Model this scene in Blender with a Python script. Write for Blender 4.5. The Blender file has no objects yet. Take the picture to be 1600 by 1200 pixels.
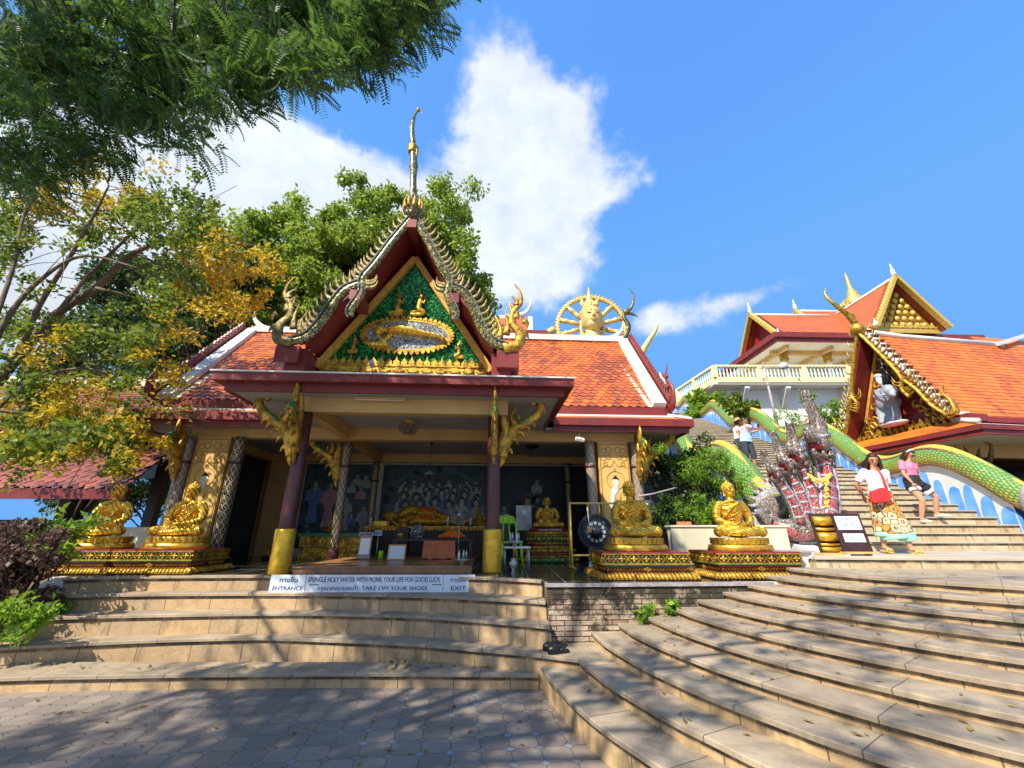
import bpy, math, random
import numpy as np
from math import sin, cos, pi, radians as R
from mathutils import Vector as V, Matrix, Euler
random.seed(7); RNG = np.random.default_rng(7)
SC = bpy.context.scene; COL = SC.collection
# ------------------------------------------------------------------ camera, sky, sun, exposure
PITCH = R(20); EYE = 1.6
cam = bpy.data.objects.new('camera', bpy.data.cameras.new('camera')); COL.objects.link(cam)
cam.location = (0, 0, EYE); cam.rotation_euler = (R(90) + PITCH, 0, 0)
cam.data.sensor_width = 36; cam.data.lens = 14.4; cam.data.clip_end = 6000; cam.data.clip_start = .05
SC.camera = cam
SC.view_settings.view_transform = 'Standard'; SC.view_settings.look = 'None'
SC.view_settings.exposure = EXPOSURE = 0.72; SC.view_settings.gamma = 1
SUN_EL, SUN_AZ = R(47), R(220)      # azimuth clockwise from +Y: behind the camera, to its left
SD = V((sin(SUN_AZ) * cos(SUN_EL), cos(SUN_AZ) * cos(SUN_EL), sin(SUN_EL)))
sun = bpy.data.objects.new('sun', bpy.data.lights.new('sun', 'SUN')); COL.objects.link(sun)
sun.data.energy = 5.0; sun.data.angle = R(.53); sun.data.color = (1, .92, .77)
sun.rotation_euler = SD.to_track_quat('Z', 'Y').to_euler()

def pray(px, py):
    u = (px - 800) / 640; v = (600 - py) / 640
    return V((u, cos(PITCH) - v * sin(PITCH), sin(PITCH) + v * cos(PITCH)))
def at(px, py, Y):
    d = pray(px, py); t = Y / d.y
    return V((d.x * t, Y, EYE + d.z * t))
YAW = R(3.5); OX, OY = -1.98, 7.1
def L2W(x, y, z=0): return V((OX + x * cos(YAW) - y * sin(YAW), OY + x * sin(YAW) + y * cos(YAW), z))
def atl(px, py, yl):
    d = pray(px, py); n = (-sin(YAW), cos(YAW))
    t = (yl + n[0] * OX + n[1] * OY) / (n[0] * d.x + n[1] * d.y)
    X = d.x * t - OX; Y = d.y * t - OY
    return V((X * cos(YAW) + Y * sin(YAW), yl, EYE + d.z * t))

W = bpy.data.worlds.new('World'); SC.world = W; W.use_nodes = True
nt = W.node_tree; nt.nodes.clear()
def wn(t, **k):
    n = nt.nodes.new(t)
    for a, b in k.items(): setattr(n, a, b)
    return n
out = wn('ShaderNodeOutputWorld'); bg = wn('ShaderNodeBackground'); nt.links.new(bg.outputs[0], out.inputs[0])
sky = wn('ShaderNodeTexSky', sky_type='NISHITA', sun_disc=False, sun_elevation=SUN_EL, sun_rotation=SUN_AZ, altitude=50, air_density=1.0, dust_density=.35, ozone_density=2.2)
hs = wn('ShaderNodeHueSaturation'); hs.inputs['Saturation'].default_value = 1.0; hs.inputs['Value'].default_value = 1.0
tint = wn('ShaderNodeMix', data_type='RGBA', blend_type='MULTIPLY'); tint.inputs[0].default_value = 1; nt.links.new(sky.outputs[0], tint.inputs[6]); tint.inputs[7].default_value = (1.0, 1.42, 1.85, 1)
gm = wn('ShaderNodeGamma'); gm.inputs[1].default_value = .62; nt.links.new(tint.outputs[2], gm.inputs[0]); mulc = wn('ShaderNodeMix', data_type='RGBA', blend_type='MULTIPLY'); mulc.inputs[0].default_value = 1; nt.links.new(gm.outputs[0], mulc.inputs[6]); mulc.inputs[7].default_value = (.98, 1.62, 2.65, 1)
dk = wn('ShaderNodeMix', data_type='RGBA', blend_type='DARKEN'); dk.inputs[0].default_value = 1; nt.links.new(mulc.outputs[2], dk.inputs[6]); dk.inputs[7].default_value = (.98, 2.6, 5.7, 1); nt.links.new(dk.outputs[2], hs.inputs['Color'])
bg.inputs['Strength'].default_value = .105
tc = wn('ShaderNodeTexCoord')
nz = wn('ShaderNodeTexNoise'); nz.inputs['Scale'].default_value = 6.5; nz.inputs['Detail'].default_value = 9; nz.inputs['Roughness'].default_value = .62
nt.links.new(tc.outputs['Generated'], nz.inputs['Vector'])
nlow = wn('ShaderNodeTexNoise'); nlow.inputs['Scale'].default_value = 2.4; nlow.inputs['Detail'].default_value = 3
nt.links.new(tc.outputs['Generated'], nlow.inputs['Vector'])
def wm(op, a, b=None, c=None, clamp=False):
    n = wn('ShaderNodeMath', operation=op, use_clamp=clamp)
    for i, x in enumerate((a, b, c)):
        if x is None: continue
        if isinstance(x, (int, float)): n.inputs[i].default_value = x
        else: nt.links.new(x, n.inputs[i])
    return n.outputs[0]
blobs = [((785, 140), .07, .10, .8), ((845, 200), .14, .12, 1.0), ((930, 285), .13, .08, .9), ((790, 320), .14, .17, 1.1), ((860, 390), .12, .12, 1.0), ((770, 440), .14, .10, .9), ((690, 330), .08, .10, .55),
         ((500, 265), .13, .06, .8), ((400, 225), .17, .07, .8), ((250, 240), .24, .11, .9), ((80, 300), .3, .2, .9), ((590, 320), .13, .09, .8), ((450, 350), .25, .16, .9),
         ((1100, 490), .13, .045, .66), ((1175, 462), .07, .02, .5), ((1030, 505), .09, .05, .7), ((1070, 470), .08, .03, .5), ((150, 480), .4, .2, .8)]
acc = None
for (p, sx, sy, w) in blobs:
    c = pray(*p).normalized(); rt = V((0, 0, 1)).cross(c).normalized(); up = c.cross(rt).normalized()
    def dot(vec):
        n = wn('ShaderNodeVectorMath', operation='DOT_PRODUCT'); nt.links.new(tc.outputs['Generated'], n.inputs[0]); n.inputs[1].default_value = vec; return n.outputs['Value']
    a = wm('MULTIPLY', dot(rt), 1 / sx); b = wm('MULTIPLY', dot(up), 1 / sy)
    r2 = wm('ADD', wm('MULTIPLY', a, a), wm('MULTIPLY', b, b))
    front = wm('GREATER_THAN', dot(c), .2)
    g = wm('MULTIPLY', wm('MULTIPLY', wm('POWER', 2.718, wm('MULTIPLY', r2, -1.1)), w), front)
    acc = g if acc is None else wm('ADD', acc, g)
sepd = wn('ShaderNodeSeparateXYZ'); nt.links.new(tc.outputs['Generated'], sepd.inputs[0]); acc = wm('ADD', acc, wm('MULTIPLY', wm('MULTIPLY', wm('SUBTRACT', .05, sepd.outputs[1]), 1.6, clamp=True), .75))  # unseen white cloud cover behind the camera, added as neutral fill light
nz2 = wn('ShaderNodeTexNoise'); nz2.inputs['Scale'].default_value = 17; nz2.inputs['Detail'].default_value = 8; nz2.inputs['Roughness'].default_value = .6; nt.links.new(tc.outputs['Generated'], nz2.inputs['Vector'])
acc2 = wm('ADD', acc, wm('MULTIPLY', wm('SUBTRACT', nz2.outputs[0], .5), .8))
dens = wm('ADD', wm('MULTIPLY', acc2, 1.0), wm('MULTIPLY', wm('SUBTRACT', nz.outputs[0], .5), 2.3))
mr = wn('ShaderNodeMapRange', interpolation_type='SMOOTHSTEP'); nt.links.new(dens, mr.inputs[0]); mr.inputs[1].default_value = .36; mr.inputs[2].default_value = 1.12
maskc = wm('MULTIPLY', mr.outputs[0], wm('MULTIPLY', wm('MULTIPLY', acc, 2.2, clamp=True), .93))
ramp = wn('ShaderNodeMapRange'); nt.links.new(nlow.outputs[0], ramp.inputs[0]); ramp.inputs[1].default_value = .35; ramp.inputs[2].default_value = .65; ramp.inputs[3].default_value = 5.0; ramp.inputs[4].default_value = 6.6
comb = wn('ShaderNodeCombineColor')
nt.links.new(wm('MULTIPLY', ramp.outputs[0], .90), comb.inputs[0]); nt.links.new(wm('MULTIPLY', ramp.outputs[0], .96), comb.inputs[1]); nt.links.new(wm('MULTIPLY', ramp.outputs[0], 1.05), comb.inputs[2])
mx = wn('ShaderNodeMix', data_type='RGBA'); nt.links.new(wm('MULTIPLY', maskc, wm('ADD', .62, wm('MULTIPLY', nz2.outputs[0], .75)), clamp=True), mx.inputs[0]); nt.links.new(hs.outputs[0], mx.inputs[6]); nt.links.new(comb.outputs[0], mx.inputs[7])
nt.links.new(mx.outputs[2], bg.inputs[0])

# ------------------------------------------------------------------ object helpers
def tag(o, label=None, cat=None, group=None, kind=None):
    if label: o['label'] = label
    if cat: o['category'] = cat
    if group: o['group'] = group
    if kind: o['kind'] = kind
    return o
def empty(name, loc=(0, 0, 0), rz=0, label=None, cat=None, group=None, kind=None, sc=1):
    o = bpy.data.objects.new(name, None); COL.objects.link(o); o.location = loc; o.rotation_euler = (0, 0, rz); o.scale = (sc,) * 3
    o.empty_display_size = .1
    return tag(o, label, cat, group, kind)
def kids(o): return [c for c in bpy.data.objects if c.parent == o]
def copy_tree(o, parent=None):
    c = o.copy(); COL.objects.link(c); c.parent = parent
    for ch in kids(o): copy_tree(ch, c)
    return c
def link(name, me, mats, parent=None, loc=None, rz=None):
    ml = mats if isinstance(mats, (list, tuple)) else [mats]
    if len(me.materials): me = me.copy(); me.materials.clear()
    for m in ml: me.materials.append(m)
    o = bpy.data.objects.new(name, me); COL.objects.link(o)
    if parent: o.parent = parent
    if loc is not None: o.location = loc
    if rz is not None: o.rotation_euler = (0, 0, rz)
    return o

class MB:
    def __init__(s): s.v = []; s.f = []; s.uv = []; s.mi = []; s.sm = []; s.T = None
    def add(s, vs, fs, smooth=False, mi=0, uvs=None):
        n = len(s.v); T = s.T
        for p in vs:
            p = V(p)
            s.v.append(tuple(T @ p) if T is not None else tuple(p))
        for i, f in enumerate(fs):
            s.f.append([n + k for k in f]); s.mi.append(mi); s.sm.append(smooth)
            s.uv.append(uvs[i] if uvs else None)
        return s
    def box(s, x0, x1, y0, y1, z0, z1, mi=0):
        vs = [(x0, y0, z0), (x1, y0, z0), (x1, y1, z0), (x0, y1, z0), (x0, y0, z1), (x1, y0, z1), (x1, y1, z1), (x0, y1, z1)]
        return s.add(vs, [(0, 3, 2, 1), (4, 5, 6, 7), (0, 1, 5, 4), (1, 2, 6, 5), (2, 3, 7, 6), (3, 0, 4, 7)], mi=mi)
    def obox(s, c, d, rot=(0, 0, 0), mi=0):
        M = Matrix.Translation(V(c)) @ Euler(rot).to_matrix().to_4x4()
        x, y, z = d[0] / 2, d[1] / 2, d[2] / 2
        vs = [M @ V((a * x, b * y, e * z)) for e in (-1, 1) for a, b in ((-1, -1), (1, -1), (1, 1), (-1, 1))]
        return s.add(vs, [(0, 3, 2, 1), (4, 5, 6, 7), (0, 1, 5, 4), (1, 2, 6, 5), (2, 3, 7, 6), (3, 0, 4, 7)], mi=mi)
    def beam(s, a, b, w, h, up=(0, 0, 1), mi=0):
        a = V(a); b = V(b); t = (b - a).normalized(); sd = t.cross(V(up))
        sd = sd.normalized() if sd.length > 1e-5 else V((1, 0, 0)); u = sd.cross(t).normalized()
        vs = [p + sd * (i * w / 2) + u * (j * h / 2) for p in (a, b) for i, j in ((-1, -1), (1, -1), (1, 1), (-1, 1))]
        return s.add(vs, [(0, 1, 2, 3), (7, 6, 5, 4), (0, 4, 5, 1), (1, 5, 6, 2), (2, 6, 7, 3), (3, 7, 4, 0)], mi=mi)
    def tube(s, pts, rad, n=8, flat=None, up=None, mi=0, cap=True, smooth=True, us=1, vs_=1):
        """pts: centre line; rad: radius or list; flat: (a,b) multipliers along side and up vectors."""
        pts = [V(p) for p in pts]; m = len(pts)
        if not isinstance(rad, (list, tuple)): rad = [rad] * m
        fa, fb = flat if flat else (1, 1)
        vs = []; prev = None; acc = 0; vv = []
        for i, p in enumerate(pts):
            t = (pts[min(i + 1, m - 1)] - pts[max(i - 1, 0)])
            t = t.normalized() if t.length > 1e-9 else V((0, 0, 1))
            if up is not None:
                sd = t.cross(V(up))
                if sd.length < 1e-4: sd = prev if prev is not None else V((1, 0, 0))
                sd.normalize()
            else:
                if prev is None:
                    sd = t.cross(V((0, 0, 1)) if abs(t.z) < .9 else V((1, 0, 0))).normalized()
                else:
                    sd = (prev - t * prev.dot(t)); sd = sd.normalized() if sd.length > 1e-6 else prev
            prev = sd; u = sd.cross(t).normalized()
            if i: acc += (p - pts[i - 1]).length
            vv.append(acc)
            for k in range(n):
                a = 2 * pi * k / n
                vs.append(p + sd * (cos(a) * rad[i] * fa) + u * (sin(a) * rad[i] * fb))
        fs = []; uv = []
        for i in range(m - 1):
            for k in range(n):
                k2 = (k + 1) % n
                fs.append((i * n + k, i * n + k2, (i + 1) * n + k2, (i + 1) * n + k))
                uv.append(((k / n * us, vv[i] * vs_), ((k + 1) / n * us, vv[i] * vs_), ((k + 1) / n * us, vv[i + 1] * vs_), (k / n * us, vv[i + 1] * vs_)))
        if cap:
            fs.append(tuple(range(n))[::-1]); uv.append(None)
            fs.append(tuple((m - 1) * n + k for k in range(n))); uv.append(None)
        return s.add(vs, fs, smooth=smooth, mi=mi, uvs=uv)
    def cyl(s, a, b, r, r2=None, n=12, mi=0, smooth=True): return s.tube([a, b], [r, r if r2 is None else r2], n=n, mi=mi, smooth=smooth)
    def lathe(s, prof, c=(0, 0, 0), n=24, mi=0, smooth=True, sx=1, sy=1, rot=0):
        vs = []; c = V(c)
        for r, z in prof:
            for k in range(n):
                a = 2 * pi * k / n + rot
                vs.append(c + V((r * cos(a) * sx, r * sin(a) * sy, z)))
        fs = []; uv = []
        for i in range(len(prof) - 1):
            for k in range(n):
                k2 = (k + 1) % n; fs.append((i * n + k, i * n + k2, (i + 1) * n + k2, (i + 1) * n + k))
                uv.append(((k / n, prof[i][1]), ((k + 1) / n, prof[i][1]), ((k + 1) / n, prof[i + 1][1]), (k / n, prof[i + 1][1])))
        fs.append(tuple(range(n))[::-1]); uv.append(None); fs.append(tuple((len(prof) - 1) * n + k for k in range(n))); uv.append(None)
        return s.add(vs, fs, smooth=smooth, mi=mi, uvs=uv)
    def ell(s, c, r, n=12, m=8, rot=None, mi=0):
        c = V(c); r = (r, r, r) if isinstance(r, (int, float)) else r
        M = Euler(rot).to_matrix() if rot else Matrix.Identity(3)
        vs = [c + M @ V((0, 0, -r[2]))]
        for i in range(1, m):
            p = -pi / 2 + pi * i / m
            for k in range(n):
                a = 2 * pi * k / n; vs.append(c + M @ V((r[0] * cos(p) * cos(a), r[1] * cos(p) * sin(a), r[2] * sin(p))))
        vs.append(c + M @ V((0, 0, r[2])))
        fs = [(0, 1 + (k + 1) % n, 1 + k) for k in range(n)]
        for i in range(m - 2):
            for k in range(n):
                k2 = (k + 1) % n; fs.append((1 + i * n + k, 1 + i * n + k2, 1 + (i + 1) * n + k2, 1 + (i + 1) * n + k))
        b = 1 + (m - 2) * n; fs += [(b + k, b + (k + 1) % n, len(vs) - 1) for k in range(n)]
        return s.add(vs, fs, smooth=True, mi=mi)
    def prism(s, poly, o, ux, uy, th, mi=0, smooth=False):
        """flat polygon in the plane (ux, uy) at o, given thickness th along the normal, centred."""
        o = V(o); ux = V(ux); uy = V(uy); nn = ux.cross(uy).normalized() * (th / 2); k = len(poly)
        vs = [o + ux * a + uy * b + nn for a, b in poly] + [o + ux * a + uy * b - nn for a, b in poly]
        fs = [tuple(range(k)), tuple(range(2 * k - 1, k - 1, -1))] + [(i, k + i, k + (i + 1) % k, (i + 1) % k) for i in range(k)]
        return s.add(vs, fs, mi=mi, smooth=smooth)
    def quad(s, a, b, c, d, mi=0, uvs=None): return s.add([a, b, c, d], [(0, 1, 2, 3)], mi=mi, uvs=[uvs] if uvs else None)
    def mesh(s, name='m'):
        me = bpy.data.meshes.new(name); me.from_pydata(s.v, [], s.f)
        me.polygons.foreach_set('use_smooth', s.sm); me.polygons.foreach_set('material_index', s.mi)
        if any(u is not None for u in s.uv):
            ul = me.uv_layers.new(name='UVMap'); buf = []
            for f, u in zip(s.f, s.uv):
                if u is None: buf += [0.0, 0.0] * len(f)
                else:
                    for q in u: buf += [q[0], q[1]]
            ul.data.foreach_set('uv', buf)
        me.update(); return me
    def build(s, name, mats, parent=None, loc=None, rz=None, bevel=0):
        o = link(name, s.mesh(name), mats, parent, loc, rz)
        if bevel:
            b = o.modifiers.new('b', 'BEVEL'); b.width = bevel; b.segments = 2; b.limit_method = 'ANGLE'; b.angle_limit = R(40)
        return o
def remesh(mb, vox=.012, it=3, extra=None):
    """one continuous skin grown over everything in mb"""
    o = bpy.data.objects.new('tmp', mb.mesh()); COL.objects.link(o)
    m = o.modifiers.new('r', 'REMESH'); m.mode = 'VOXEL'; m.voxel_size = vox; m.use_smooth_shade = True
    if it:
        m = o.modifiers.new('s', 'SMOOTH'); m.factor = .5; m.iterations = it
    dg = bpy.context.evaluated_depsgraph_get(); dg.update()
    me = bpy.data.meshes.new_from_object(o.evaluated_get(dg)); bpy.data.objects.remove(o)
    if extra is not None:
        import bmesh
        bm = bmesh.new(); bm.from_mesh(me); m2 = extra.mesh(); bm.from_mesh(m2); bm.to_mesh(me); bm.free()
    me.polygons.foreach_set('use_smooth', [True] * len(me.polygons))
    return me
def text_obj(name, s, size, mat, parent=None, loc=(0, 0, 0), rot=(R(90), 0, 0), w=None, ext=.002, align='CENTER'):
    cu = bpy.data.curves.new('t', 'FONT'); cu.body = s; cu.size = size; cu.extrude = ext; cu.align_x = align; cu.align_y = 'CENTER'; cu.resolution_u = 3
    o = bpy.data.objects.new('t', cu); COL.objects.link(o); dg = bpy.context.evaluated_depsgraph_get(); dg.update()
    me = bpy.data.meshes.new_from_object(o.evaluated_get(dg)); bpy.data.objects.remove(o)
    o = link(name, me, mat, parent); o.location = loc; o.rotation_euler = rot
    if w:
        xs = [v.co.x for v in me.vertices]
        if xs: o.scale = (w / max(1e-4, max(xs) - min(xs)), 1, 1)
    return o
def leafmesh(pos, size, name='leaves', aspect=.45, droop=0., mi=None, nrm=None):
    """many small folded leaves, one diamond of two faces each"""
    pos = np.asarray(pos, float); n = len(pos); size = np.broadcast_to(size, n)[:, None]
    d = RNG.normal(size=(n, 3)); d[:, 2] -= droop; d /= np.linalg.norm(d, axis=1, keepdims=True)
    q = RNG.normal(size=(n, 3)) if nrm is None else nrm + .5 * RNG.normal(size=(n, 3))
    sd = np.cross(d, q); sd /= np.linalg.norm(sd, axis=1, keepdims=True) + 1e-9; nn = np.cross(sd, d)
    a = pos; b = pos + d * size * .55 + sd * size * aspect * .5 + nn * size * .08; c = pos + d * size; e = pos + d * size * .55 - sd * size * aspect * .5 + nn * size * .08
    vs = np.stack([a, b, c, e], 1).reshape(-1, 3)
    return rawmesh(vs, np.arange(4 * n).reshape(-1, 4), name, mi)
def rawmesh(vs, quads, name='m', mi=None):
    me = bpy.data.meshes.new(name); n = len(quads)
    me.vertices.add(len(vs)); me.vertices.foreach_set('co', np.asarray(vs, dtype=np.float32).ravel())
    me.loops.add(n * 4); me.loops.foreach_set('vertex_index', np.asarray(quads, dtype=np.int32).ravel())
    me.polygons.add(n); me.polygons.foreach_set('loop_start', np.arange(0, 4 * n, 4, dtype=np.int32)); me.polygons.foreach_set('loop_total', np.full(n, 4, dtype=np.int32))
    if mi is not None: me.polygons.foreach_set('material_index', np.asarray(mi, dtype=np.int32))
    me.update(calc_edges=True); return me
def horn(mb, pts, r0, n=6, flat=(1, 1), up=None, mi=0, k=10, tip=.08):
    """smooth tapering horn through control points"""
    P = spline(pts, k); m = len(P)
    mb.tube(P, [r0 * (1 - (1 - tip) * (i / (m - 1)) ** 1.15) for i in range(m)], n=n, flat=flat, up=up, mi=mi)
def spline(pts, k=8):
    P = [V(p) for p in pts]
    if len(P) == 2: return [P[0].lerp(P[1], i / k) for i in range(k + 1)]
    Q = [P[0] * 2 - P[1]] + P + [P[-1] * 2 - P[-2]]; o = []
    for i in range(1, len(Q) - 2):
        a, b, c, d = Q[i - 1:i + 3]
        for j in range(k):
            t = j / k; o.append(.5 * ((2 * b) + (c - a) * t + (2 * a - 5 * b + 4 * c - d) * t * t + (3 * b - a - 3 * c + d) * t ** 3))
    o.append(P[-1]); return o

# ------------------------------------------------------------------ materials
class NT:
    def __init__(s, name):
        s.m = bpy.data.materials.new(name); s.m.use_nodes = True; s.t = s.m.node_tree; s.t.nodes.clear()
        s.o = s.n('ShaderNodeOutputMaterial'); s.b = s.n('ShaderNodeBsdfPrincipled'); s.l(s.b.outputs[0], s.o.inputs[0])
        s.c = s.n('ShaderNodeTexCoord'); s.g = None
    def n(s, t, **k):
        x = s.t.nodes.new(t)
        for a, b in k.items(): setattr(x, a, b)
        return x
    def l(s, a, b): s.t.links.new(a, b)
    def math(s, op, a, b=None, c=None, clamp=False):
        n = s.n('ShaderNodeMath', operation=op, use_clamp=clamp)
        for i, x in enumerate((a, b, c)):
            if x is None: continue
            if isinstance(x, (int, float)): n.inputs[i].default_value = x
            else: s.l(x, n.inputs[i])
        return n.outputs[0]
    def mix(s, f, a, b, mode='MIX'):
        n = s.n('ShaderNodeMix', data_type='RGBA', blend_type=mode)
        for i, x in ((0, f), (6, a), (7, b)):
            if isinstance(x, (int, float)): n.inputs[i].default_value = x
            elif isinstance(x, tuple): n.inputs[i].default_value = (*x[:3], 1)
            else: s.l(x, n.inputs[i])
        return n.outputs[2]
    def noise(s, scale, detail=4, rough=.55, vec=None, out=0, dist=0):
        n = s.n('ShaderNodeTexNoise'); n.inputs['Scale'].default_value = scale; n.inputs['Detail'].default_value = detail; n.inputs['Roughness'].default_value = rough; n.inputs['Distortion'].default_value = dist
        s.l(vec if vec is not None else s.c.outputs['Object'], n.inputs['Vector']); return n.outputs[out]
    def ramp(s, v, a, b, lo=0., hi=1., smooth=False):
        n = s.n('ShaderNodeMapRange', interpolation_type='SMOOTHSTEP' if smooth else 'LINEAR'); s.l(v, n.inputs[0])
        for i, x in zip((1, 2, 3, 4), (a, b, lo, hi)): n.inputs[i].default_value = x
        return n.outputs[0]
    def vor(s, scale, feat='F1', out='Distance', vec=None, rnd=1):
        n = s.n('ShaderNodeTexVoronoi', feature=feat); n.inputs['Scale'].default_value = scale; n.inputs['Randomness'].default_value = rnd
        s.l(vec if vec is not None else s.c.outputs['Object'], n.inputs['Vector']); return n.outputs[out]
    def xyz(s, v):
        n = s.n('ShaderNodeSeparateXYZ'); s.l(v, n.inputs[0]); return n.outputs
    def comb(s, x, y, z=0.):
        n = s.n('ShaderNodeCombineXYZ')
        for i, k in enumerate((x, y, z)):
            if isinstance(k, (int, float)): n.inputs[i].default_value = k
            else: s.l(k, n.inputs[i])
        return n.outputs[0]
    def island(s):
        if s.g is None: s.g = s.n('ShaderNodeNewGeometry')
        return s.g.outputs['Random Per Island']
    def pos(s):
        if s.g is None: s.g = s.n('ShaderNodeNewGeometry')
        return s.g.outputs['Position']
    def col(s, c):
        if isinstance(c, tuple): s.b.inputs['Base Color'].default_value = (*c[:3], 1)
        else: s.l(c, s.b.inputs['Base Color'])
    def set(s, rough=.6, metal=0., spec=.5, coat=0., trans=0.):
        for k, x in (('Roughness', rough), ('Metallic', metal), ('Specular IOR Level', spec), ('Coat Weight', coat)):
            if isinstance(x, (int, float)): s.b.inputs[k].default_value = x
            else: s.l(x, s.b.inputs[k])
    def bump(s, h, strength=.4, dist=.01):
        n = s.n('ShaderNodeBump'); n.inputs['Strength'].default_value = strength; n.inputs['Distance'].default_value = dist
        s.l(h, n.inputs['Height']); s.l(n.outputs[0], s.b.inputs['Normal'])
def mk(name, c, rough=.6, metal=0., var=.25, vs=6., bump=.0, bs=60., bd=.005, c2=None, spec=.5, dirt=0., coat=0.):
    """plain paint or stone with uneven colour, optional second colour in patches, dirt and fine bump"""
    s = NT(name); n1 = s.noise(vs, 5)
    lo = tuple(x * (1 - var) for x in c); hi = tuple(min(1, x * (1 + var * .5)) for x in c)
    if c2: lo = c2
    cc = s.mix(s.ramp(n1, .32, .68), lo, hi)
    if dirt: cc = s.mix(s.ramp(s.noise(vs * .37, 6, .7), .52, .75, 0, dirt), cc, (.05, .045, .035))
    s.col(cc); s.set(s.ramp(s.noise(vs * 3), .2, .8, max(.02, rough - .1), min(1, rough + .12)), metal, spec, coat)
    if bump: s.bump(s.noise(bs, 6), bump, bd)
    return s.m
M = {}
def leafmat(name, cols, tr=.35, rough=.5):
    s = NT(name); i = s.island(); c = cols[0]
    for k, x in enumerate(cols[1:]): c = s.mix(s.ramp(i, (k + .6) / len(cols), (k + 1.2) / len(cols)), c, x)
    big = s.noise(.9, 3, vec=s.pos()); c = s.mix(s.ramp(big, .35, .65, 0, .45), c, cols[0])
    s.col(c); s.set(rough, 0, .35)
    tb = s.n('ShaderNodeBsdfTranslucent'); s.l(s.mix(.6, c, tuple(min(1, x * 1.8) for x in cols[-1])), tb.inputs[0])
    mx = s.n('ShaderNodeMixShader'); mx.inputs[0].default_value = tr; s.l(s.b.outputs[0], mx.inputs[1]); s.l(tb.outputs[0], mx.inputs[2]); s.l(mx.outputs[0], s.o.inputs[0])
    return s.m
def tilemat(name, a, b, d):
    s = NT(name); i = s.island(); big = s.noise(.8, 5, .65, vec=s.pos())
    c = s.mix(i, a, b); c = s.mix(s.ramp(s.math('ADD', big, s.math('MULTIPLY', i, .18)), .52, .72, 0, .75), c, d)
    c = s.mix(s.ramp(s.noise(14, 5, vec=s.pos()), .5, .8, 0, .35), c, (.12, .06, .03)); q = s.xyz(s.pos()); c = s.mix(s.ramp(s.noise(1, 6, .7, vec=s.comb(s.math('MULTIPLY', q[0], 2.6), s.math('MULTIPLY', q[1], .35), s.math('MULTIPLY', q[2], .35))), .52, .7, 0, .55), c, (.13, .05, .03)); s.col(c); s.set(.42, 0, .45); s.bump(s.noise(50), .15); return s.m
M['tile'] = tilemat('orange_roof_tile', (.72, .17, .022), (.58, .115, .02), (.20, .055, .025))
M['tile_bright'] = tilemat('bright_orange_tile', (.85, .21, .02), (.74, .165, .018), (.46, .10, .02))
M['tile_dull'] = tilemat('weathered_red_tile', (.30, .075, .05), (.22, .055, .04), (.10, .04, .035))
M['maroon'] = mk('maroon_paint', (.21, .026, .022), .45, var=.25, vs=2.5, dirt=.35, bump=.1)
M['red'] = mk('red_soffit_paint', (.20, .022, .016), .5, var=.3, vs=2, dirt=.2)
M['redlit'] = mk('bright_red_paint', (.33, .02, .018), .5, var=.2, vs=2)
M['white'] = mk('white_plaster', (.72, .71, .67), .6, var=.14, vs=1.6, dirt=.3, bump=.15)
M['whitewall'] = mk('painted_white_wall', (.82, .82, .8), .7, var=.05, vs=.6)
M['soffit'] = mk('soffit_board', (.36, .36, .35), .7, var=.15, vs=1.2)
M['cream'] = mk('cream_beam_paint', (.62, .38, .13), .6, var=.15, vs=1.5, dirt=.12)
M['creamwall'] = mk('cream_wall_paint', (.70, .64, .48), .7, var=.12, vs=1.2, dirt=.25, bump=.12)
M['paleyellow'] = mk('pale_yellow_paint', (.80, .68, .38), .6, var=.08, vs=1.5, dirt=.1)
M['purple'] = mk('dark_maroon_column', (.10, .026, .026), .38, var=.3, vs=3, dirt=.2)
M['silver'] = mk('grey_silver', (.45, .45, .44), .4, .5)
M['steel'] = mk('galvanised_steel', (.5, .52, .55), .35, .7)
M['black'] = mk('black_lacquer', (.012, .012, .014), .35, var=.4)
M['dark'] = mk('dark_timber', (.03, .018, .012), .5, var=.4)
M['greenp'] = mk('green_enamel', (.012, .17, .05), .3, var=.3)
M['lime'] = mk('lime_plastic', (.30, .62, .02), .35, var=.08)
M['orangec'] = mk('orange_robe_cloth', (.72, .15, .01), .8, var=.2, vs=9, bump=.3, bs=25, bd=.02)
M['terracotta'] = mk('faded_orange_cloth', (.52, .16, .07), .85, var=.2, vs=5, bump=.3, bs=20, bd=.02)
M['paper'] = mk('white_paper', (.78, .8, .82), .7, var=.05)
M['board'] = mk('white_sign_board', (.70, .76, .84), .45, var=.07, vs=3, dirt=.12)
M['bluet'] = mk('dark_blue_lettering', (.012, .02, .16), .5)
M['teal'] = mk('teal_sticker', (.02, .35, .25), .4)
M['wood'] = mk('varnished_platform_wood', (.36, .17, .08), .3, var=.35, vs=4)
M['iron'] = mk('bronze_bell_metal', (.09, .09, .095), .45, .5, var=.4, dirt=.3)
M['trunk'] = mk('grey_bark', (.17, .125, .085), .9, var=.45, vs=5, bump=.8, bs=22, bd=.03)
M['trunk_dark'] = mk('dark_bark', (.06, .045, .032), .9, var=.4, vs=5, bump=.8, bs=20, bd=.03)
M['soil'] = mk('dry_soil', (.10, .075, .05), .95, var=.5, vs=1.2, bump=.8, bs=9, bd=.05)
M['skin'] = mk('warm_skin', (.50, .25, .15), .5, var=.08, vs=8)
M['skin2'] = mk('tanned_skin', (.42, .20, .115), .5, var=.08, vs=8)
M['hair'] = mk('dark_brown_hair', (.035, .014, .010), .45, var=.4, vs=30, bump=.5, bs=90)
M['hair_blond'] = mk('sandy_hair', (.33, .19, .09), .5, var=.3, vs=30)
M['pink'] = mk('pink_cotton', (.85, .20, .33), .8, var=.1, vs=12, bump=.3, bs=25, bd=.01)
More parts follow.
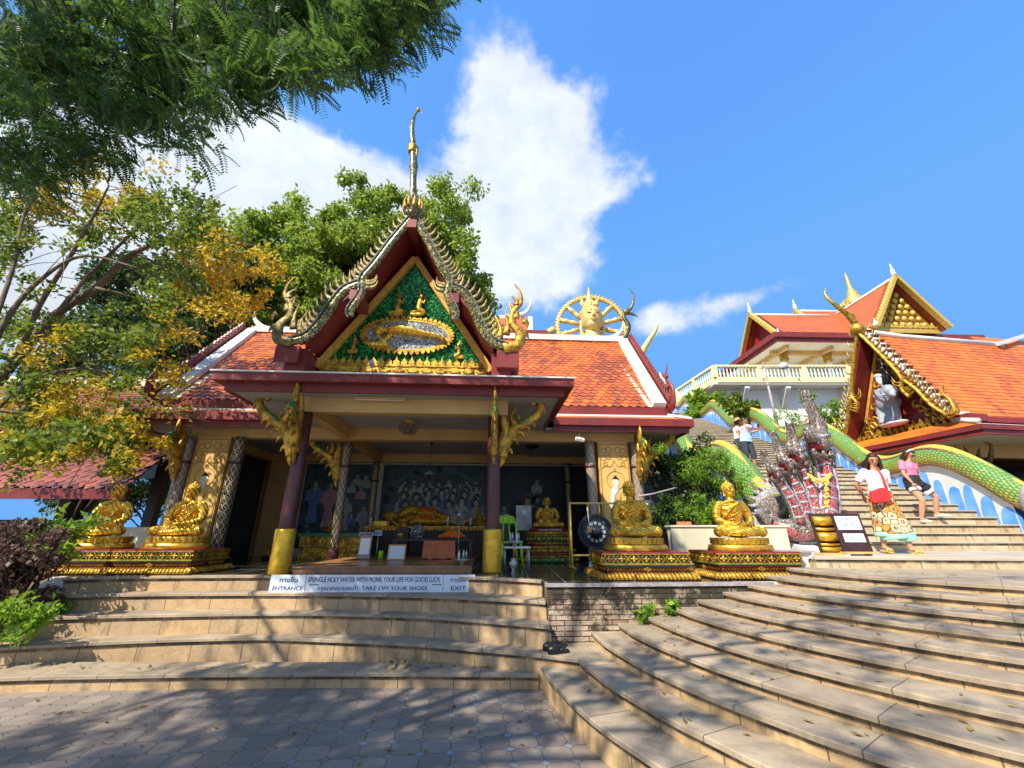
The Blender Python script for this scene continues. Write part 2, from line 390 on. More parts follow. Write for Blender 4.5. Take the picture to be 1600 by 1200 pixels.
M['tee'] = mk('white_cotton', (.80, .80, .82), .8, var=.06, vs=12, bump=.35, bs=18, bd=.015)
M['blackc'] = mk('black_cotton', (.012, .012, .016), .8, bump=.3, bs=20)
M['redbag'] = mk('red_leather_bag', (.75, .03, .03), .45, var=.12)
M['yellow'] = mk('yellow_rubber', (.80, .48, .05), .5)
M['mint'] = mk('mint_fabric', (.30, .68, .52), .8)
M['denim'] = mk('dark_denim', (.03, .04, .06), .8, var=.4, vs=14)
M['bluecl'] = mk('blue_cotton_skirt', (.22, .30, .58), .8, var=.2)
M['straw'] = mk('woven_straw', (.45, .30, .12), .8, var=.3, vs=60, bump=.6, bs=80)
M['blackpl'] = mk('black_rubber', (.01, .01, .013), .4)
M['tan'] = mk('tan_foam_sandal', (.40, .27, .13), .7)
M['bluepaint'] = mk('blue_wave_paint', (.045, .20, .72), .6, var=.45, vs=3.2, c2=(.16, .38, .85))
M['wallblue'] = mk('pale_grey_plaster', (.62, .64, .66), .7, var=.1, vs=2.2, dirt=.2, bump=.15)
M['glass'] = mk('dark_lens', (.01, .01, .012), .1)
M['screen'] = mk('blue_screen', (.06, .25, .6), .3)
M['skinmural'] = mk('mural_pale_figure', (.50, .50, .44), .6, var=.25, vs=9)
M['stonegrey'] = mk('grey_mortar_stone', (.36, .32, .33), .8, var=.3, vs=9, bump=.6, bs=30, bd=.02)
def gold(name, c=(.80, .50, .075), dark=(.30, .15, .02), rough=.33, met=.72, fold=0., bs=40, bstr=.25):
    s = NT(name); n = s.noise(9, 6, .65); c2 = s.mix(s.ramp(n, .35, .66), dark, c)
    c2 = s.mix(s.ramp(s.noise(28, 5), .5, .75, 0, .6), c2, tuple(x * .5 for x in c)); c2 = s.mix(s.ramp(s.noise(4, 7, .75, dist=.8), .54, .70, 0, .55), c2, tuple(x * .38 for x in c)); s.col(c2); s.set(s.ramp(n, .3, .7, rough + .14, rough - .05), met)
    if fold:
        x = s.xyz(s.c.outputs['Object']); w = s.n('ShaderNodeTexWave', bands_direction='DIAGONAL'); w.inputs['Scale'].default_value = fold; w.inputs['Distortion'].default_value = 3.2; w.inputs['Detail'].default_value = 1.5; w.inputs['Detail Scale'].default_value = .9
        s.l(s.c.outputs['Object'], w.inputs[0]); s.bump(w.outputs['Fac'], .75, .02)
    else: s.bump(s.noise(bs, 5), bstr, .012)
    return s.m
M['gold'] = gold('gold_paint', (.86, .53, .06), (.52, .28, .03), .3, .68)
M['goldrobe'] = gold('gold_robe_folds', (.86, .53, .06), (.55, .30, .03), .3, .68, fold=7.5)
M['gold_orn'] = gold('carved_gilding', (.78, .46, .05), (.16, .07, .015), .38, .6, bs=45, bstr=.9)
M['gold_far'] = gold('weathered_pale_gold', (.85, .62, .24), (.62, .40, .10), .45, .35)
M['gold_old'] = gold('antique_gilding', (.30, .22, .07), (.05, .04, .02), .4, .6, bs=50, bstr=.9)
M['goldcloth'] = gold('gold_fabric_wrap', (.88, .56, .05), (.66, .38, .03), .35, .6)
M['gold_wood'] = mk('ochre_frame_paint', (.62, .33, .05), .5, var=.3, vs=7, bump=.3)
# black granite floor with white joints
s = NT('black_floor_tile'); x = s.xyz(s.c.outputs['Object'])
def grid(s, a, w, p): return s.math('LESS_THAN', s.math('ABSOLUTE', s.math('SUBTRACT', s.math('FRACT', s.math('DIVIDE', a, p)), .5)), w)
g1 = s.math('MAXIMUM', grid(s, x[0], .012, .46), grid(s, x[1], .010, .92))
s.col(s.mix(g1, s.mix(s.ramp(s.noise(3, 5), .3, .7), (.010, .014, .014), (.035, .040, .038)), (.5, .5, .48))); s.set(s.ramp(s.noise(7), .3, .7, .08, .22), 0, .6); s.bump(s.noise(60), .05); M['blacktile'] = s.m
# sandstone blocks laid on risers: u = metres along, v = metres up
def stone(name, a, b, mortar, bw, bh, stain=.5, green=False):
    s = NT(name); uv = s.c.outputs['UV']; br = s.n('ShaderNodeTexBrick'); br.offset = .5; br.squash = 1
    br.inputs['Scale'].default_value = 1; br.inputs['Brick Width'].default_value = bw; br.inputs['Row Height'].default_value = bh; br.inputs['Mortar Size'].default_value = .006; br.inputs['Mortar Smooth'].default_value = .3
    br.inputs['Color1'].default_value = (*a, 1); br.inputs['Color2'].default_value = (*b, 1); br.inputs['Mortar'].default_value = (*mortar, 1); br.inputs['Bias'].default_value = .1
    s.l(uv, br.inputs['Vector']); P = s.pos()
    ve = s.n('ShaderNodeTexWave', bands_direction='DIAGONAL'); ve.inputs['Scale'].default_value = 1.5; ve.inputs['Distortion'].default_value = 9; ve.inputs['Detail'].default_value = 4; s.l(uv, ve.inputs[0])
    c = s.mix(s.math('MULTIPLY', ve.outputs['Fac'], .28), br.outputs[0], tuple(k * .62 for k in a))
    c = s.mix(s.ramp(s.noise(3.1, 6, .65, vec=P), .35, .7, 0, .45), c, (.44, .30, .15))
    # dark weathering that runs down the faces, a darker broken line below the nosing
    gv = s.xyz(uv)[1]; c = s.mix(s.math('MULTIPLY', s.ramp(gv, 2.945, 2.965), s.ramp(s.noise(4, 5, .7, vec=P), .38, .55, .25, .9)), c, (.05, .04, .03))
    c = s.mix(s.math('MULTIPLY', s.ramp(s.noise(7, 6, .75, vec=P, dist=1), .48, .66), .5), c, tuple(k * .55 for k in b))
    st = s.noise(1.0, 6, .7, vec=s.comb(s.math('MULTIPLY', s.xyz(uv)[0], 4.2), s.math('MULTIPLY', s.xyz(uv)[1], .9)))
    c = s.mix(s.ramp(st, .53, .68, 0, stain), c, (.045, .040, .030))
    if green: c = s.mix(s.ramp(s.noise(2, 5, vec=P), .55, .7, 0, .3), c, (.06, .07, .03))
    s.col(c); s.set(.75, 0, .3); s.bump(s.math('ADD', s.math('MULTIPLY', br.outputs['Fac'], -1.), s.noise(30, 5, vec=P)), .5, .008); return s.m
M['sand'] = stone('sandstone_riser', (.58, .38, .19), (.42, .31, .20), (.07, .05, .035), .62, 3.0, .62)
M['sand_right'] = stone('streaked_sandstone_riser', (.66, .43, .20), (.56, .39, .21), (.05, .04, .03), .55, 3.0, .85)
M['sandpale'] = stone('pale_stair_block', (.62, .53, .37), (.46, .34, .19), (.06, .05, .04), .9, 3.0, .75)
for nm_, radial in (('tread', False), ('tread_r', True)):
    s = NT('worn_tread_stone'); P = s.pos(); X3 = s.xyz(P)
    c = s.mix(s.ramp(s.noise(1.6, 7, .68, vec=P, dist=.6), .34, .68), (.25, .20, .148), (.50, .39, .262)); c = s.mix(s.ramp(s.noise(.9, 6, .7, vec=P, dist=1.2), .5, .7, 0, .65), c, (.11, .098, .085))
    c = s.mix(s.ramp(s.noise(5, 6, .75, vec=P, dist=2), .55, .72, 0, .5), c, (.085, .08, .07)); c = s.mix(s.ramp(s.noise(40, 4, vec=P), .5, .75, 0, .3), c, (.48, .40, .30))
    if radial: a = s.math('MULTIPLY', s.math('ARCTAN2', s.math('SUBTRACT', X3[1], 6.0), s.math('SUBTRACT', X3[0], 6.5)), 7.3)
    else: a = s.math('MULTIPLY', X3[0], 1.45)
    jt = s.math('LESS_THAN', s.math('ABSOLUTE', s.math('SUBTRACT', s.math('FRACT', s.math('ADD', a, s.math('MULTIPLY', s.noise(3, vec=P), .03))), .5)), .006)
    wv = s.n('ShaderNodeTexWhiteNoise'); s.l(s.comb(s.math('FLOOR', s.math('ADD', a, .5)), s.math('FLOOR', s.math('MULTIPLY', X3[2], 11)), 0.), wv.inputs['Vector']); c = s.mix(s.math('MULTIPLY', wv.outputs[0], .35), c, (.20, .15, .11))
    c = s.mix(s.math('MULTIPLY', jt, .8), c, (.05, .045, .035)); s.col(c); s.set(.7, 0, .35); s.bump(s.math('SUBTRACT', s.noise(45, 5, vec=P), s.math('MULTIPLY', jt, .6)), .35, .006); M[nm_] = s.m
s = NT('upper_landing_stone'); P = s.pos(); s.col(s.mix(s.ramp(s.noise(1.5, 6, .6, vec=P), .3, .7), (.34, .28, .21), (.50, .44, .34))); s.set(.7); s.bump(s.noise(40, vec=P), .25, .005); M['landing'] = s.m
# old brick wall
s = NT('mossy_brick'); P = s.c.outputs['UV']; br = s.n('ShaderNodeTexBrick'); br.offset = .5
for k, v_ in (('Scale', 1), ('Brick Width', .20), ('Row Height', .058), ('Mortar Size', .006), ('Mortar Smooth', .2), ('Bias', -.1)): br.inputs[k].default_value = v_
br.inputs['Color1'].default_value = (.50, .40, .29, 1); br.inputs['Color2'].default_value = (.26, .14, .09, 1); br.inputs['Mortar'].default_value = (.02, .018, .014, 1)
s.l(P, br.inputs['Vector']); c = s.mix(s.ramp(s.noise(9, 4, vec=P), .45, .62, 0, .5), br.outputs[0], (.40, .33, .24))
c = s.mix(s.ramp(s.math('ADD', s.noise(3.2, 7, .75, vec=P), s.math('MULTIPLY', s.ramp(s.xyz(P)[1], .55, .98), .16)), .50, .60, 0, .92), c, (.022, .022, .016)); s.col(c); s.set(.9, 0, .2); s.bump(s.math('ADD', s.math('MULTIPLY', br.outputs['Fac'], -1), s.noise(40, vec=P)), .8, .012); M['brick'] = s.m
# octagon pavers with small square stones between
s = NT('octagon_paving'); P = s.pos(); n = s.noise(2.2, 3, vec=P); x = s.xyz(P); rot = .12
ux = s.math('DIVIDE', s.math('ADD', s.math('MULTIPLY', x[0], cos(rot)), s.math('MULTIPLY', x[1], sin(rot))), .235); uy = s.math('DIVIDE', s.math('SUBTRACT', s.math('MULTIPLY', x[1], cos(rot)), s.math('MULTIPLY', x[0], sin(rot))), .235)
fx = s.math('ABSOLUTE', s.math('SUBTRACT', s.math('FRACT', ux), .5)); fy = s.math('ABSOLUTE', s.math('SUBTRACT', s.math('FRACT', uy), .5)); sm = s.math('ADD', fx, fy)
dia = s.math('GREATER_THAN', sm, .80); gr = s.math('MAXIMUM', s.math('LESS_THAN', s.math('ABSOLUTE', s.math('SUBTRACT', sm, .80)), .018), s.math('MULTIPLY', s.math('GREATER_THAN', s.math('MAXIMUM', fx, fy), .487), s.math('LESS_THAN', sm, .8)))
wnz = s.n('ShaderNodeTexWhiteNoise'); s.l(s.comb(s.math('FLOOR', ux), s.math('FLOOR', uy)), wnz.inputs['Vector'])
wn2 = s.n('ShaderNodeTexWhiteNoise'); s.l(s.comb(s.math('ROUND', ux), s.math('ROUND', uy)), wn2.inputs['Vector'])
c = s.mix(wnz.outputs[0], (.205, .172, .148), (.31, .25, .205)); blue = s.mix(s.ramp(s.math('ADD', wn2.outputs[0], s.math('MULTIPLY', x[0], .22)), .25, .95), (.23, .20, .175), (.30, .37, .43))
c = s.mix(dia, c, blue); c = s.mix(s.ramp(s.noise(1.1, 6, .65, vec=P), .4, .7, 0, .5), c, (.15, .13, .11)); c = s.mix(s.ramp(s.noise(55, 4, vec=P), .45, .8, 0, .4), c, (.26, .21, .17))
c = s.mix(s.math('MULTIPLY', gr, .8), c, (.035, .028, .022)); s.col(c); s.set(s.ramp(s.noise(5, vec=P), .3, .7, .45, .75), 0, .4); s.bump(s.math('SUBTRACT', s.noise(60, vec=P), s.math('MULTIPLY', gr, 1.6)), .6, .006); M['paving'] = s.m
# gilt lattice column
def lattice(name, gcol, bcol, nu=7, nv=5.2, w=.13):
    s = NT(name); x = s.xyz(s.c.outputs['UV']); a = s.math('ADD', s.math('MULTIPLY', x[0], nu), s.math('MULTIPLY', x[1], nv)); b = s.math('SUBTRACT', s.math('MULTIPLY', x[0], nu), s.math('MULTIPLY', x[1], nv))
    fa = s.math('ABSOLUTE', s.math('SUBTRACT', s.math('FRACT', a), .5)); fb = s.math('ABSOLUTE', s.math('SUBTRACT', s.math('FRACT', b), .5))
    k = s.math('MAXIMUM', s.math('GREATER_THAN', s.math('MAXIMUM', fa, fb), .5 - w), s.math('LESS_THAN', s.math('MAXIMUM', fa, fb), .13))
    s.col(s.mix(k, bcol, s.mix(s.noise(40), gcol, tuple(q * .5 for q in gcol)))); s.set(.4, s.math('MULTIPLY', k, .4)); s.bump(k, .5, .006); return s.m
M['lattice'] = lattice('gilt_lattice', (.62, .47, .27), (.02, .014, .012)); M['lattice_lit'] = lattice('sunlit_gilt_lattice', (.62, .52, .38), (.20, .14, .11), w=.1)  # second lattice is the lit copy, sunlight put into its paler colours
# scales for the stair naga: u round the body, v along it
def scales(name, top, bot, edge, nu=26, nv=11):
    s = NT(name); x = s.xyz(s.c.outputs['UV']); u = s.math('MULTIPLY', x[0], nu); v = s.math('MULTIPLY', x[1], nv); row = s.math('FLOOR', v)
    uu = s.math('SUBTRACT', s.math('FRACT', s.math('ADD', u, s.math('MULTIPLY', s.math('MODULO', row, 2), .5))), .5); vv = s.math('FRACT', v)
    d = s.math('SQRT', s.math('ADD', s.math('MULTIPLY', s.math('MULTIPLY', uu, uu), 3.2), s.math('MULTIPLY', s.math('MULTIPLY', vv, vv), .8)))
    rim = s.ramp(d, .62, .8); wn_ = s.n('ShaderNodeTexWhiteNoise'); s.l(s.comb(s.math('FLOOR', s.math('ADD', u, s.math('MULTIPLY', s.math('MODULO', row, 2), .5))), row), wn_.inputs['Vector'])
    side = s.math('ABSOLUTE', s.math('SUBTRACT', s.math('FRACT', s.math('ADD', x[0], .25)), .5))      # 0 at the belly, .5 at the back
    c = s.mix(s.ramp(s.math('ADD', side, s.math('MULTIPLY', wn_.outputs[0], .10)), .22, .42), bot, top); c = s.mix(s.math('MULTIPLY', wn_.outputs[0], .35), c, tuple(q * .6 for q in bot)); c = s.mix(s.math('MULTIPLY', rim, .75), c, edge); c = s.mix(s.ramp(s.noise(1.7, 7, .75, vec=s.pos()), .48, .7, 0, .5), c, tuple(q * .45 for q in bot)); c = s.mix(s.ramp(s.noise(9, 5, vec=s.pos()), .6, .75, 0, .4), c, (.55, .52, .40))
    s.col(c); s.set(.45, 0, .5); s.bump(s.math('SUBTRACT', 1, d), .7, .02); return s.m
M['scales'] = scales('green_yellow_scales', (.78, .60, .06), (.16, .34, .07), (.05, .10, .02))
M['ridge'] = mk('yellow_dorsal_fin_paint', (.72, .44, .05), .5, var=.25, vs=9, bump=.8, bs=16, bd=.03)
M['trimbrown'] = mk('brown_trim_paint', (.20, .08, .05), .6)
# glass mosaic
def mosaic(name, cols, scale=55, grout=(.04, .03, .03), met=.35, edge=.08):
    s = NT(name); d = s.vor(scale, 'DISTANCE_TO_EDGE'); cell = s.vor(scale, 'F1', 'Color'); v = s.xyz(cell)[0]; c = cols[0]
    for k, x in enumerate(cols[1:]): c = s.mix(s.math('GREATER_THAN', v, (k + 1) / len(cols)), c, x)
    g = s.math('LESS_THAN', d, edge); s.col(s.mix(g, c, grout)); s.set(s.math('ADD', s.math('MULTIPLY', s.xyz(cell)[1], .25), .12), met, .6)
    nm = s.n('ShaderNodeBump'); nm.inputs['Strength'].default_value = .5; nm.inputs['Distance'].default_value = .02; s.l(s.math('ADD', s.xyz(cell)[2], s.math('MULTIPLY', g, -1)), nm.inputs['Height']); s.l(nm.outputs[0], s.b.inputs['Normal']); return s.m
M['mos_green'] = mosaic('green_mirror_mosaic', [(.005, .17, .03), (.012, .30, .06), (.003, .09, .02), (.05, .48, .12)], 26, (.004, .03, .01), .55)
M['mos_silver'] = mosaic('silver_mirror_mosaic', [(.62, .66, .7), (.35, .4, .45), (.8, .82, .84)], 30, (.15, .15, .15), .6)
M['mos_edge'] = mosaic('blue_grey_edge_mosaic', [(.20, .27, .33), (.12, .16, .2), (.34, .38, .4)], 30, (.08, .08, .08), .25)
M['mos_dark'] = mosaic('gold_black_mosaic', [(.36, .30, .09), (.12, .10, .035), (.46, .40, .16), (.15, .17, .07)], 30, (.03, .028, .014), .3)
M['mos_red'] = mosaic('red_mirror_mosaic', [(.36, .018, .03), (.46, .03, .05), (.26, .012, .024)], 26, (.36, .30, .28), .1, .06)
M['mos_naga'] = mosaic('dark_naga_mosaic', [(.03, .05, .03), (.10, .075, .06), (.30, .24, .20), (.13, .02, .03), (.05, .07, .045)], 30, (.34, .28, .25), .08, .07)
M['mos_greenscale'] = mosaic('green_black_mosaic', [(.01, .05, .03), (.02, .09, .04), (.01, .03, .02)], 30, (.40, .40, .34), .1, .09)
M['mos_white'] = mosaic('white_band_mosaic', [(.58, .58, .62), (.38, .34, .48), (.6, .56, .54)], 36, (.22, .17, .2), .1)
# mural paintings: dark blue-green ground with forest-like mottling
s = NT('mural_ground'); n1 = s.noise(1.3, 8, .7, dist=1.5); c = s.mix(s.ramp(n1, .35, .65), (.012, .030, .040), (.055, .10, .12)); c = s.mix(s.ramp(s.noise(5, 8, .75, dist=2), .52, .66, 0, .6), c, (.03, .06, .03)); c = s.mix(s.ramp(s.noise(9, 6, .7), .6, .72, 0, .5), c, (.16, .20, .20)); s.col(c); s.set(.5); M['mural'] = s.m
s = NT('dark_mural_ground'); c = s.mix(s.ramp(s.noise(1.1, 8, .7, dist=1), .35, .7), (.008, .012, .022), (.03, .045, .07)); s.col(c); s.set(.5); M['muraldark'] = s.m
for k, c in dict(m_skin=(.44, .38, .30), m_dark=(.012, .012, .014), m_pink=(.50, .26, .26), m_blue=(.13, .22, .42), m_grey=(.34, .38, .37), m_halo=(.06, .12, .13), m_teal=(.04, .14, .14), m_flower=(.5, .16, .10)).items(): M[k] = mk('mural_' + k[2:], c, .6, var=.3, vs=14)
M['panel'] = mk('gold_ochre_panel_paint', (.68, .43, .12), .5, var=.14, vs=2.5); M['panel_line'] = mk('brown_line_painting', (.38, .19, .06), .6); M['panel_face'] = mk('pale_painted_face', (.66, .62, .54), .6); M['panel_white'] = mk('pale_blue_white_painted_robe', (.60, .64, .68), .6)
# printed wrap skirt
s = NT('batik_skirt_print'); O = s.c.outputs['Object']; v1 = s.vor(9, 'F1', 'Distance', O, .6); v2 = s.vor(9, 'F1', 'Color', O, .6); e = s.vor(9, 'DISTANCE_TO_EDGE', 'Distance', O, .6)
c = s.mix(s.math('GREATER_THAN', s.xyz(v2)[0], .55), (.62, .50, .30), (.60, .26, .03)); c = s.mix(s.math('LESS_THAN', v1, .32), c, s.mix(s.math('GREATER_THAN', s.vor(60, 'F1', 'Distance', O), .4), (.55, .50, .42), (.12, .06, .05))); c = s.mix(s.math('LESS_THAN', v1, .1), c, (.50, .10, .04)); c = s.mix(s.math('LESS_THAN', e, .05), c, (.16, .05, .02)); s.col(c); s.set(.8); s.bump(s.noise(14), .4, .02); M['batik'] = s.m
s = NT('tie_dye_shirt'); O = s.xyz(s.c.outputs['Object']); n = s.noise(9, 4, dist=1); c = s.mix(s.ramp(s.math('ADD', O[2], s.math('MULTIPLY', n, .3)), 1.25, 1.45), (.25, .55, .75), (.75, .30, .32)); c = s.mix(s.math('GREATER_THAN', s.noise(14, 3, dist=1.5), .54), c, (.72, .76, .80)); s.col(c); s.set(.8); M['tiedye'] = s.m
s = NT('checked_backpack'); O = s.xyz(s.c.outputs['Object']); a = s.math('GREATER_THAN', s.math('FRACT', s.math('MULTIPLY', O[0], 12)), .5); b = s.math('GREATER_THAN', s.math('FRACT', s.math('MULTIPLY', O[2], 12)), .5); s.col(s.mix(s.math('MULTIPLY', s.math('ADD', a, b), .5), (.70, .62, .62), (.30, .06, .10))); s.set(.8); M['plaid'] = s.m
s = NT('patterned_black_lacquer'); s.col(s.mix(s.math('GREATER_THAN', s.noise(14, 4, dist=2.5), .56), (.015, .015, .02), (.6, .6, .6))); s.set(.3); M['urn'] = s.m
s = NT('gong_face'); O = s.c.outputs['Object']; s.col(s.mix(s.ramp(s.noise(11, 7, .8), .56, .66, 0, .8), (.014, .018, .028), (.28, .32, .38))); s.set(.35, .3); s.bump(s.noise(30), .3); M['gong'] = s.m
M['yellowrail'] = mk('yellow_painted_steel', (.72, .50, .10), .4, var=.1)
# sea and hazy far water
s = NT('sea_water'); s.col((.10, .26, .38)); s.set(.25, 0, .5); s.bump(s.noise(.5, 4, vec=s.pos()), .3, .2); M['sea'] = s.m
M['lf_over'] = leafmat('feathery_leaf', [(.030, .075, .016), (.06, .13, .026), (.14, .24, .04)], .32)
M['lf_over_b'] = leafmat('feathery_leaf_dark', [(.022, .055, .020), (.04, .09, .028), (.07, .13, .035)], .25)
M['lf_mid'] = leafmat('fig_leaf', [(.08, .15, .014), (.18, .27, .025), (.34, .42, .05)], .35)
M['lf_yel'] = leafmat('yellowing_leaf', [(.19, .19, .016), (.48, .33, .022), (.72, .43, .03)], .35)
M['lf_grn'] = leafmat('almond_leaf', [(.035, .085, .012), (.08, .15, .018), (.22, .28, .03)], .35)
M['lf_dark'] = leafmat('dense_hedge_leaf', [(.014, .035, .008), (.035, .07, .014), (.07, .12, .02)], .25)
M['lf_bright'] = leafmat('fresh_leaf', [(.06, .16, .015), (.14, .30, .025), (.30, .42, .04)], .4)
M['lf_purple'] = leafmat('bronze_shrub_leaf', [(.045, .018, .02), (.11, .05, .045), (.20, .13, .10)], .25)
# ------------------------------------------------------------------ ground, terraces, steps
def ss(a, b, x): t = min(1, max(0, (x - a) / (b - a))); return t * t * (3 - 2 * t)
def stair_z(Y): return 1.29 + .41 * (Y - 8)
def terrain(X, Y):
    h = -.02
    if Y > 7.7: h = max(h, (1.35 + .30 * (Y - 7.7)) * ss(2.9, 4.2, X) * ss(7.6, 8.1, Y))
    if Y > 15.5: h = max(h, .36 * (Y - 15.5) * ss(-16, -4, X))
    if X > 4.4 and Y > 8: h = min(max(h, stair_z(Y) - .75), stair_z(Y) - .4) if X < 13.5 + .1 * Y else h
    if X < -14: h = min(h, -.5 * (-14 - X))
    if Y < -30: h = min(h, -.2 * (-30 - Y))
    h = min(h, 14.5)
    return max(h, -9.)
mb = MB(); xs = [-60, -45, -32, -24] + [-18 + i * .9 for i in range(50)] + [30, 36, 44, 60, 90]; ys = [-60, -30, -14] + [-6 + i * .8 for i in range(60)] + [45, 52, 60, 75, 95]
vs = [(X, Y, terrain(X, Y) + (.10 * sin(X * 2.3) * cos(Y * 1.9) if Y > 8 and X > 2.8 else 0) - (.03 if Y < 7.9 else 0)) for Y in ys for X in xs]; nx = len(xs)
fs = [(j * nx + i, j * nx + i + 1, (j + 1) * nx + i + 1, (j + 1) * nx + i) for j in range(len(ys) - 1) for i in range(nx - 1)]
tag(mb.add(vs, fs, smooth=True).build('terrain', M['soil']), 'dark soil hillside rising behind the shrine and the stairs', 'terrain', kind='structure')
tag(MB().quad((-3500, -3500, -8.5), (3500, -3500, -8.5), (3500, 3500, -8.5), (-3500, 3500, -8.5)).build('sea', M['sea']), 'blue sea far below, seen through the old hall', 'sea', kind='structure')
tag(MB().quad((-14, -14, .0), (9, -14, .0), (9, 6.5, .0), (-14, 6.5, .0)).build('paving', M['paving']), 'octagonal brown pavers with small blue grey squares', 'paving', kind='structure')

def slab(mb, poly, z0, z1, nose=.0, mi_side=0, mi_top=1, nfront=None):
    """solid step: outline poly (front polyline first, nfront points), sides mapped in metres"""
    k = len(poly); acc = 0; nfront = nfront or k
    zt = z1 - (.035 if nose else 0)
    for i in range(k):
        a, b = poly[i], poly[(i + 1) % k]; L = math.hypot(b[0] - a[0], b[1] - a[1])
        mb.quad((a[0], a[1], z0), (b[0], b[1], z0), (b[0], b[1], zt), (a[0], a[1], zt), mi=mi_side, uvs=[(acc + z1 * 7, 3 + z0 - z1), (acc + L + z1 * 7, 3 + z0 - z1), (acc + L + z1 * 7, 2.998), (acc + z1 * 7, 2.998)]); acc += L
    if nose:   # tread stone with a small overhang on the front edge
        q = []
        for i in range(k):
            a = V((*poly[i], 0))
            if i < nfront:
                p = V((*poly[max(i - 1, 0)], 0)); n = V((*poly[min(i + 1, nfront - 1)], 0)); t = (n - p).normalized(); a = a + V((t.y, -t.x, 0)) * nose
            q.append((a.x, a.y))
        vs = [(x, y, zt) for x, y in q] + [(x, y, z1 - .006) for x, y in q] + [(x * 1 + (poly[i][0] - x) * .35, y + (poly[i][1] - y) * .35, z1) for i, (x, y) in enumerate(q)]
        fs = [tuple(range(2 * k, 3 * k))] + [(i, (i + 1) % k, k + (i + 1) % k, k + i) for i in range(k)] + [(k + i, k + (i + 1) % k, 2 * k + (i + 1) % k, 2 * k + i) for i in range(k)] + [tuple(range(k))[::-1]]
        mb.add(vs, fs, mi=mi_top)
    else: mb.add([(x, y, z1) for x, y in poly], [tuple(range(k))], mi=mi_top)
def sp2(pts, k=6): return [(p.x, p.y) for p in spline([(a, b, 0) for a, b in pts], k)]
lst = MB()
rows = [(.15, [(-10, 3.4), (-8.6, 4.35), (-7, 4.98), (-5.49, 5.21), (-4.2, 5.3), (-3.06, 5.35), (-1.41, 5.37), (.29, 5.33)], 5.75),
        (.331, [(-10.3, 3.8), (-8.8, 4.75), (-7.3, 5.3), (-5.97, 5.68), (-4.76, 5.97), (-3.6, 6.12), (-3.0, 6.12), (-1.34, 5.86), (-.28, 5.55), (.29, 5.36), (.72, 5.16)], 6.3),
        (.575, [(-6.5, 5.85), (-6.1, 6.03), (-5.13, 6.20), (-3.37, 6.36), (-2.2, 6.3), (-1.06, 6.10), (.0, 5.72), (.455, 5.50)], 6.6),
        (.785, [(-6.55, 6.25), (-6.1, 6.42), (-5.62, 6.52), (-4.6, 6.60), (-3.43, 6.62), (-2.2, 6.54), (-1.0, 6.34), (.0, 6.02), (.435, 5.84)], 6.9),
        (.99, [(-6.5, 6.55), (-5.89, 6.78), (-4.9, 6.88), (-3.79, 6.92), (-2.5, 6.88), (-1.3, 6.80), (-.48, 6.66), (.0, 6.45), (.415, 6.22)], 7.4)]
for i, (z, f, yb) in enumerate(rows):
    P = sp2(f); nf = len(P)
    slab(lst, P + [(P[-1][0] - .0 * i, yb), (P[0][0], yb)], -.05, z, nose=.03, nfront=nf)
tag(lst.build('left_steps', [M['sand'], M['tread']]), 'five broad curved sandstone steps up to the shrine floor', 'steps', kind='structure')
RAD = {11: 6.2, 10: 5.84, 9: 5.50, 8: 5.16, 7: 4.81, 6: 4.45, 5: 4.10, 4: 3.75, 3: 3.41, 2: 3.02, 1: 2.68}
HZ = {11: .225, 10: .338, 9: .455, 8: .545, 7: .63, 6: .715, 5: .80, 4: .885, 3: .97, 2: 1.06, 1: 1.15}
rst = MB(); CX, CY = 6.5, 6.0
for k in range(11, 0, -1):
    jr = random.Random(k); P = [(CX + (RAD[k] + jr.uniform(-.007, .007)) * cos(R(a)), CY + (RAD[k] + jr.uniform(-.007, .007)) * sin(R(a))) for a in ([180 + i * 2.5 for i in range(62)])]
    if k <= 2: P = [(P[0][0], 6.12 + .03 * k)] + P
    slab(rst, P + [(CX + 3, CY + .4 - .01 * k), (CX - (RAD[k]) + .001, CY + (.2 if k > 2 else .25))], -.06, HZ[k], nose=.028, nfront=len(P))
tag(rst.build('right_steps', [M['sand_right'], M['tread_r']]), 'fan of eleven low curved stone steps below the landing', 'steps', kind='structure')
ld = MB(); slab(ld, [(4.22, 6.2), (5.3, 6.06), (6.5, 5.92), (9.5, 5.55), (15, 5.0), (15, 9.2), (4.5, 8.3), (4.18, 7.2)], .3, 1.29, nose=.02, nfront=5)
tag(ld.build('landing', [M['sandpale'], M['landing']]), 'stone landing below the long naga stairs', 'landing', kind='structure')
# shrine floor: black granite, brick face on the right
pod = MB(); FP = [(-8.2, 6.9), (-6.5, 6.62), (-5.89, 6.83), (-4.9, 6.92), (-3.79, 6.97), (-2.5, 6.92), (-1.3, 6.84), (-.48, 6.70), (.0, 6.50), (.43, 6.26), (.46, 5.79), (1.6, 5.86), (2.9, 5.94), (4.2, 6.02), (4.2, 13.6), (-8.2, 13.2)]
pod.add([(x, y, 1.0) for x, y in FP], [tuple(range(len(FP)))], mi=0)
pod.add([(x, y, z) for z in (.6, 1.0) for x, y in FP], [(i, (i + 1) % len(FP), len(FP) + (i + 1) % len(FP), len(FP) + i) for i in range(len(FP))], mi=1)
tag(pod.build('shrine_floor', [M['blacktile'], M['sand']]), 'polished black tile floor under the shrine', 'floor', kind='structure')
bw = MB(); bw.quad((.45, 5.772, .2), (4.25, 6.0, .2), (4.25, 6.0, .955), (.45, 5.772, .955), uvs=[(0, .2), (3.8, .2), (3.8, .955), (0, .955)])
bw.quad((.45, 6.3, .2), (.45, 5.772, .2), (.45, 5.772, .955), (.45, 6.3, .955), uvs=[(-.5, .2), (0, .2), (0, .955), (-.5, .955)])
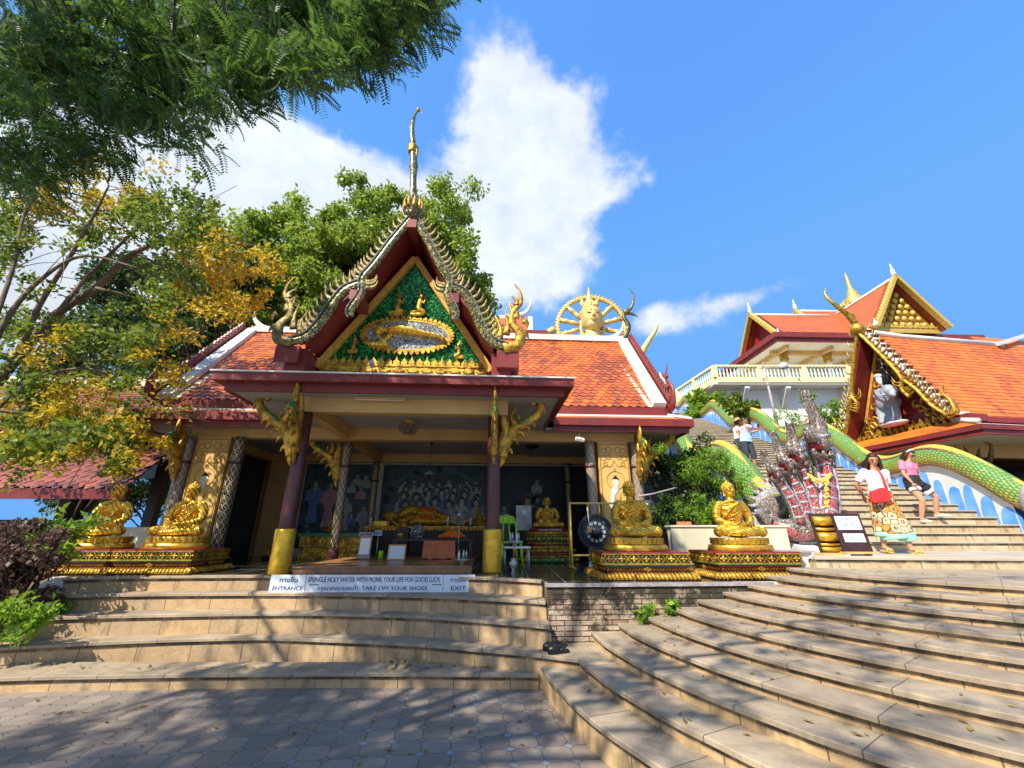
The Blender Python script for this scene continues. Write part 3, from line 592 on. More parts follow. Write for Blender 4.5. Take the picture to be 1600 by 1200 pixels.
bw.T = Matrix.Translation((.43, 5.775, .978)) @ Matrix.Rotation(math.atan2(.228, 3.8), 4, 'Z'); bw.box(0, 3.84, -.025, .1, -.022, .0195, mi=1); bw.T = None
tag(bw.build('brick_wall', [M['brick'], M['stonegrey']]), 'old moss blackened brick wall under the black terrace edge', 'wall', kind='structure')
mb = MB(); mb.T = Matrix.Translation((3.3, 5.93, 1.0)); mb.box(-.42, .62, .0, .06, -.09, -.001); mb.T = None
tag(mb.build('plaster_patch', M['wallblue']), 'flaking white plaster patch at the end of the brick wall', 'plaster')
ck = MB(); ck.prism([(0, .2), (.0, 1.0), (.25, 1.0), (1.05, .50), (1.12, .2)], (-6.56, 6.75, 0), (-.02, -1, 0), (0, 0, 1), .14)
tag(ck.build('cheek_wall', M['white']), 'chipped whitewashed cheek wall between the curved steps and the bronze shrub', 'wall')
# rear garden wall right of the shrine
gw = MB(); gw.box(2.75, 4.75, 7.52, 7.7, .9, 1.70); gw.box(2.72, 4.78, 7.5, 7.72, 1.70, 1.73)
tag(gw.build('garden_wall', M['creamwall']), 'low cream retaining wall with bricks on it below the feathery shrubs', 'wall')
mb = MB(); mb.box(2.75, 4.4, 7.44, 7.517, 1.001, 1.10); tag(mb.build('wall_skirting', M['maroon']), 'dark maroon skirting at the foot of the low cream wall', 'skirting')

# ------------------------------------------------------------------ naga stairs
def XR(Y): return 10.62 + .105 * (Y - 9)
def XL(Y): return 5.25 + .11 * (Y - 8.5)
st = MB(); tr = .39; nst = 60; TA = .10
for k in range(nst):
    Y0 = 8.05 + tr * k; z1 = 1.29 + .16 * (k + 1); xa, xb = XL(Y0) - .05, XR(Y0) + .05
    ya, yb = Y0 - TA * (8 - xa) * .5, Y0 + TA * (xb - 8) * .5
    zt = z1 - .028; off = random.random() * 3; z0 = z1 - .22
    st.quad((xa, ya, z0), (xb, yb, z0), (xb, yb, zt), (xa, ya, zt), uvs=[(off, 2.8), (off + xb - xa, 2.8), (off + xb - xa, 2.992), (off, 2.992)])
    st.add([(xa, ya - .03, zt), (xb, yb - .03, zt), (xb, yb + tr + .03, zt), (xa, ya + tr + .03, zt), (xa, ya - .03, z1), (xb, yb - .03, z1), (xb, yb + tr + .03, z1), (xa, ya + tr + .03, z1)], [(4, 5, 6, 7), (0, 1, 5, 4), (0, 3, 2, 1)], mi=1)
Yt = 8.05 + tr * nst; st.box(XL(Yt) - 1, XR(Yt) + 6, Yt, Yt + 8, 8, 1.29 + .16 * nst, mi=1)
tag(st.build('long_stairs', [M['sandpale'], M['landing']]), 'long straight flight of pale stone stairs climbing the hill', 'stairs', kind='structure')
def rail(X, Y0, Y1, Yc, name, label, thick, inner, ext=None, wave_from=None):
    root = empty(name, (X(Y0), Y0, 0), 0, label, 'balustrade', 'naga balustrades of the long stairs')
    o = V((X(Y0), Y0, 0)); N = int((Y1 - Y0) / .18); body = []; ridge = []; wall = MB()
    def cz(Y): return stair_z(Y) + .80 + .37 * cos(2 * pi * (Y - Yc) / 4.45)
    for i in range(N + 1):
        Y = Y0 + (Y1 - Y0) * i / N; body.append(V((X(Y), Y, cz(Y))) - o)
    if ext: body = [V(e) - o for e in ext] + body
    mb = MB(); mb.tube(body, thick, n=20, up=(0, 0, 1), vs_=1); mb.build('scaled_body', M['scales'], root)
    side = V((inner, 0, 0))
    mb = MB(); mb.tube([p + V((0, 0, thick * .86)) for p in body], thick * .50, n=8, up=(0, 0, 1), flat=(.9, .74)); mb.build('dorsal_ridge', M['ridge'], root)
    mb = MB()
    for sg in (1, -1): mb.tube([p + V((sg * thick * .56, 0, thick * .82)) for p in body], .032, n=5)
    for sg in (1, -1): mb.tube([p + V((sg * thick * .8, 0, -thick * .66)) for p in body], .035, n=5)
    mb.build('edge_trim', M['trimbrown'], root)
    # wall under the body
    for i in range(N):
        Ya = Y0 + (Y1 - Y0) * i / N; Yb = Y0 + (Y1 - Y0) * (i + 1) / N
        for sg in (1, -1):
            dx = sg * .15
            wall.quad((X(Ya) + dx - o.x, Ya - o.y, stair_z(Ya) - 1.3), (X(Yb) + dx - o.x, Yb - o.y, stair_z(Yb) - 1.3), (X(Yb) + dx - o.x, Yb - o.y, cz(Yb) - thick * .7), (X(Ya) + dx - o.x, Ya - o.y, cz(Ya) - thick * .7))
    wall.build('wave_wall', M['wallblue'], root)
    wp = MB(); kk = 0; Y = Y0 + .1 if wave_from is None else wave_from; rg = random.Random(3)
    while Y < Y1:
        top = cz(Y) - thick * .9 - stair_z(Y); h = min(top - .06, (.30 + .22 * rg.random()) * (.75 + .5 * cos(2 * pi * (Y - Yc) / 4.45)) + .12); w = .17 + .08 * rg.random()
        for sg in ((inner,) if inner * X(Y) < 0 or True else ()):
            n = 9; pl_ = [(w * cos(a), h * sin(a) * 1.0) for a in [pi * j / n for j in range(n + 1)]]
            pl_ = [(-w, -.45)] + pl_[::-1] + [(w, -.45)]
            for s2 in (inner, -inner): wp.prism(pl_, (X(Y) + s2 * .152 - o.x, Y - o.y, stair_z(Y) + .02), (0, 1, .41), (0, 0, 1), .012)
        Y += w * 1.5 + .04
    wp.build('painted_waves', M['bluepaint'], root); return root
railR = rail(XR, 8.9, 30.5, 10.1, 'naga_balustrade', 'scaly naga balustrade running past the orange temple, behind both women', .265, -1, ext=[(10.6, 7.6, 1.55), (10.6, 8.3, 1.95)])
def XL2(Y): return XL(Y)
railL = rail(XL2, 9.1, 30.5, 10.45, 'naga_balustrade', 'scaly naga balustrade ending at the many headed naga', .30, 1, ext=[(5.2, 8.45, 2.05), (5.24, 8.75, 2.2)])
cl = MB(); cl.ell((0, -.45, 2.15), (.40, .30, .46), 16, 12); cl.ell((0, -.75, 2.0), (.34, .4, .40), 14, 10); cl.build('stone_collar', M['stonegrey'], railR)
mb = MB(); mb.prism([(-.95, -.5), (-.95, .05), (-.55, .14), (-.1, .35), (.7, .85), (.7, -.5)], (5.25, 8.4, 1.25), (.03, 1, 0), (0, 0, 1), .34); 
o = mb.build('naga_plinth_wall', M['wallblue']); tag(o, 'pale plaster plinth carrying the many headed naga', 'plinth')
# ------------------------------------------------------------------ shrine pavilion
PAV = empty('shrine_pavilion', (OX, OY, 0), YAW, 'open Thai shrine with steep orange tiled roof and a green mosaic pediment', 'shrine')
def tiles(mb, o, ux, uv, w0, w1, H, tw=.17, th=.15, pointed=True, x0=0., base=True):
    """overlapping tiles on a slope: o bottom centre, ux along the eave, uv up the slope, half widths w0 (bottom) and w1 (top)"""
    o = V(o); ux = V(ux).normalized(); uv = V(uv).normalized(); n = ux.cross(uv).normalized()
    rows = int(H / th) + 1
    for r in range(rows):
        v = r * th; hw = w0 + (w1 - w0) * v / H; k = int(hw / tw) + 1
        for i in range(-k, k + 1):
            x = (i + (.5 if r % 2 else 0)) * tw
            if abs(x) > hw + tw * .3 or v > H: continue
            j = random.random() * .006; T = th * 1.35; h = tw * .49
            a = n * (.030 + j); b = n * .008
            if pointed: pts = [(x, v - th * .42, a), (x + h, v + th * .08, a * .9), (x + h, v + T, b), (x - h, v + T, b), (x - h, v + th * .08, a * .9)]
            else: pts = [(x - h, v - .02, a), (x + h, v - .02, a), (x + h, v + T, b), (x - h, v + T, b)]
            P = [o + ux * (p + x0) + uv * q + e for p, q, e in pts]; D = -n * .014
            m = len(P); mb.add(P + [p + D for p in P[:3 if pointed else 2]] , [tuple(range(m))] + ([(0, m, m + 1, 1), (0, 4, m + 2 if False else m, m)][:1] if pointed else [(0, m, m + 1, 1)]))
def roof_sheet(mb, o, ux, uv, w0, w1, H, x0=0., th=.05):
    o = V(o); ux = V(ux).normalized(); uv = V(uv).normalized(); n = ux.cross(uv).normalized() * th
    P = [o + ux * (x0 - w0), o + ux * (x0 + w0), o + uv * H + ux * (x0 + w1), o + uv * H + ux * (x0 - w1)]
    mb.add(P + [p - n for p in P], [(0, 1, 2, 3), (7, 6, 5, 4), (0, 4, 5, 1), (1, 5, 6, 2), (2, 6, 7, 3), (3, 7, 4, 0)])
CEIL = 3.86; ye, ze, yr, zr = 1.95, 4.42, 5.0, 7.62
sl = V((0, yr - ye, zr - ze)); SLH = sl.length
roof = MB(); roof_sheet(roof, (0, ye, ze), (1, 0, 0), sl, 5.62, 6.0, SLH); roof_sheet(roof, (0, 2 * yr - ye, ze), (-1, 0, 0), (0, ye - yr, zr - ze), 5.62, 6.0, SLH)
rf = roof.build('main_roof', M['maroon'], PAV)
mb = MB(); tiles(mb, (0, ye, ze), (1, 0, 0), sl, 5.5, 5.9, SLH, .20, .165); mb.build('roof_tiles', M['tile'], rf)
# verges: white plaster band, maroon combed board and horn at the foot
for sg in (-1, 1):
    a = V((sg * 5.62, ye - .05, ze - .02)); b = V((sg * 6.0, yr, zr))
    mb = MB(); mb.beam(a + V((0, 0, .05)), b + V((0, 0, .08)), .30, .16, up=(0, -1, 1)); 
    horn(mb, [b + V((-sg * .9, 0, .05)), b + V((-sg * .35, 0, .14)), b + V((sg * .02, 0, .45)), b + V((sg * .10, 0, .75))], .16, flat=(.5, 1), k=6)
    mb.build('verge_band', M['white'], PAV)
    mb = MB(); oo = V((sg * .24, 0, 0)); mb.beam(a + oo + V((0, 0, .05)), b + oo + V((0, 0, .10)), .07, .36, up=(0, -1, 1)); nn = V((0, -1, 1)).normalized()
    for i in range(24):
        p = a.lerp(b, (i + .5) / 24) + oo + nn * .18; d = (b - a).normalized()
        mb.prism([(-.07, 0), (.05, 0), (.11, .15), (.0, .10)], p, d, nn, .05)
    horn(mb, [a + oo + V((0, .1, 0)), a + oo + V((sg * .02, -.12, .05)), a + oo + V((sg * .04, -.16, .42)), a + oo + V((sg * .0, -.02, .75)), a + oo + V((sg * .05, -.10, 1.12))], .15, flat=(.4, 1), k=6)
    for q in (.25, .5, .75): horn(mb, [a + oo + V((0, -.1, q)), a + oo + V((0, .12, q + .12)), a + oo + V((0, .16, q + .3))], .07, flat=(.4, 1), k=4)
    mb.build('verge_board', M['maroon'], PAV)
    mb = MB(); mb.prism([(-3.1, 0), (3.1, 0), (0, zr - ze)], (sg * 5.4, yr, ze), (0, 1, 0), (0, 0, 1), .1); mb.build('gable_wall', M['creamwall'], PAV)
mb = MB(); mb.box(-6.0, 6.0, yr - .13, yr + .13, zr - .02, zr + .17); mb.build('ridge_cap', M['white'], PAV)
b = V((6.15, yr, zr + .3)); mb = MB()
horn(mb, [b + V((-.1, 0, -.2)), b + V((.12, 0, .3)), b + V((.0, 0, .75)), b + V((.30, 0, 1.05)), b + V((.42, 0, 1.5)), b + V((.30, 0, 1.9))], .11, flat=(.55, 1), k=7, mi=0)
horn(mb, [b + V((.1, 0, .85)), b + V((.35, 0, .78)), b + V((.5, 0, .70))], .08, flat=(.5, 1), k=4); mb.ell(b + V((.1, 0, .88)), (.12, .09, .12)); mb.build('ridge_finial', M['gold_old'], PAV)
# red band under the steep roof, skirt roof, fascias
mb = MB(); mb.box(-5.85, 5.85, 1.9, 2.05, 4.19, 4.40); mb.box(-5.75, 5.75, 1.93, 8.0, 4.12, 4.19); mb.box(-5.9, -5.75, 1.9, 8.1, 4.19, 4.40); mb.box(5.75, 5.9, 1.9, 8.1, 4.19, 4.40); mb.build('upper_fascia', M['maroon'], PAV)
def board(mb, x0, x1, y, z0, z1, d=.06): mb.box(x0, x1, y, y + d, z0, z1)
for sg in (-1, 1):
    mb = MB(); xa, xb = (3.02, 6.15) if sg > 0 else (-6.15, -3.02)
    mb.box(xa, xb, 1.70, 1.76, 3.755, 3.90); mb.box(xa - (.1 if sg < 0 else 0), xb + (.1 if sg > 0 else 0), 1.62, 1.70, 3.88, 4.05)
    X = sg * 6.15; mb.box(min(X, X - sg * .06), max(X, X - sg * .06), 1.76, 8.6, 3.755, 3.90); X = sg * 6.25; mb.box(min(X, X - sg * .08), max(X, X - sg * .08), 1.70, 8.6, 3.88, 4.05)
    mb.build('eave_fascia', M['maroon'], PAV)
mb = MB()
for sg in (-1, 1):
    xa, xb = (3.0, 6.2) if sg > 0 else (-6.2, -3.0)
    mb.add([(xa, 1.66, 4.05), (xb, 1.66, 4.05), (sg * 5.75 if sg > 0 else -5.75 if False else (xb if sg < 0 else 5.75), 1.93, 4.20), (xa if sg > 0 else -5.75, 1.93, 4.20)] if sg > 0 else [(xa, 1.66, 4.05), (xb, 1.66, 4.05), (xb, 1.93, 4.20), (-5.75, 1.93, 4.20)], [(0, 1, 2, 3)])
    mb.add([(sg * 6.22, 1.66, 4.05), (sg * 6.22, 8.6, 4.05), (sg * 5.78, 8.2, 4.2), (sg * 5.78, 1.93, 4.2)], [(0, 1, 2, 3)])
sk = mb.build('skirt_roof', M['tile'], PAV)
for sg in (-1, 1):
    mb = MB(); xa, xb = (3.0, 6.25) if sg > 0 else (-6.25, -3.0); mb.box(xa, xb, 1.84, 1.90, 4.10, 4.19)
    mb.beam((sg * 6.24, 1.66, 4.08), (sg * 5.78, 1.95, 4.24), .08, .05); mb.box(min(sg * 6.0, sg * 6.06), max(sg * 6.0, sg * 6.06), 1.8, 8.3, 4.12, 4.18)
    mb.build('flashing', M['white'], PAV)
mb = MB(); [MB().box(*bb).build('soffit', M['soffit'], PAV) for bb in ((-6.09, -2.86, 1.765, 8.5, 3.80, 3.84), (2.86, 6.09, 1.765, 8.5, 3.80, 3.84), (-2.86, 2.86, -.40, 8.5, CEIL, CEIL + .06))]
# porch slab
mb = MB(); mb.box(-2.87, 2.87, -.46, -.40, CEIL - .02, 4.0); mb.box(-2.87, -2.81, -.40, 1.70, CEIL - .02, 4.0); mb.box(2.81, 2.87, -.40, 1.70, CEIL - .02, 4.0)
mb.box(-3.02, 3.02, -.62, -.46, 3.98, 4.12); mb.box(-3.02, -2.87, -.46, 1.80, 3.98, 4.12); mb.box(2.87, 3.02, -.46, 1.80, 3.98, 4.12); mb.build('porch_fascia', M['maroon'], PAV)
mb = MB(); mb.box(-3.05, 3.05, -.65, -.50, 4.122, 4.145); mb.box(-2.9, 2.9, -.5, 1.9, 4.0, 4.11); mb.build('porch_slab', M['white'], PAV)
# beams
mb = MB(); bz = 3.6
mb.box(-1.9, 1.9, -.10, .10, bz, CEIL - .001); mb.box(-2.0, 2.0, .9, 1.06, 3.69, CEIL - .001) if False else None
for sg in (-1, 1): mb.box(sg * 1.66 - .09, sg * 1.66 + .09, .10, 2.13, bz + .003, CEIL - .002); mb.box(sg * 1.66 - .09, sg * 1.66 + .09, 2.37, 5.3, bz + .003, CEIL - .002)
mb.box(-5.0, -2.861, 2.12, 2.36, bz - .003, 3.799); mb.box(2.861, 5.0, 2.12, 2.36, bz - .003, 3.799); mb.box(-2.86, 2.86, 2.13, 2.37, bz, CEIL - .003)
mb.box(-4.9, 4.9, 5.3, 5.5, bz - .002, 3.798); mb.box(-2.8, 2.8, 5.32, 5.48, 3.799, CEIL - .003)
for sg in (-1, 1): mb.box(sg * 4.9 - .1, sg * 4.9 + .1, 2.37, 5.29, bz + .002, 3.797)
mb.build('ceiling_beams', M['cream'], PAV)
# porch columns with gold cloth
for sg in (-1, 1):
    mb = MB(); mb.lathe([(.122, 0), (.118, .8), (.112, 1.6), (.108, 2.6)], (sg * 1.66, 0, 1.0), 28); c = mb.build('column', M['purple'], PAV)
    mb = MB(); mb.lathe([(.150, 0), (.156, .02), (.152, .3), (.155, .62), (.150, .66), (.12, .66)], (sg * 1.66, 0, 1.002), 28)
    pass
    mb.build('gold_cloth', M['goldcloth'], c)
# gilt lattice columns
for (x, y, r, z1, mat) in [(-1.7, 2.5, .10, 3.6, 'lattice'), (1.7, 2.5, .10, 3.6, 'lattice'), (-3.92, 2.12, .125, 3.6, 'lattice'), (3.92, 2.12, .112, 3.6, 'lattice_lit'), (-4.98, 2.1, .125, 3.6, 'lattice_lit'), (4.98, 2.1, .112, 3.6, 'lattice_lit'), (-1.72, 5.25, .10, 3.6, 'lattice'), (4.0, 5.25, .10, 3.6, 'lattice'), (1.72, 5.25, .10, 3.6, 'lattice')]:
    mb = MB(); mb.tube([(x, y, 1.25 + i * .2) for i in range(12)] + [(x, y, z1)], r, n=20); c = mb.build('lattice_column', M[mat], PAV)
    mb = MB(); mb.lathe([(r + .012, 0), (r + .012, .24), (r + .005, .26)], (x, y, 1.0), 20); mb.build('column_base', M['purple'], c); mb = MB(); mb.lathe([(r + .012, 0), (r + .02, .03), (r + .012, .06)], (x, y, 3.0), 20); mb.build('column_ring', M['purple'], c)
# painted wall panels either side
def oval(rx, rz, n=20, a0=0, a1=2 * pi): return [(rx * cos(a0 + (a1 - a0) * i / n), rz * sin(a0 + (a1 - a0) * i / n)) for i in range(n)]
def halo(mb, x, z, r, w, y, n=22, mi=0, sx=1):
    for i in range(n):
        a, b = 2 * pi * i / n, 2 * pi * (i + 1) / n; mb.beam((x + r * cos(a) * sx, y, z + r * sin(a)), (x + r * cos(b) * sx, y, z + r * sin(b)), .006, w, up=(0, 0, 1), mi=mi)
for sg in (-1, 1):
    x0 = sg * 4.45; mb = MB(); mb.box(x0 - .35, x0 + .35, 2.06, 2.34, 1.0, 3.6); pn = mb.build('painted_panel', M['panel'], PAV)
    mb = MB(); y = 2.055
    for (dx0, dx1, za, zb) in [(-.33, -.31, 1.05, 3.55), (.31, .33, 1.05, 3.55), (-.31, .31, 3.53, 3.55)]: mb.box(x0 + dx0, x0 + dx1, y - .003, y + .004, za, zb)
    for q in (-1, 1):   # scroll work at the top and an arch
        for (cx, cz, r) in [(.10, 3.40, .07), (.22, 3.38, .06), (.24, 3.22, .06), (.12, 3.24, .05), (.20, 3.08, .045)]: halo(mb, x0 + q * cx, cz, r, .014, y, 12)
        for i in range(8):
            a, b = i / 8, (i + 1) / 8; mb.beam((x0 + q * .29 * (1 - a), y, 2.98 + .20 * a ** 2.2 + .05 * sin(a * 6)), (x0 + q * .29 * (1 - b), y, 2.98 + .20 * b ** 2.2 + .05 * sin(b * 6)), .006, .018, mi=0)
    halo(mb, x0, 2.72, .20, .010, y); mb.prism([(-.03, 0), (.03, 0), (0, .11)], (x0, y, 2.92), (1, 0, 0), (0, 0, 1), .006)
    for k in range(5): mb.beam((x0 + .10 - .01 * k, y, 2.45 - .1 * k), (x0 + .02 * k, y, 2.0 - .16 * k), .006, .010)
    mb.build('line_painting', M['panel_line'], pn)
    mb = MB(); mb.prism([(-.10, .12), (-.13, .0), (-.16, -.25), (-.15, -.50), (-.05, -.85), (.05, -1.0), (.12, -1.02), (.14, -.95), (.06, -.92), (-.03, -.75), (-.09, -.45), (-.09, -.2), (-.02, .0), (.05, .08), (.04, .16), (-.04, .17)], (x0, y, 2.42), (1, 0, 0), (0, 0, 1), .007, mi=1)
    mb.prism(oval(.072, .105), (x0, y - .001, 2.67), (1, 0, 0), (0, 0, 1), .008, mi=0); mb.prism(oval(.078, .05, 12, 0, pi), (x0, y - .002, 2.735), (1, 0, 0), (0, 0, 1), .010, mi=2); mb.prism(oval(.03, .035), (x0, y - .002, 2.79), (1, 0, 0), (0, 0, 1), .010, mi=2)
    mb.build('painted_figure', [M['panel_face'], M['panel_white'], M['black']], pn)
# walls and murals
mb = MB(); mb.box(-5.0, 5.0, 5.75, 5.95, 1.0, 3.79); mb.build('rear_wall', M['creamwall'], PAV)
for bb in ((-5.12, -5.0, 2.6, 5.75, 1.0, 3.79), (5.0, 5.12, 2.6, 5.75, 1.0, 3.79), (-4.85, -3.95, 5.45, 5.74, 1.0, 3.6)): MB().box(*bb).build('side_wall', M['cream'], PAV)
MB().box(-3.9, -1.85, 5.70, 5.745, 1.2, 3.58).build('mural', M['mural'], PAV); mur = MB().box(-1.6, 1.6, 5.70, 5.745, 1.2, 3.58).build('mural', M['mural'], PAV)
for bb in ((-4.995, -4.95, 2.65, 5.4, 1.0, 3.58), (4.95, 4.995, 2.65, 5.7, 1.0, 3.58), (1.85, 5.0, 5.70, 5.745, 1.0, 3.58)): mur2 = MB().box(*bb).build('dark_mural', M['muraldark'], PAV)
MM = [M[k] for k in ('m_skin', 'm_dark', 'm_pink', 'm_blue', 'm_grey', 'm_halo', 'm_teal', 'm_flower')]
def mfig(mb, x, z, s, y, robe, lean=0., bust=True, full=False):
    U, Z = (1, 0, 0), (0, 0, 1)
    mb.prism(oval(.19 * s, .20 * s), (x, y + .004, z), U, Z, .002, mi=5)
    if full: mb.prism([(-.14, -.15), (.14, -.15), (.17, -.5), (.12, -.75), (.22, -1.25), (-.16, -1.25), (-.10, -.75), (-.18, -.5)], (x, y + .0, z), (s, 0, 0), (0, 0, s), .003, mi=robe)
    mb.prism([(-.10, -.13), (.10, -.13), (.26, -.24), (.30, -.55), (-.30, -.55), (-.26, -.24)], (x, y, z), (s, 0, 0), (0, 0, s), .004, mi=robe)
    mb.prism([(-.04, -.05), (.04, -.05), (.06, -.17), (0, -.25), (-.06, -.17)], (x, y - .004, z), (s, 0, 0), (0, 0, s), .003, mi=0)
    mb.prism(oval(.098 * s, .125 * s, 14), (x, y - .004, z), U, Z, .003, mi=1); mb.prism(oval(.075 * s, .10 * s, 12), (x + lean * s, y - .007, z - .018 * s), U, Z, .003, mi=0)
    mb.prism(oval(.035 * s, .05 * s, 8), (x, y - .006, z + .13 * s), U, Z, .003, mi=1)
    for q in (-1, 1): mb.prism([(-.018, 0), (.018, 0), (.014, .008), (-.014, .008)], (x + (lean + q * .03) * s, y - .010, z), (s, 0, 0), (0, 0, s), .003, mi=1)
    mb.prism([(-.012, 0), (.012, 0), (0, .006)], (x + lean * s, y - .010, z - .065 * s), (s, 0, 0), (0, 0, s), .003, mi=7)
mb = MB(); y = 5.69; rg = random.Random(5)
for row, (z, n, s, off) in enumerate([(3.02, 9, .52, .0), (2.86, 8, .66, .1), (2.66, 7, .86, .05), (2.44, 6, 1.0, .2)]):
    for i in range(n):
        x = -1.1 + (2.5) * (i + .5 + off * .5) / n; mfig(mb, x + rg.uniform(-.05, .05), z + rg.uniform(-.05, .08) - .25 * abs(x) ** 2 * .15, s, y - .010 * row, rg.choice([4, 4, 3, 4, 6, 0]), rg.uniform(-.015, .015))
for i in range(26): a = pi * (i / 25); mb.prism(oval(.11, .08, 7), (1.42 * cos(a), 5.694, 2.5 + .95 * sin(a)), (1, 0, 0), (0, 0, 1), .003, mi=rg.choice([6, 6, 1, 5]))
mb.build('painted_crowd', MM, mur)
mb = MB()
for (x, z, s, r, fl) in [(-3.55, 3.0, .9, 3, 1), (-3.1, 2.95, .95, 2, 1), (-2.1, 3.2, .6, 4, 0), (-2.35, 3.22, .5, 4, 0), (-2.5, 3.0, .5, 4, 0), (-2.2, 2.85, .55, 2, 0), (-2.6, 2.55, .7, 4, 1), (-2.05, 2.3, .7, 4, 1), (-2.4, 2.1, .5, 3, 0)]: mfig(mb, x, z, s, y, r, 0, full=bool(fl))
for i in range(40): mb.prism(oval(rg.uniform(.03, .07), rg.uniform(.02, .04), 7), (rg.uniform(-3.85, -1.9), 5.694, rg.uniform(1.25, 1.9)), (1, 0, 0), (0, 0, 1), .003, mi=rg.choice([6, 6, 7, 1, 4]))
mb.build('painted_attendants', MM, mur)
mb = MB()
for i in range(60): 
    t = rg.random(); mb.prism(oval(.05 + .04 * rg.random(), .05, 8), (3.1 + (1 - t) * rg.uniform(-.55, .55), 5.69, 1.6 + 1.3 * t), (1, 0, 0), (0, 0, 1), .003, mi=rg.choice([4, 6, 6, 1, 3]))
mfig(mb, 3.1, 3.1, .6, 5.688, 4); mb.build('painted_pagoda', MM, mur2); mb = MB(); mfig(mb, 2.1, 2.3, .9, 5.688, 4, full=True); mb.build('painted_attendant', MM, mur2)

# ------------------------------------------------------------------ porch gable
yb = -.5; yp = .10; ax = -.04; AZ = 7.5
GB = [(ax, AZ), (.66, 6.14), (.84, 5.88), (1.19, 5.44), (1.40, 5.0), (1.62, 4.72)]   # slope of the underside, right half
mb = MB()
for sg in (-1, 1):
    P = [(ax + sg * (x - ax), z) for x, z in GB]
    for i in range(len(P) - 1):
        a, b = P[i], P[i + 1]; mb.add([(a[0], yb, a[1]), (b[0], yb, b[1]), (b[0], 4.9, b[1]), (a[0], 4.9, a[1]), (a[0], yb, a[1] + .1), (b[0] + sg * .07, yb, b[1] + .08), (b[0] + sg * .07, 4.9, b[1] + .08), (a[0], 4.9, a[1] + .1)], [(0, 1, 2, 3), (4, 7, 6, 5), (0, 4, 5, 1)])
mb.box(ax - .07, ax + .07, yb + .02, 4.8, AZ - .16, AZ - .02)
gr = mb.build('gable_roof', M['red'], PAV)
mb = MB()
for sg in (-1, 1):
    a = V((ax + sg * .03, 0, AZ + .1)); b = V((ax + sg * 1.05, 0, 5.75)); c = V((ax + sg * 1.75, 0, 4.8))
    for p, q in ((b, a), (c, b)): d = q - p; tiles(mb, (p.x, 2.2, p.z), (0, 1, 0) if sg < 0 else (0, -1, 0), (d.x, 0, d.z), 2.55, 2.55, d.length, .20, .165)
mb.build('gable_tiles', M['tile'], gr)
mb = MB(); mb.box(ax - .1, ax + .1, yb + .3, 4.9, AZ + .1, AZ + .25); mb.build('gable_ridge', M['white'], gr)
MB().box(ax - .09, ax + .09, yb - .06, yb + .3, AZ - .22, AZ - .03).build('ridge_purlin_end', M['maroon'], PAV)
for sg in (-1, 1):      # purlin ends under the boards and the big foot blocks
    mb = MB(); mb.box(*sorted((ax + sg * .80, ax + sg * 1.0)), yb - .04, yp, 5.62, 5.82); mb.build('purlin_end', M['maroon'], PAV); mb = MB()
    mb.box(*sorted((ax + sg * 1.63, ax + sg * 1.98)), -.38, 1.2, 4.13, 4.68); mb.box(*sorted((ax + sg * 1.72, ax + sg * 2.12)), -.50, .9, 4.36, 4.67)
    mb.box(*sorted((ax + sg * 1.99, ax + sg * 2.06)), -.2, 1.0, 4.13, 4.36)
    mb.build('gable_bracket', M['maroon'], PAV)
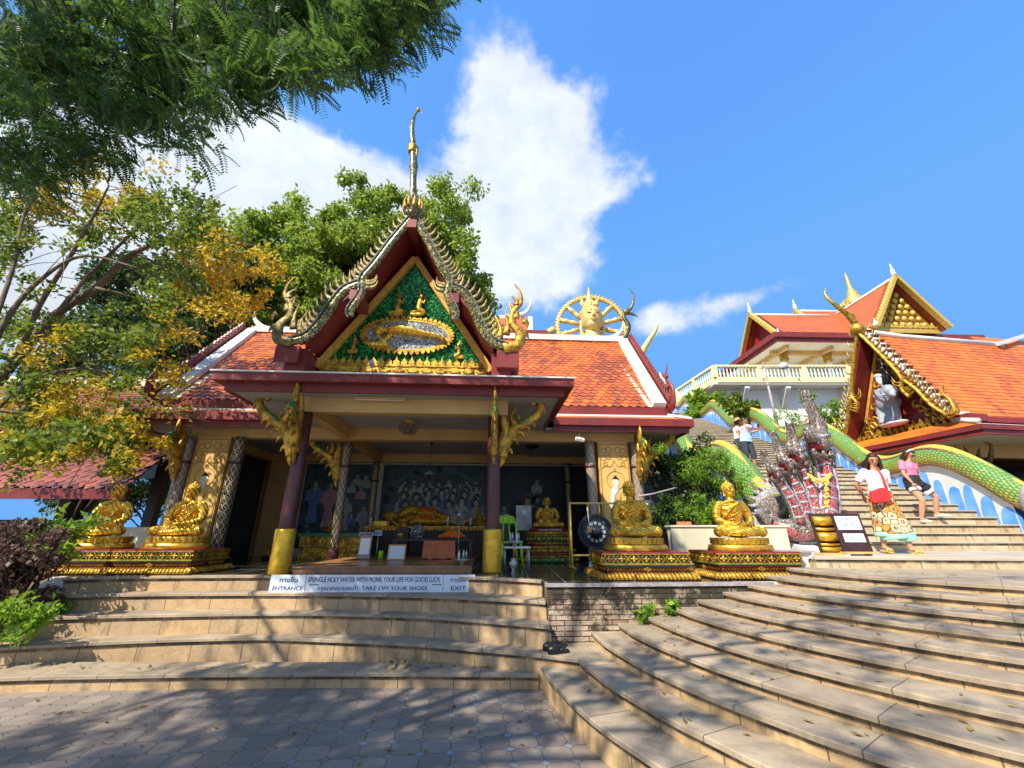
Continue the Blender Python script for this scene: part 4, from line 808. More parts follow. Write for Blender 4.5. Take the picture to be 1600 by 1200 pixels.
# bargeboards: serpentine mirror boards with flame fins and naga heads
for sg in (-1, 1):
    def B(x, z, y=yb): return V((ax + sg * (x - ax), y, z))
    up = (0, 1, 0)
    mb = MB(); s1 = spline([B(ax + .0, AZ + .08), B(.30, 6.98), B(.58, 6.42), B(.76, 6.10), B(.74, 5.80), B(.90, 5.42), B(.86, 5.28)], 7)
    mb.tube(s1, [.078] * (len(s1) - 8) + [.078 - .006 * k for k in range(8)], n=8, flat=(1, .55), up=up)
    s2 = spline([B(.80, 5.98), B(1.06, 5.82), B(1.24, 5.50), B(1.40, 5.12), B(1.60, 4.84), B(1.86, 4.74)], 7)
    mb.tube(s2, .085, n=8, flat=(1, .55), up=up)
    bd = mb.build('bargeboard', M['mos_dark'], PAV)
    mb = MB(); 
    for s_, off in ((s1, -.072), (s2, -.082)):
        for i in range(len(s_) - 1):
            t = (s_[i + 1] - s_[i]).normalized(); n_ = V((-t.z, 0, t.x)) * (1 if sg < 0 else -1)
            mb.beam(s_[i] - n_ * off * -1 + V((0, -.03, 0)), s_[i + 1] - n_ * off * -1 + V((0, -.03, 0)), .05, .022)
    mb.build('mirror_edging', M['mos_edge'], bd)
    mb = MB()
    def fins(line, n, h0, h1, a=0., b=1.):
        for i in range(n):
            f = a + (b - a) * (i + .5) / n; k = f * (len(line) - 1); j = int(k); p = line[j].lerp(line[min(j + 1, len(line) - 1)], k - j)
            t = (line[min(j + 1, len(line) - 1)] - line[max(j - 1, 0)]).normalized(); n_ = V((-t.z, 0, t.x)) * (1 if sg < 0 else -1)
            if n_.z < 0: n_ = -n_
            h = h0 + (h1 - h0) * f; q = p + n_ * .05
            horn(mb, [q, q + n_ * h * .45 - t * .0, q + n_ * h * .72 - t * h * .05 + V((0, 0, h * .15)), q + n_ * h * .8 + V((0, 0, h * .6))], .062, n=6, flat=(1, .6), up=up, k=3, tip=.1)
    fins(s1[:28], 17, .20, .25); fins(s2, 14, .24, .27, 0, .88); mb.build('flame_fins', M['gold_old'], bd)
    mb = MB(); h = [B(1.80, 4.74), B(2.06, 4.80), B(2.10, 5.05), B(1.96, 5.25), B(1.99, 5.50), B(2.12, 5.68), B(2.10, 5.92), B(1.99, 6.10)]
    horn(mb, h, .115, n=8, flat=(1, .5), up=up, k=5)
    for (x, z, dx, dz) in [(1.72, 4.95, -.06, .42), (1.84, 5.0, -.02, .55), (1.93, 5.2, -.03, .5), (2.02, 5.35, -.12, .35), (2.16, 5.05, .10, -.12), (2.18, 5.3, .06, -.15), (1.62, 4.98, -.06, .28), (2.04, 5.62, -.12, .22)]:
        horn(mb, [B(x, z), B(x + dx * .2 + .04, z + dz * .4), B(x + dx, z + dz)], .075, n=6, flat=(1, .45), up=up, k=5)
    mb.build('naga_head', M['gold_orn'] if sg > 0 else M['gold_old'], bd)  # darker gilding on the left head puts its shade into the colour
# chofa spire
mb = MB(); P = spline([(-.05, yb, 7.50), (-.06, yb, 7.85), (-.10, yb, 8.3), (-.14, yb, 8.9), (-.20, yb, 9.5), (-.26, yb, 10.0), (-.24, yb, 10.4), (-.17, yb, 10.62)], 5)
rad = [.02, .10, .155, .175, .165, .14, .12, .10, .09, .085, .075, .07, .068, .07, .075, .095, .085, .08, .075] ; rad = rad + [.072 - .0035 * i for i in range(len(P) - len(rad))]
mb.tube(P, [max(.02, r) for r in rad[:len(P)]], n=12); sp_ = mb.build('spire', M['mos_dark'], PAV)
mb = MB()
for k in range(10): a = 2 * pi * k / 10; horn(mb, [(-.06 + .15 * cos(a), yb + .15 * sin(a), 7.72), (-.06 + .19 * cos(a), yb + .19 * sin(a), 7.86), (-.07 + .15 * cos(a), yb + .15 * sin(a), 8.02)], .05, n=5, k=3)
mb.build('spire_lotus', M['gold_orn'], sp_); mb = MB(); mb.lathe([(.08, 0), (.105, .05), (.085, .12), (.11, .18), (.08, .24)], (-.20, yb, 9.28), 10); horn(mb, [(-.12, yb, 9.45), (-.10, yb - .02, 9.2), (-.14, yb, 9.0)], .05, n=5)
mb.build('spire_ring', M['gold_orn'], sp_); mb = MB(); mb.ell((-.17, yb, 10.6), (.05, .04, .05)); horn(mb, [(-.17, yb, 10.6), (-.10, yb, 10.56), (-.08, yb, 10.50)], .025, n=5); mb.build('spire_beak', M['gold_orn'], sp_)
# pediment
mb = MB(); mb.prism([(-1.62, 4.56), (1.54, 4.56), (ax, 6.98)], (0, yp + .04, 0), (1, 0, 0), (0, 0, 1), .06); ped = mb.build('pediment', M['mos_green'], PAV)
mb = MB(); mb.beam((-1.66, yp - .02, 4.50), (ax, yp - .02, 7.00), .12, .12, up=(0, -1, 0)); mb.beam((1.58, yp - .023, 4.50), (ax, yp - .023, 7.00), .12, .12, up=(0, -1, 0)); mb.build('pediment_frame', M['gold_wood'], ped)
mb = MB(); mb.box(-1.60, 1.53, yp - .06, yp + .02, 4.36, 4.41); mb.box(-1.58, 1.51, yp - .04, yp + .02, 4.41, 4.56); mb.box(-1.60, 1.53, yp - .06, yp + .02, 4.555, 4.59)
for i in range(12):
    x = -1.45 + i * .26; mb.prism([(-.11, 0), (-.05, .045), (.05, .045), (.11, 0), (.05, -.045), (-.05, -.045)], (x, yp - .055, 4.483), (1, 0, 0), (0, 0, 1), .03)
for i in range(22):
    x = -1.48 + i * .142; mb.prism([(-.055, 0), (-.062, .06), (-.02, .11), (0, .19 if i % 2 else .15), (.02, .11), (.062, .06), (.055, 0)], (x, yp - .03, 4.585), (1, 0, 0), (0, 0, 1), .04)
mb.build('lotus_frieze', M['gold_orn'], ped)
cx, cz = -.05, 5.22
mb = MB(); mb.prism(oval(.80, .32, 32), (cx, yp - .015, cz), (1, 0, 0), (0, 0, 1), .04); mb.build('silver_medallion', M['mos_silver'], ped)
mb = MB(); halo(mb, cx, cz, .33, .05, yp - .04, 40, sx=2.44)
for i in range(48):
    a = 2 * pi * i / 48; p = V((cx + .83 * cos(a), yp - .035, cz + .35 * sin(a))); n_ = V((cos(a) * .42, 0, sin(a))).normalized(); t = V((-n_.z, 0, n_.x)); mb.prism([(-.045, 0), (-.03, .05), (0, .085), (.03, .05), (.045, 0)], p, t, n_, .035)
mb.build('medallion_rim', M['gold_orn'], ped)
# gilt reclining figure in the medallion
mb = MB(); y = yp - .09
mb.tube(spline([(cx - .34, y, cz + .07), (cx - .18, y, cz + .08), (cx + .02, y, cz + .05), (cx + .28, y, cz + .01), (cx + .50, y, cz - .02), (cx + .66, y, cz - .05)], 4), [.115, .13, .14, .14, .135, .125, .12, .12, .115, .11, .10, .095, .09, .085, .08, .075, .07, .065, .06, .055, .045][:21], n=12, flat=(.6, 1), up=(0, 1, 0))
mb.ell((cx - .52, y, cz + .06), (.10, .075, .115), rot=(0, .5, 0)); mb.ell((cx - .62, y, cz + .13), .045); mb.tube([(cx - .44, y, cz + .06), (cx - .34, y, cz + .07)], .06)
mb.tube([(cx - .30, y - .02, cz - .02), (cx - .42, y - .03, cz - .19), (cx - .55, y - .03, cz - .06)], [.05, .045, .035]); mb.tube([(cx - .20, y - .05, cz + .12), (cx + .10, y - .07, cz + .06), (cx + .28, y - .06, cz + .02)], [.05, .04, .025]); mb.ell((cx + .69, y, cz - .08), (.05, .04, .06)); mb.box(cx - .70, cx - .34, y - .05, yp, cz - .28, cz - .2)
link('reclining_relief', remesh(mb, .014, 2), M['goldrobe'], ped)
def kneeler(x, z, s, dirx, name):
    mb = MB(); y = yp - .06; f = lambda a, b, c=0: (x + dirx * a * s, y - c, z + b * s)
    mb.tube([f(-.02, .22), f(0, .42), f(.03, .55)], [.10 * s, .085 * s, .10 * s]); mb.ell(f(.03, .68), (.075 * s, .06 * s, .09 * s)); mb.tube([f(0, .70), f(-.03, .85), f(-.06, 1.0)], [.06 * s, .035 * s, .01 * s])
    mb.tube([f(-.04, .20), f(.16, .12), f(.18, .06)], [.11 * s, .09 * s, .07 * s]); mb.tube([f(.16, .05), f(-.1, .03), f(-.26, .04)], [.06 * s, .06 * s, .04 * s]); mb.tube([f(.03, .52, .03), f(.14, .40, .04), f(.17, .55, .04)], [.04 * s, .035 * s, .03 * s]); mb.tube([f(-.1, .12), f(-.24, .12), f(-.3, .2)], [.07 * s, .05 * s, .01 * s])
    link(name, remesh(mb, .012, 1), M['gold_orn'], ped)
kneeler(-.28, 5.62, .66, 1, 'kneeling_figure'); kneeler(.14, 5.64, .64, 1, 'kneeling_figure'); kneeler(-1.03, 4.80, .42, 1, 'kneeling_figure'); kneeler(.96, 4.74, .42, -1, 'kneeling_figure')
# gilded eave brackets
def eave_bracket(name, base, d, h=.95, reach=.75, mat='gold_orn'):
    """base: point on the column, d: outward unit direction (x, y)"""
    d = V((d[0], d[1], 0)); up = (-d.y, d.x, 0); b = V(base); P = lambda o, z: b + d * o + V((0, 0, z))
    mb = MB(); horn(mb, [P(.02, 0), P(.10, .25), P(.22, .48), P(.45, .62), P(reach * .88, .78), P(reach, .98), P(reach * .9, 1.08), P(reach * .78, .98)], 0.105, n=8, flat=(1, .6), up=up, k=5, tip=.5)
    horn(mb, [P(.0, .05), P(.10, .45), P(.06, .75), P(.16, 1.05)], 0.140, n=7, flat=(1, .45), up=up, k=4, tip=.15)
    horn(mb, [P(.15, .35), P(.26, .55), P(.22, .75), P(.30, .95)], 0.112, n=7, flat=(1, .45), up=up, k=4, tip=.1)
    horn(mb, [P(.02, .2), P(.04, -.05), P(.0, -.18)], 0.084, n=6, flat=(1, .6), up=up, k=4, tip=.2)
    for (o, z, a, c) in [(.30, .48, .14, -.14), (.42, .58, .12, -.12), (.2, .34, .12, -.12), (.55, .66, .08, -.12), (.35, .62, -.02, .2), (.12, .15, .1, -.1), (reach, 1.0, .07, -.22), (reach * .95, 1.06, .05, .12)]:
        horn(mb, [P(o, z), P(o + a * .7, z + c * .3), P(o + a, z + c)], 0.063, n=6, flat=(1, .6), up=up, k=3)
    k = mb.build('eave_bracket', M[mat], PAV)
    m2 = MB(); horn(m2, [P(.33, .60), P(.5, .72), P(reach * .82, .86)], 0.039, n=5, flat=(1, 2.2), up=up, k=4); m2.build('green_inlay', M['greenp'], k); return k
for sg in (-1, 1):
    eave_bracket('eave_bracket', (sg * 1.77, 0, 2.85), (sg, 0)); eave_bracket('eave_bracket', (sg * 1.66, -.13, 2.85), (0, -1), reach=.38)
    eave_bracket('eave_bracket', (sg * 5.10, 2.1, 2.80), (sg, 0), reach=.8); eave_bracket('eave_bracket', (sg * 4.98, 1.97, 2.80), (0, -1), reach=.30)
eave_bracket('eave_bracket', (-1.83, 2.5, 2.75), (-1, 0), reach=.75)
# ------------------------------------------------------------------ gold seated statues and their plinths
def seated(monk=False):
    mb = MB()
    for q in (-1, 1):
        mb.tube([(q * .09, .02, .10), (q * .20, -.06, .10), (q * .315, -.13, .085)], [.105, .10, .078], n=12, flat=(1, .85)); mb.ell((q * .33, -.14, .078), (.075, .085, .07))
        mb.tube([(q * .180, .03, .44), (q * .240, .02, .36), (q * .262, -.01, .24)], [.068, .064, .056], n=12); mb.tube([(q * .262, -.01, .24), (q * .19, -.12, .185), (q * .06, -.20, .165)], [.052, .045, .034], n=12)
        mb.ell((q * .172, .025, .445), (.078, .07, .062))
    mb.tube([(.32, -.15, .07), (.10, -.25, .065), (-.10, -.27, .06), (-.20, -.24, .055)], [.068, .065, .05, .03], n=10, flat=(1, .8)); mb.tube([(-.32, -.15, .07), (-.10, -.22, .09), (.10, -.24, .095), (.20, -.22, .10)], [.068, .062, .048, .03], n=10, flat=(1, .8))
    mb.ell((0, -.08, .07), (.28, .17, .07))
    mb.tube([(0, .03, .04), (0, .03, .16), (0, .035, .28), (0, .03, .39), (0, .025, .455), (0, .02, .49)], [.18, .165, .165, .190, .175, .08], n=18, flat=(1, .66), up=(0, 1, 0))
    mb.ell((0, -.035, .40), (.13, .075, .07)); mb.tube([(0, .015, .47), (0, .0, .56)], [.058, .050], n=12)
    mb.ell((0, -.005, .648), (.086, .094, .104), 16, 12); mb.ell((0, -.034, .603), (.058, .064, .050))
    for q in (-1, 1): mb.tube([(q * .080, .0, .665), (q * .086, .0, .62), (q * .078, -.005, .560)], [.017, .013, .015], n=8, flat=(.6, 1.2), up=(1, 0, 0))
    # palms stacked in the lap
    mb.ell((0, -.215, .155), (.09, .045, .022), rot=(0, 0, .1)); mb.ell((0, -.225, .178), (.085, .04, .02), rot=(0, 0, -.1))
    # shawl edge across the chest and the strip hanging from the shoulder
    mb.tube([(.16, -.01, .475), (.06, -.085, .455), (-.06, -.115, .40), (-.14, -.085, .31), (-.17, .0, .25)], .017, n=8); mb.tube([(.13, -.06, .47), (.12, -.115, .36), (.10, -.13, .24)], .020, n=8, flat=(1.6, .6)) if monk else mb.tube([(.15, -.03, .48), (.0, -.075, .50), (-.15, -.03, .475)], .016, n=8)
    for k in range(7):   # robe folds over chest, arms and knees
        mb.tube([(.15 - .01 * k, -.04 - .01 * k, .44 - .035 * k), (.0, -.105, .40 - .045 * k), (-.12 - .006 * k, -.07, .36 - .045 * k)], .0085, n=5) if k < 5 else None
        for q in (-1, 1): mb.tube([(q * (.10 + .03 * k), -.17 + .01 * k, .150 - .006 * k), (q * (.13 + .032 * k), -.235 + .014 * k, .10 - .004 * k), (q * (.12 + .034 * k), -.245 + .02 * k, .045)], .008, n=5)
    for q in (-1, 1):
        for k in range(4): mb.tube([(q * (.175 + .015 * k), -.05, .42 - .05 * k), (q * (.235 + .006 * k), -.03, .38 - .05 * k), (q * (.27), .02, .36 - .05 * k)], .007, n=5)
    ex = MB()
    ex.tube([(0, -.094, .672), (0, -.112, .642), (0, -.116, .630)], [.008, .014, .018], n=8); ex.ell((0, -.097, .598), (.030, .012, .007)); ex.ell((0, -.096, .588), (.023, .012, .007))
    for q in (-1, 1):
        ex.ell((q * .035, -.088, .655), (.022, .012, .008), rot=(0, q * .12, 0)); ex.tube([(q * .010, -.098, .675), (q * .036, -.094, .686), (q * .062, -.074, .675)], .0055, n=6)
        for j in range(4):     # four fingers and a thumb on each hand, lying across the palms
            z = .157 + (.022 if q > 0 else 0); ex.tube([(q * .01, -.20 - .016 * j, z + .012), (-q * .055, -.205 - .016 * j, z + .012), (-q * (.088 - .006 * abs(j - 1.2)), -.205 - .014 * j, z + .002)], [.0095, .009, .007], n=7)
        ex.tube([(q * .055, -.225, .185), (q * .03, -.222, .215), (q * .006, -.22, .222)], [.011, .010, .008], n=7)
    body = remesh(mb, .0095, 2, ex); h = MB(); h.ell((0, .012, .672), (.091, .094, .088), 16, 10)
    if not monk:
        h.ell((0, .012, .742), (.044, .044, .040)); h.tube([(0, .012, .765), (0, .012, .785), (0, .012, .80)], [.022, .016, .006], n=8)
        rg = random.Random(1)
        for i in range(10):
            for j in range(6):
                a = 2 * pi * i / 10 + j * .3; p = R(8 + 14 * j); x, y, z = .092 * cos(p) * cos(a), .096 * cos(p) * sin(a) + .012, .672 + .088 * sin(p)
                if y < -.03 and z < .705: continue
                h.ell((x, y, z), .013, 6, 4)
    return body, h.mesh()
def lotus_seat(mb, rx=.40, ry=.31):
    mb.lathe([(.96, .075), (1.0, .09), (.99, .155), (.97, .165), (.0, .165)], (0, -.05, 0), 40, sx=rx, sy=ry); n = 30
    for i in range(n):
        a = 2 * pi * i / n; p = V((rx * 1.0 * cos(a), ry * 1.0 * sin(a) - .05, .085)); nn = V((cos(a) * ry, sin(a) * rx, 0)).normalized(); t = V((-nn.y, nn.x, 0))
        for s_, dz, hh in ((1, 0, .07), (.55, .055, .03)): mb.add([p + t * -.036 * s_ + V((0, 0, dz)), p + nn * .024 + V((0, 0, dz + .004)), p + t * .036 * s_ + V((0, 0, dz)), p + t * .030 * s_ + nn * .012 + V((0, 0, dz + hh * .8)), p + nn * .020 + V((0, 0, dz + hh)), p - t * .030 * s_ + nn * .012 + V((0, 0, dz + hh * .8))], [(0, 1, 4, 5), (1, 2, 3, 4)], smooth=True)
body_me, hair_me = seated()
def make_statue(loc, rz, label, sc=1.0, group='gold seated statues on the shrine edge'):
    r = empty('seated_buddha_statue', loc, rz, label, 'statue', group, sc=sc); o = link('body', body_me, M['goldrobe'], r); o.location.z = .165; h = link('hair', hair_me, M['gold'], o)
    mb = MB(); mb.lathe([(1.0, 0), (1.03, .01), (1.0, .068), (.97, .078), (0, .078)], (0, -.05, 0), 40, sx=.46, sy=.36); b = mb.build('disc_base', M['gold'], r)
    mb = MB(); lotus_seat(mb); mb.build('lotus_seat', M['gold'], r)
    t = text_obj('inscription', '๏ พระพุทธมณีมงคล ๏', .052, M['panel_line'], b, (0, -.4155, .036), w=.40); return r
def make_plinth(loc, rz, label, w=1.2, d=.92, group='gilded plinths of the seated statues'):
    r = empty('gilded_plinth', loc, rz, label, 'plinth', group); hw, hd = w / 2, d / 2
    mb = MB()
    for (e, z0, z1) in [(0, .335, .352), (-.02, .15, .20), (-.06, .09, .15)]: mb.box(-hw - e, hw + e, -hd - e, hd + e, z0, z1)
    mb.build('maroon_core', M['maroon'], r)
    mb = MB(); mb.box(-hw + .02, hw - .02, -hd + .02, hd - .02, .20, .335); mb.box(-hw - .02, hw + .02, -hd - .02, hd + .02, .185, .194) ; mb.build('green_panel', M['greenp'], r)
    mb = MB()
    for (e, z0, z1) in [(.012, .318, .3345), (.02, .1945, .212)]: mb.box(-hw - e, hw + e, -hd - e, hd + e, z0, z1)
    for (o, u, half, up) in (((0, -hd + .01, 0), V((1, 0, 0)), hw, V((0, -1, 0))), ((0, hd - .01, 0), V((-1, 0, 0)), hw, V((0, 1, 0))), ((-hw + .01, 0, 0), V((0, -1, 0)), hd, V((-1, 0, 0))), ((hw - .01, 0, 0), V((0, 1, 0)), hd, V((1, 0, 0)))):
        n = max(3, int(half * 2 / .165)); 
        for i in range(n):
            x = -half + (i + .5) * 2 * half / n; p = V(o) + u * x + up * .012 + V((0, 0, .265))
            for (a, b, s_) in ((0, 0, 1), (-.035, 0, .6), (.035, 0, .6), (0, .028, .6), (0, -.028, .6)):
                c = p + u * a + V((0, 0, b)); mb.ell(c, tuple(abs(k) for k in (u * .030 * s_ + up * .018 + V((0, 0, .026 * s_)))), 7, 5)
            for q in (-1, 1): mb.beam(p + u * .083 * q + V((0, 0, 0)), p + u * (.083 * q - .04 * q) + V((0, 0, .05)), .012, .014, up=up); mb.beam(p + u * .083 * q, p + u * (.083 * q - .04 * q) - V((0, 0, .05)), .012, .014, up=up)
        n = int(half * 2 / .045)
        for i in range(n):
            x = -half + .05 + (i + .5) * (2 * half - .1) / n; p = V(o) + u * x - up * .045 + V((0, 0, .135)); mb.tube([p + u * -.016 - V((0, 0, .014)) + up * .02, p + u * .02 + V((0, 0, .014)) + up * .02], .012, n=5)
        mb.prism([(-.06, 0), (0, .035), (.06, 0), (0, -.035)], V(o) + V((0, 0, .135)) - up * .01, u, (0, 0, 1), .05)
        n = int(half * 2.2 / .052); H2 = half + .08
        for i in range(n):
            x = -H2 + (i + .5) * 2 * H2 / n; p = V(o) + u * x; tw = .035
            mb.tube([p + up * .02 + V((0, 0, .085)) - u * tw * .4, p + up * .06 + V((0, 0, .06)), p + up * .10 + V((0, 0, .012)) + u * tw * .4], [.020, .030, .026], n=6)
    mb.box(-hw - .05, hw + .05, -hd - .05, hd + .05, .0, .075); mb.build('gilded_relief', M['gold_orn'], r); return r
for (p, w, lab, pl_) in [((1.84, 6.57, 1.0), 1.2, 'gold seated statue beside the black gong, clear of any leaves', 'green and gold plinth under the statue beside the gong'),
               ((3.46, 6.68, 1.0), 1.2, 'gold seated statue in front of the feathery shrub and naga', 'green and gold plinth with one end tucked behind the fan steps'),
               ((-5.66, 7.42, 1.0), 1.25, 'gold seated statue in front of the ochre painted panel', 'gilded plinth in front of the ochre painted panel and lattice column'),
               ((-6.98, 7.42, 1.0), 1.25, 'gold seated statue half hidden by plants under the yellow leaves', 'gilded plinth partly hidden behind the bushes')]:
    make_plinth(p, YAW * .3, pl_, w); so = make_statue((p[0], p[1] + .06, p[2] + .353), YAW * .3, lab, 1.0); so.scale = (1.0, 1.0, 1.09) if p[0] > 0 else (1.10, 1.08, 1.16)

# ------------------------------------------------------------------ things inside the shrine (local coordinates of the shrine)
def loc(x, y, z=1.0): return L2W(x, y, z)
def thing(name, x, y, z, label, cat, rz=0., group=None): return empty(name, loc(x, y, z), YAW + rz, label, cat, group)
# wooden platform
t = thing('wooden_platform', -.05, 0, 1.002, 'low varnished wooden platform between the two front columns', 'platform')
mb = MB(); mb.box(-1.40, 1.38, .0, 3.0, .0, .085); mb.box(-1.41, 1.39, -.02, 3.0, .0851, .105)
for k in range(5): mb.box(-1.40 + k * .62 + .3, -1.395 + k * .62 + .3, -.004, 0, .0, .085)
mb.build('deck', M['wood'], t)
# monk statue on tiered pedestal
t = thing('tiered_pedestal', 2.98, 2.72, 1.0, 'stepped red green and gold pedestal beneath the inner statue', 'pedestal')
tiers = [(.60, .0, .10, 'greenp'), (.585, .10, .14, 'gold_orn'), (.55, .14, .20, 'maroon'), (.54, .20, .27, 'gold_orn'), (.46, .27, .33, 'gold_orn'), (.42, .33, .36, 'maroon'), (.40, .36, .42, 'gold_orn'), (.43, .42, .53, 'greenp'), (.44, .53, .56, 'gold_orn'), (.42, .56, .63, 'gold_orn'), (.39, .63, .70, 'maroon')]
for (r, a, b, m) in tiers:
    mb = MB(); mb.lathe([(r * 1.12 - .01, a + .001), (r * 1.12, a + .012), (r * 1.12, b - .012), (r * 1.12 - .01, b)], (0, 0, 0), 8 if False else 24, sx=1, sy=.8)
    if m in ('greenp', 'gold_orn'):
        n = 28
        for i in range(n): a_ = 2 * pi * (i + .5) / n; mb.ell((r * 1.12 * cos(a_), r * .90 * sin(a_), (a + b) / 2), (.035, .03, (b - a) * .42), 6, 5, mi=1)
    mb.build('tier', [M[m], M['gold_orn']], t)
text_obj('inscription', 'หลวงพ่อ วัดพระใหญ่', .05, M['white'], t, (0, -.353, .665), w=.5)
mbody, mhair = seated(True); r = thing('seated_monk_statue', 2.98, 2.78, 1.70, 'gold monk statue on the tiered pedestal inside the shrine', 'statue'); link('body', mbody, M['goldrobe'], r); mo = link('head_cap', mhair, M['gold'], r); r.scale = (.93,) * 3
# gong in a yellow frame
t = thing('gong_stand', 3.55, .75, 1.0, 'yellow steel frame holding the black gong', 'gong frame')
mb = MB()
for q in (-1, 1): mb.tube([(q * .43, 0, 0), (q * .43, 0, 1.13)], .018, n=8); mb.tube([(q * .43, -.26, .02), (q * .43, .26, .02)], .015, n=8)
mb.tube([(-.45, 0, 1.13), (.45, 0, 1.13)], .018, n=8); mb.tube([(-.43, 0, .22), (.43, 0, .22)], .016, n=8); mb.tube([(-.43, .24, 0), (-.40, .24, 1.1)], .012, n=6); mb.build('frame', M['yellowrail'], t)
g = thing('gong', 3.56, .70, 1.62, 'round black gong painted with a ring of pale figures', 'gong')
mb = MB(); mb.T = Matrix.Rotation(R(90), 4, 'X'); mb.lathe([(.0, -.05), (.28, -.05), (.325, -.02), (.33, .0), (.32, .04), (.29, .045), (.27, .035), (.20, .055), (.11, .055), (.10, .06), (.085, .10), (.04, .12), (0, .125)], (0, 0, 0), 40); mb.T = None; mb.build('bronze_disc', M['gong'], g)
mb = MB(); rg = random.Random(2)
for i in range(12): a = 2 * pi * i / 12; mb.prism([(-.03, -.02), (.01, -.03), (.04, .0), (.01, .025), (-.02, .03)], (.155 * cos(a), -.0565, .155 * sin(a)), (cos(a + 1), 0, sin(a + 1)), (-sin(a + 1), 0, cos(a + 1)), .004)
mb.build('painted_ring', M['m_grey'], g); mb = MB()
for q in (-.11, .11): mb.tube([(q, 0, .28), (q, .0, .50)], .014, n=6)
mb.build('hanging_rope', M['yellowrail'], g)
t = thing('gong_mallet', 3.42, .62, 1.6, 'pale round headed mallet hanging in front of the gong', 'mallet'); mb = MB(); mb.ell((0, -.10, .05), (.04, .04, .055)); mb.build('head', M['straw'], t); mb = MB(); mb.tube([(0, -.10, .1), (-.01, -.02, .45)], .005, n=5); mb.tube([(.02, -.06, .02), (.42, .02, -.03)], .008, n=5) if False else None; mb.build('cord', M['white'], t)
t = thing('water_bin', 3.62, 1.15, 1.0, 'pale blue plastic stool under the black gong', 'stool'); mb = MB(); mb.lathe([(.12, 0), (.10, .02), (.095, .30), (.13, .34), (.13, .36), (0, .36)], (0, 0, 0), 20); mb.build('stool_body', mk('pale_blue_plastic', (.42, .52, .68), .4), t)
# bell
t = thing('temple_bell', 5.12, 2.0, 0, 'grey bronze bell hanging beside the statue near the gong', 'bell')
mb = MB(); mb.lathe([(.19, 1.80), (.205, 1.82), (.18, 1.92), (.165, 2.0), (.155, 2.18), (.12, 2.26), (.05, 2.29), (0, 2.29)], (0, 0, 0), 24); mb.lathe([(.215, 1.80), (.215, 1.84), (.19, 1.86)], (0, 0, 0), 24); mb.build('bell_body', M['iron'], t)
mb = MB(); halo(mb, 0, 2.34, .07, .025, 0, 14); mb.build('bell_crown', M['iron'], t); mb = MB(); mb.tube([(0, 0, 2.4), (-.05, 0, 3.0), (0, 0, 3.8)], .006, n=5); mb.tube([(-.35, 0, 2.28), (.1, 0, 2.28)], .012, n=5); mb.build('bell_wire', M['iron'], t)
# fridge on a drawer cabinet
t = thing('small_fridge', 2.59, 4.75, 0, 'small grey fridge standing on the dark drawer cabinet', 'fridge'); mb = MB(); mb.box(-.21, .21, -.18, .22, 1.655, 2.33); mb.build('cabinet_body', M['silver'], t, bevel=.012)
mb = MB(); mb.box(-.215, .215, -.225, -.185, 1.66, 2.325); mb.build('door', M['silver'], t, bevel=.012); mb = MB(); mb.box(.10, .12, -.24, -.226, 1.95, 2.2); mb.box(-.03, .05, -.229, -.226, 2.1, 2.18); mb.build('handle', M['steel'], t)
t = thing('drawer_cabinet', 2.62, 4.75, 1.0, 'dark wooden drawer cabinet under the small fridge', 'cabinet'); mb = MB(); mb.box(-.27, .27, -.20, .22, .0, .65); mb.build('carcass', M['dark'], t, bevel=.006)
for k in range(3): mb = MB(); mb.box(-.25, .25, -.215, -.202, .03 + k * .205, .22 + k * .205); d = mb.build('drawer', M['dark'], t, bevel=.004); mb = MB(); mb.box(-.06, .06, -.235, -.216, .14 + k * .205, .155 + k * .205); mb.build('handle', M['black'], d)
t = thing('wicker_basket', 2.72, 4.75, 2.335, 'small wicker basket standing on top of the fridge', 'basket'); mb = MB(); mb.lathe([(.06, 0), (.08, .02), (.09, .16), (.085, .165)], (0, 0, 0), 14); mb.build('basket_body', M['straw'], t); mb = MB(); mb.tube([(-.085, 0, .15), (-.06, 0, .27), (0, 0, .31), (.06, 0, .27), (.085, 0, .15)], .008, n=5); mb.build('handle', M['straw'], t)
t = thing('ceramic_jar', 2.48, 4.75, 2.335, 'small brown jar on top of the fridge', 'jar'); mb = MB(); mb.lathe([(.03, 0), (.06, .03), (.055, .08), (.03, .1), (.035, .11)], (0, 0, 0), 12); mb.build('jar_body', M['dark'], t)
# green plastic chair
t = thing('plastic_chair', 2.02, 1.45, 1.0, 'lime green plastic chair between a front column and the small fridge', 'chair', rz=.2)
mb = MB(); mb.obox((0, 0, .43), (.44, .42, .03)); mb.build('seat', M['lime'], t, bevel=.01)
for q, w_ in ((-1, 0), (1, 0)):
    for y_ in (-.17, .19): mb = MB(); mb.tube([(q * .18, y_, .42), (q * .22, y_ * 1.15, 0)], [.028, .020], n=8); mb.build('leg', M['lime'], t)
mb = MB(); mb.tube([(-.20, .20, .44), (-.215, .27, .72), (-.17, .31, .90), (0, .33, .94), (.17, .31, .90), (.215, .27, .72), (.20, .20, .44)], .030, n=8, flat=(1.3, .7)); mb.tube([(-.07, .21, .44), (-.06, .31, .88)], .022, n=6, flat=(1.6, .6)); mb.tube([(.07, .21, .44), (.06, .31, .88)], .022, n=6, flat=(1.6, .6)); mb.prism([(-.19, .0), (.19, .0), (.15, .15), (-.15, .15)], (0, .315, .79), (1, 0, 0), (0, .08, 1), .018); mb.build('backrest', M['lime'], t)
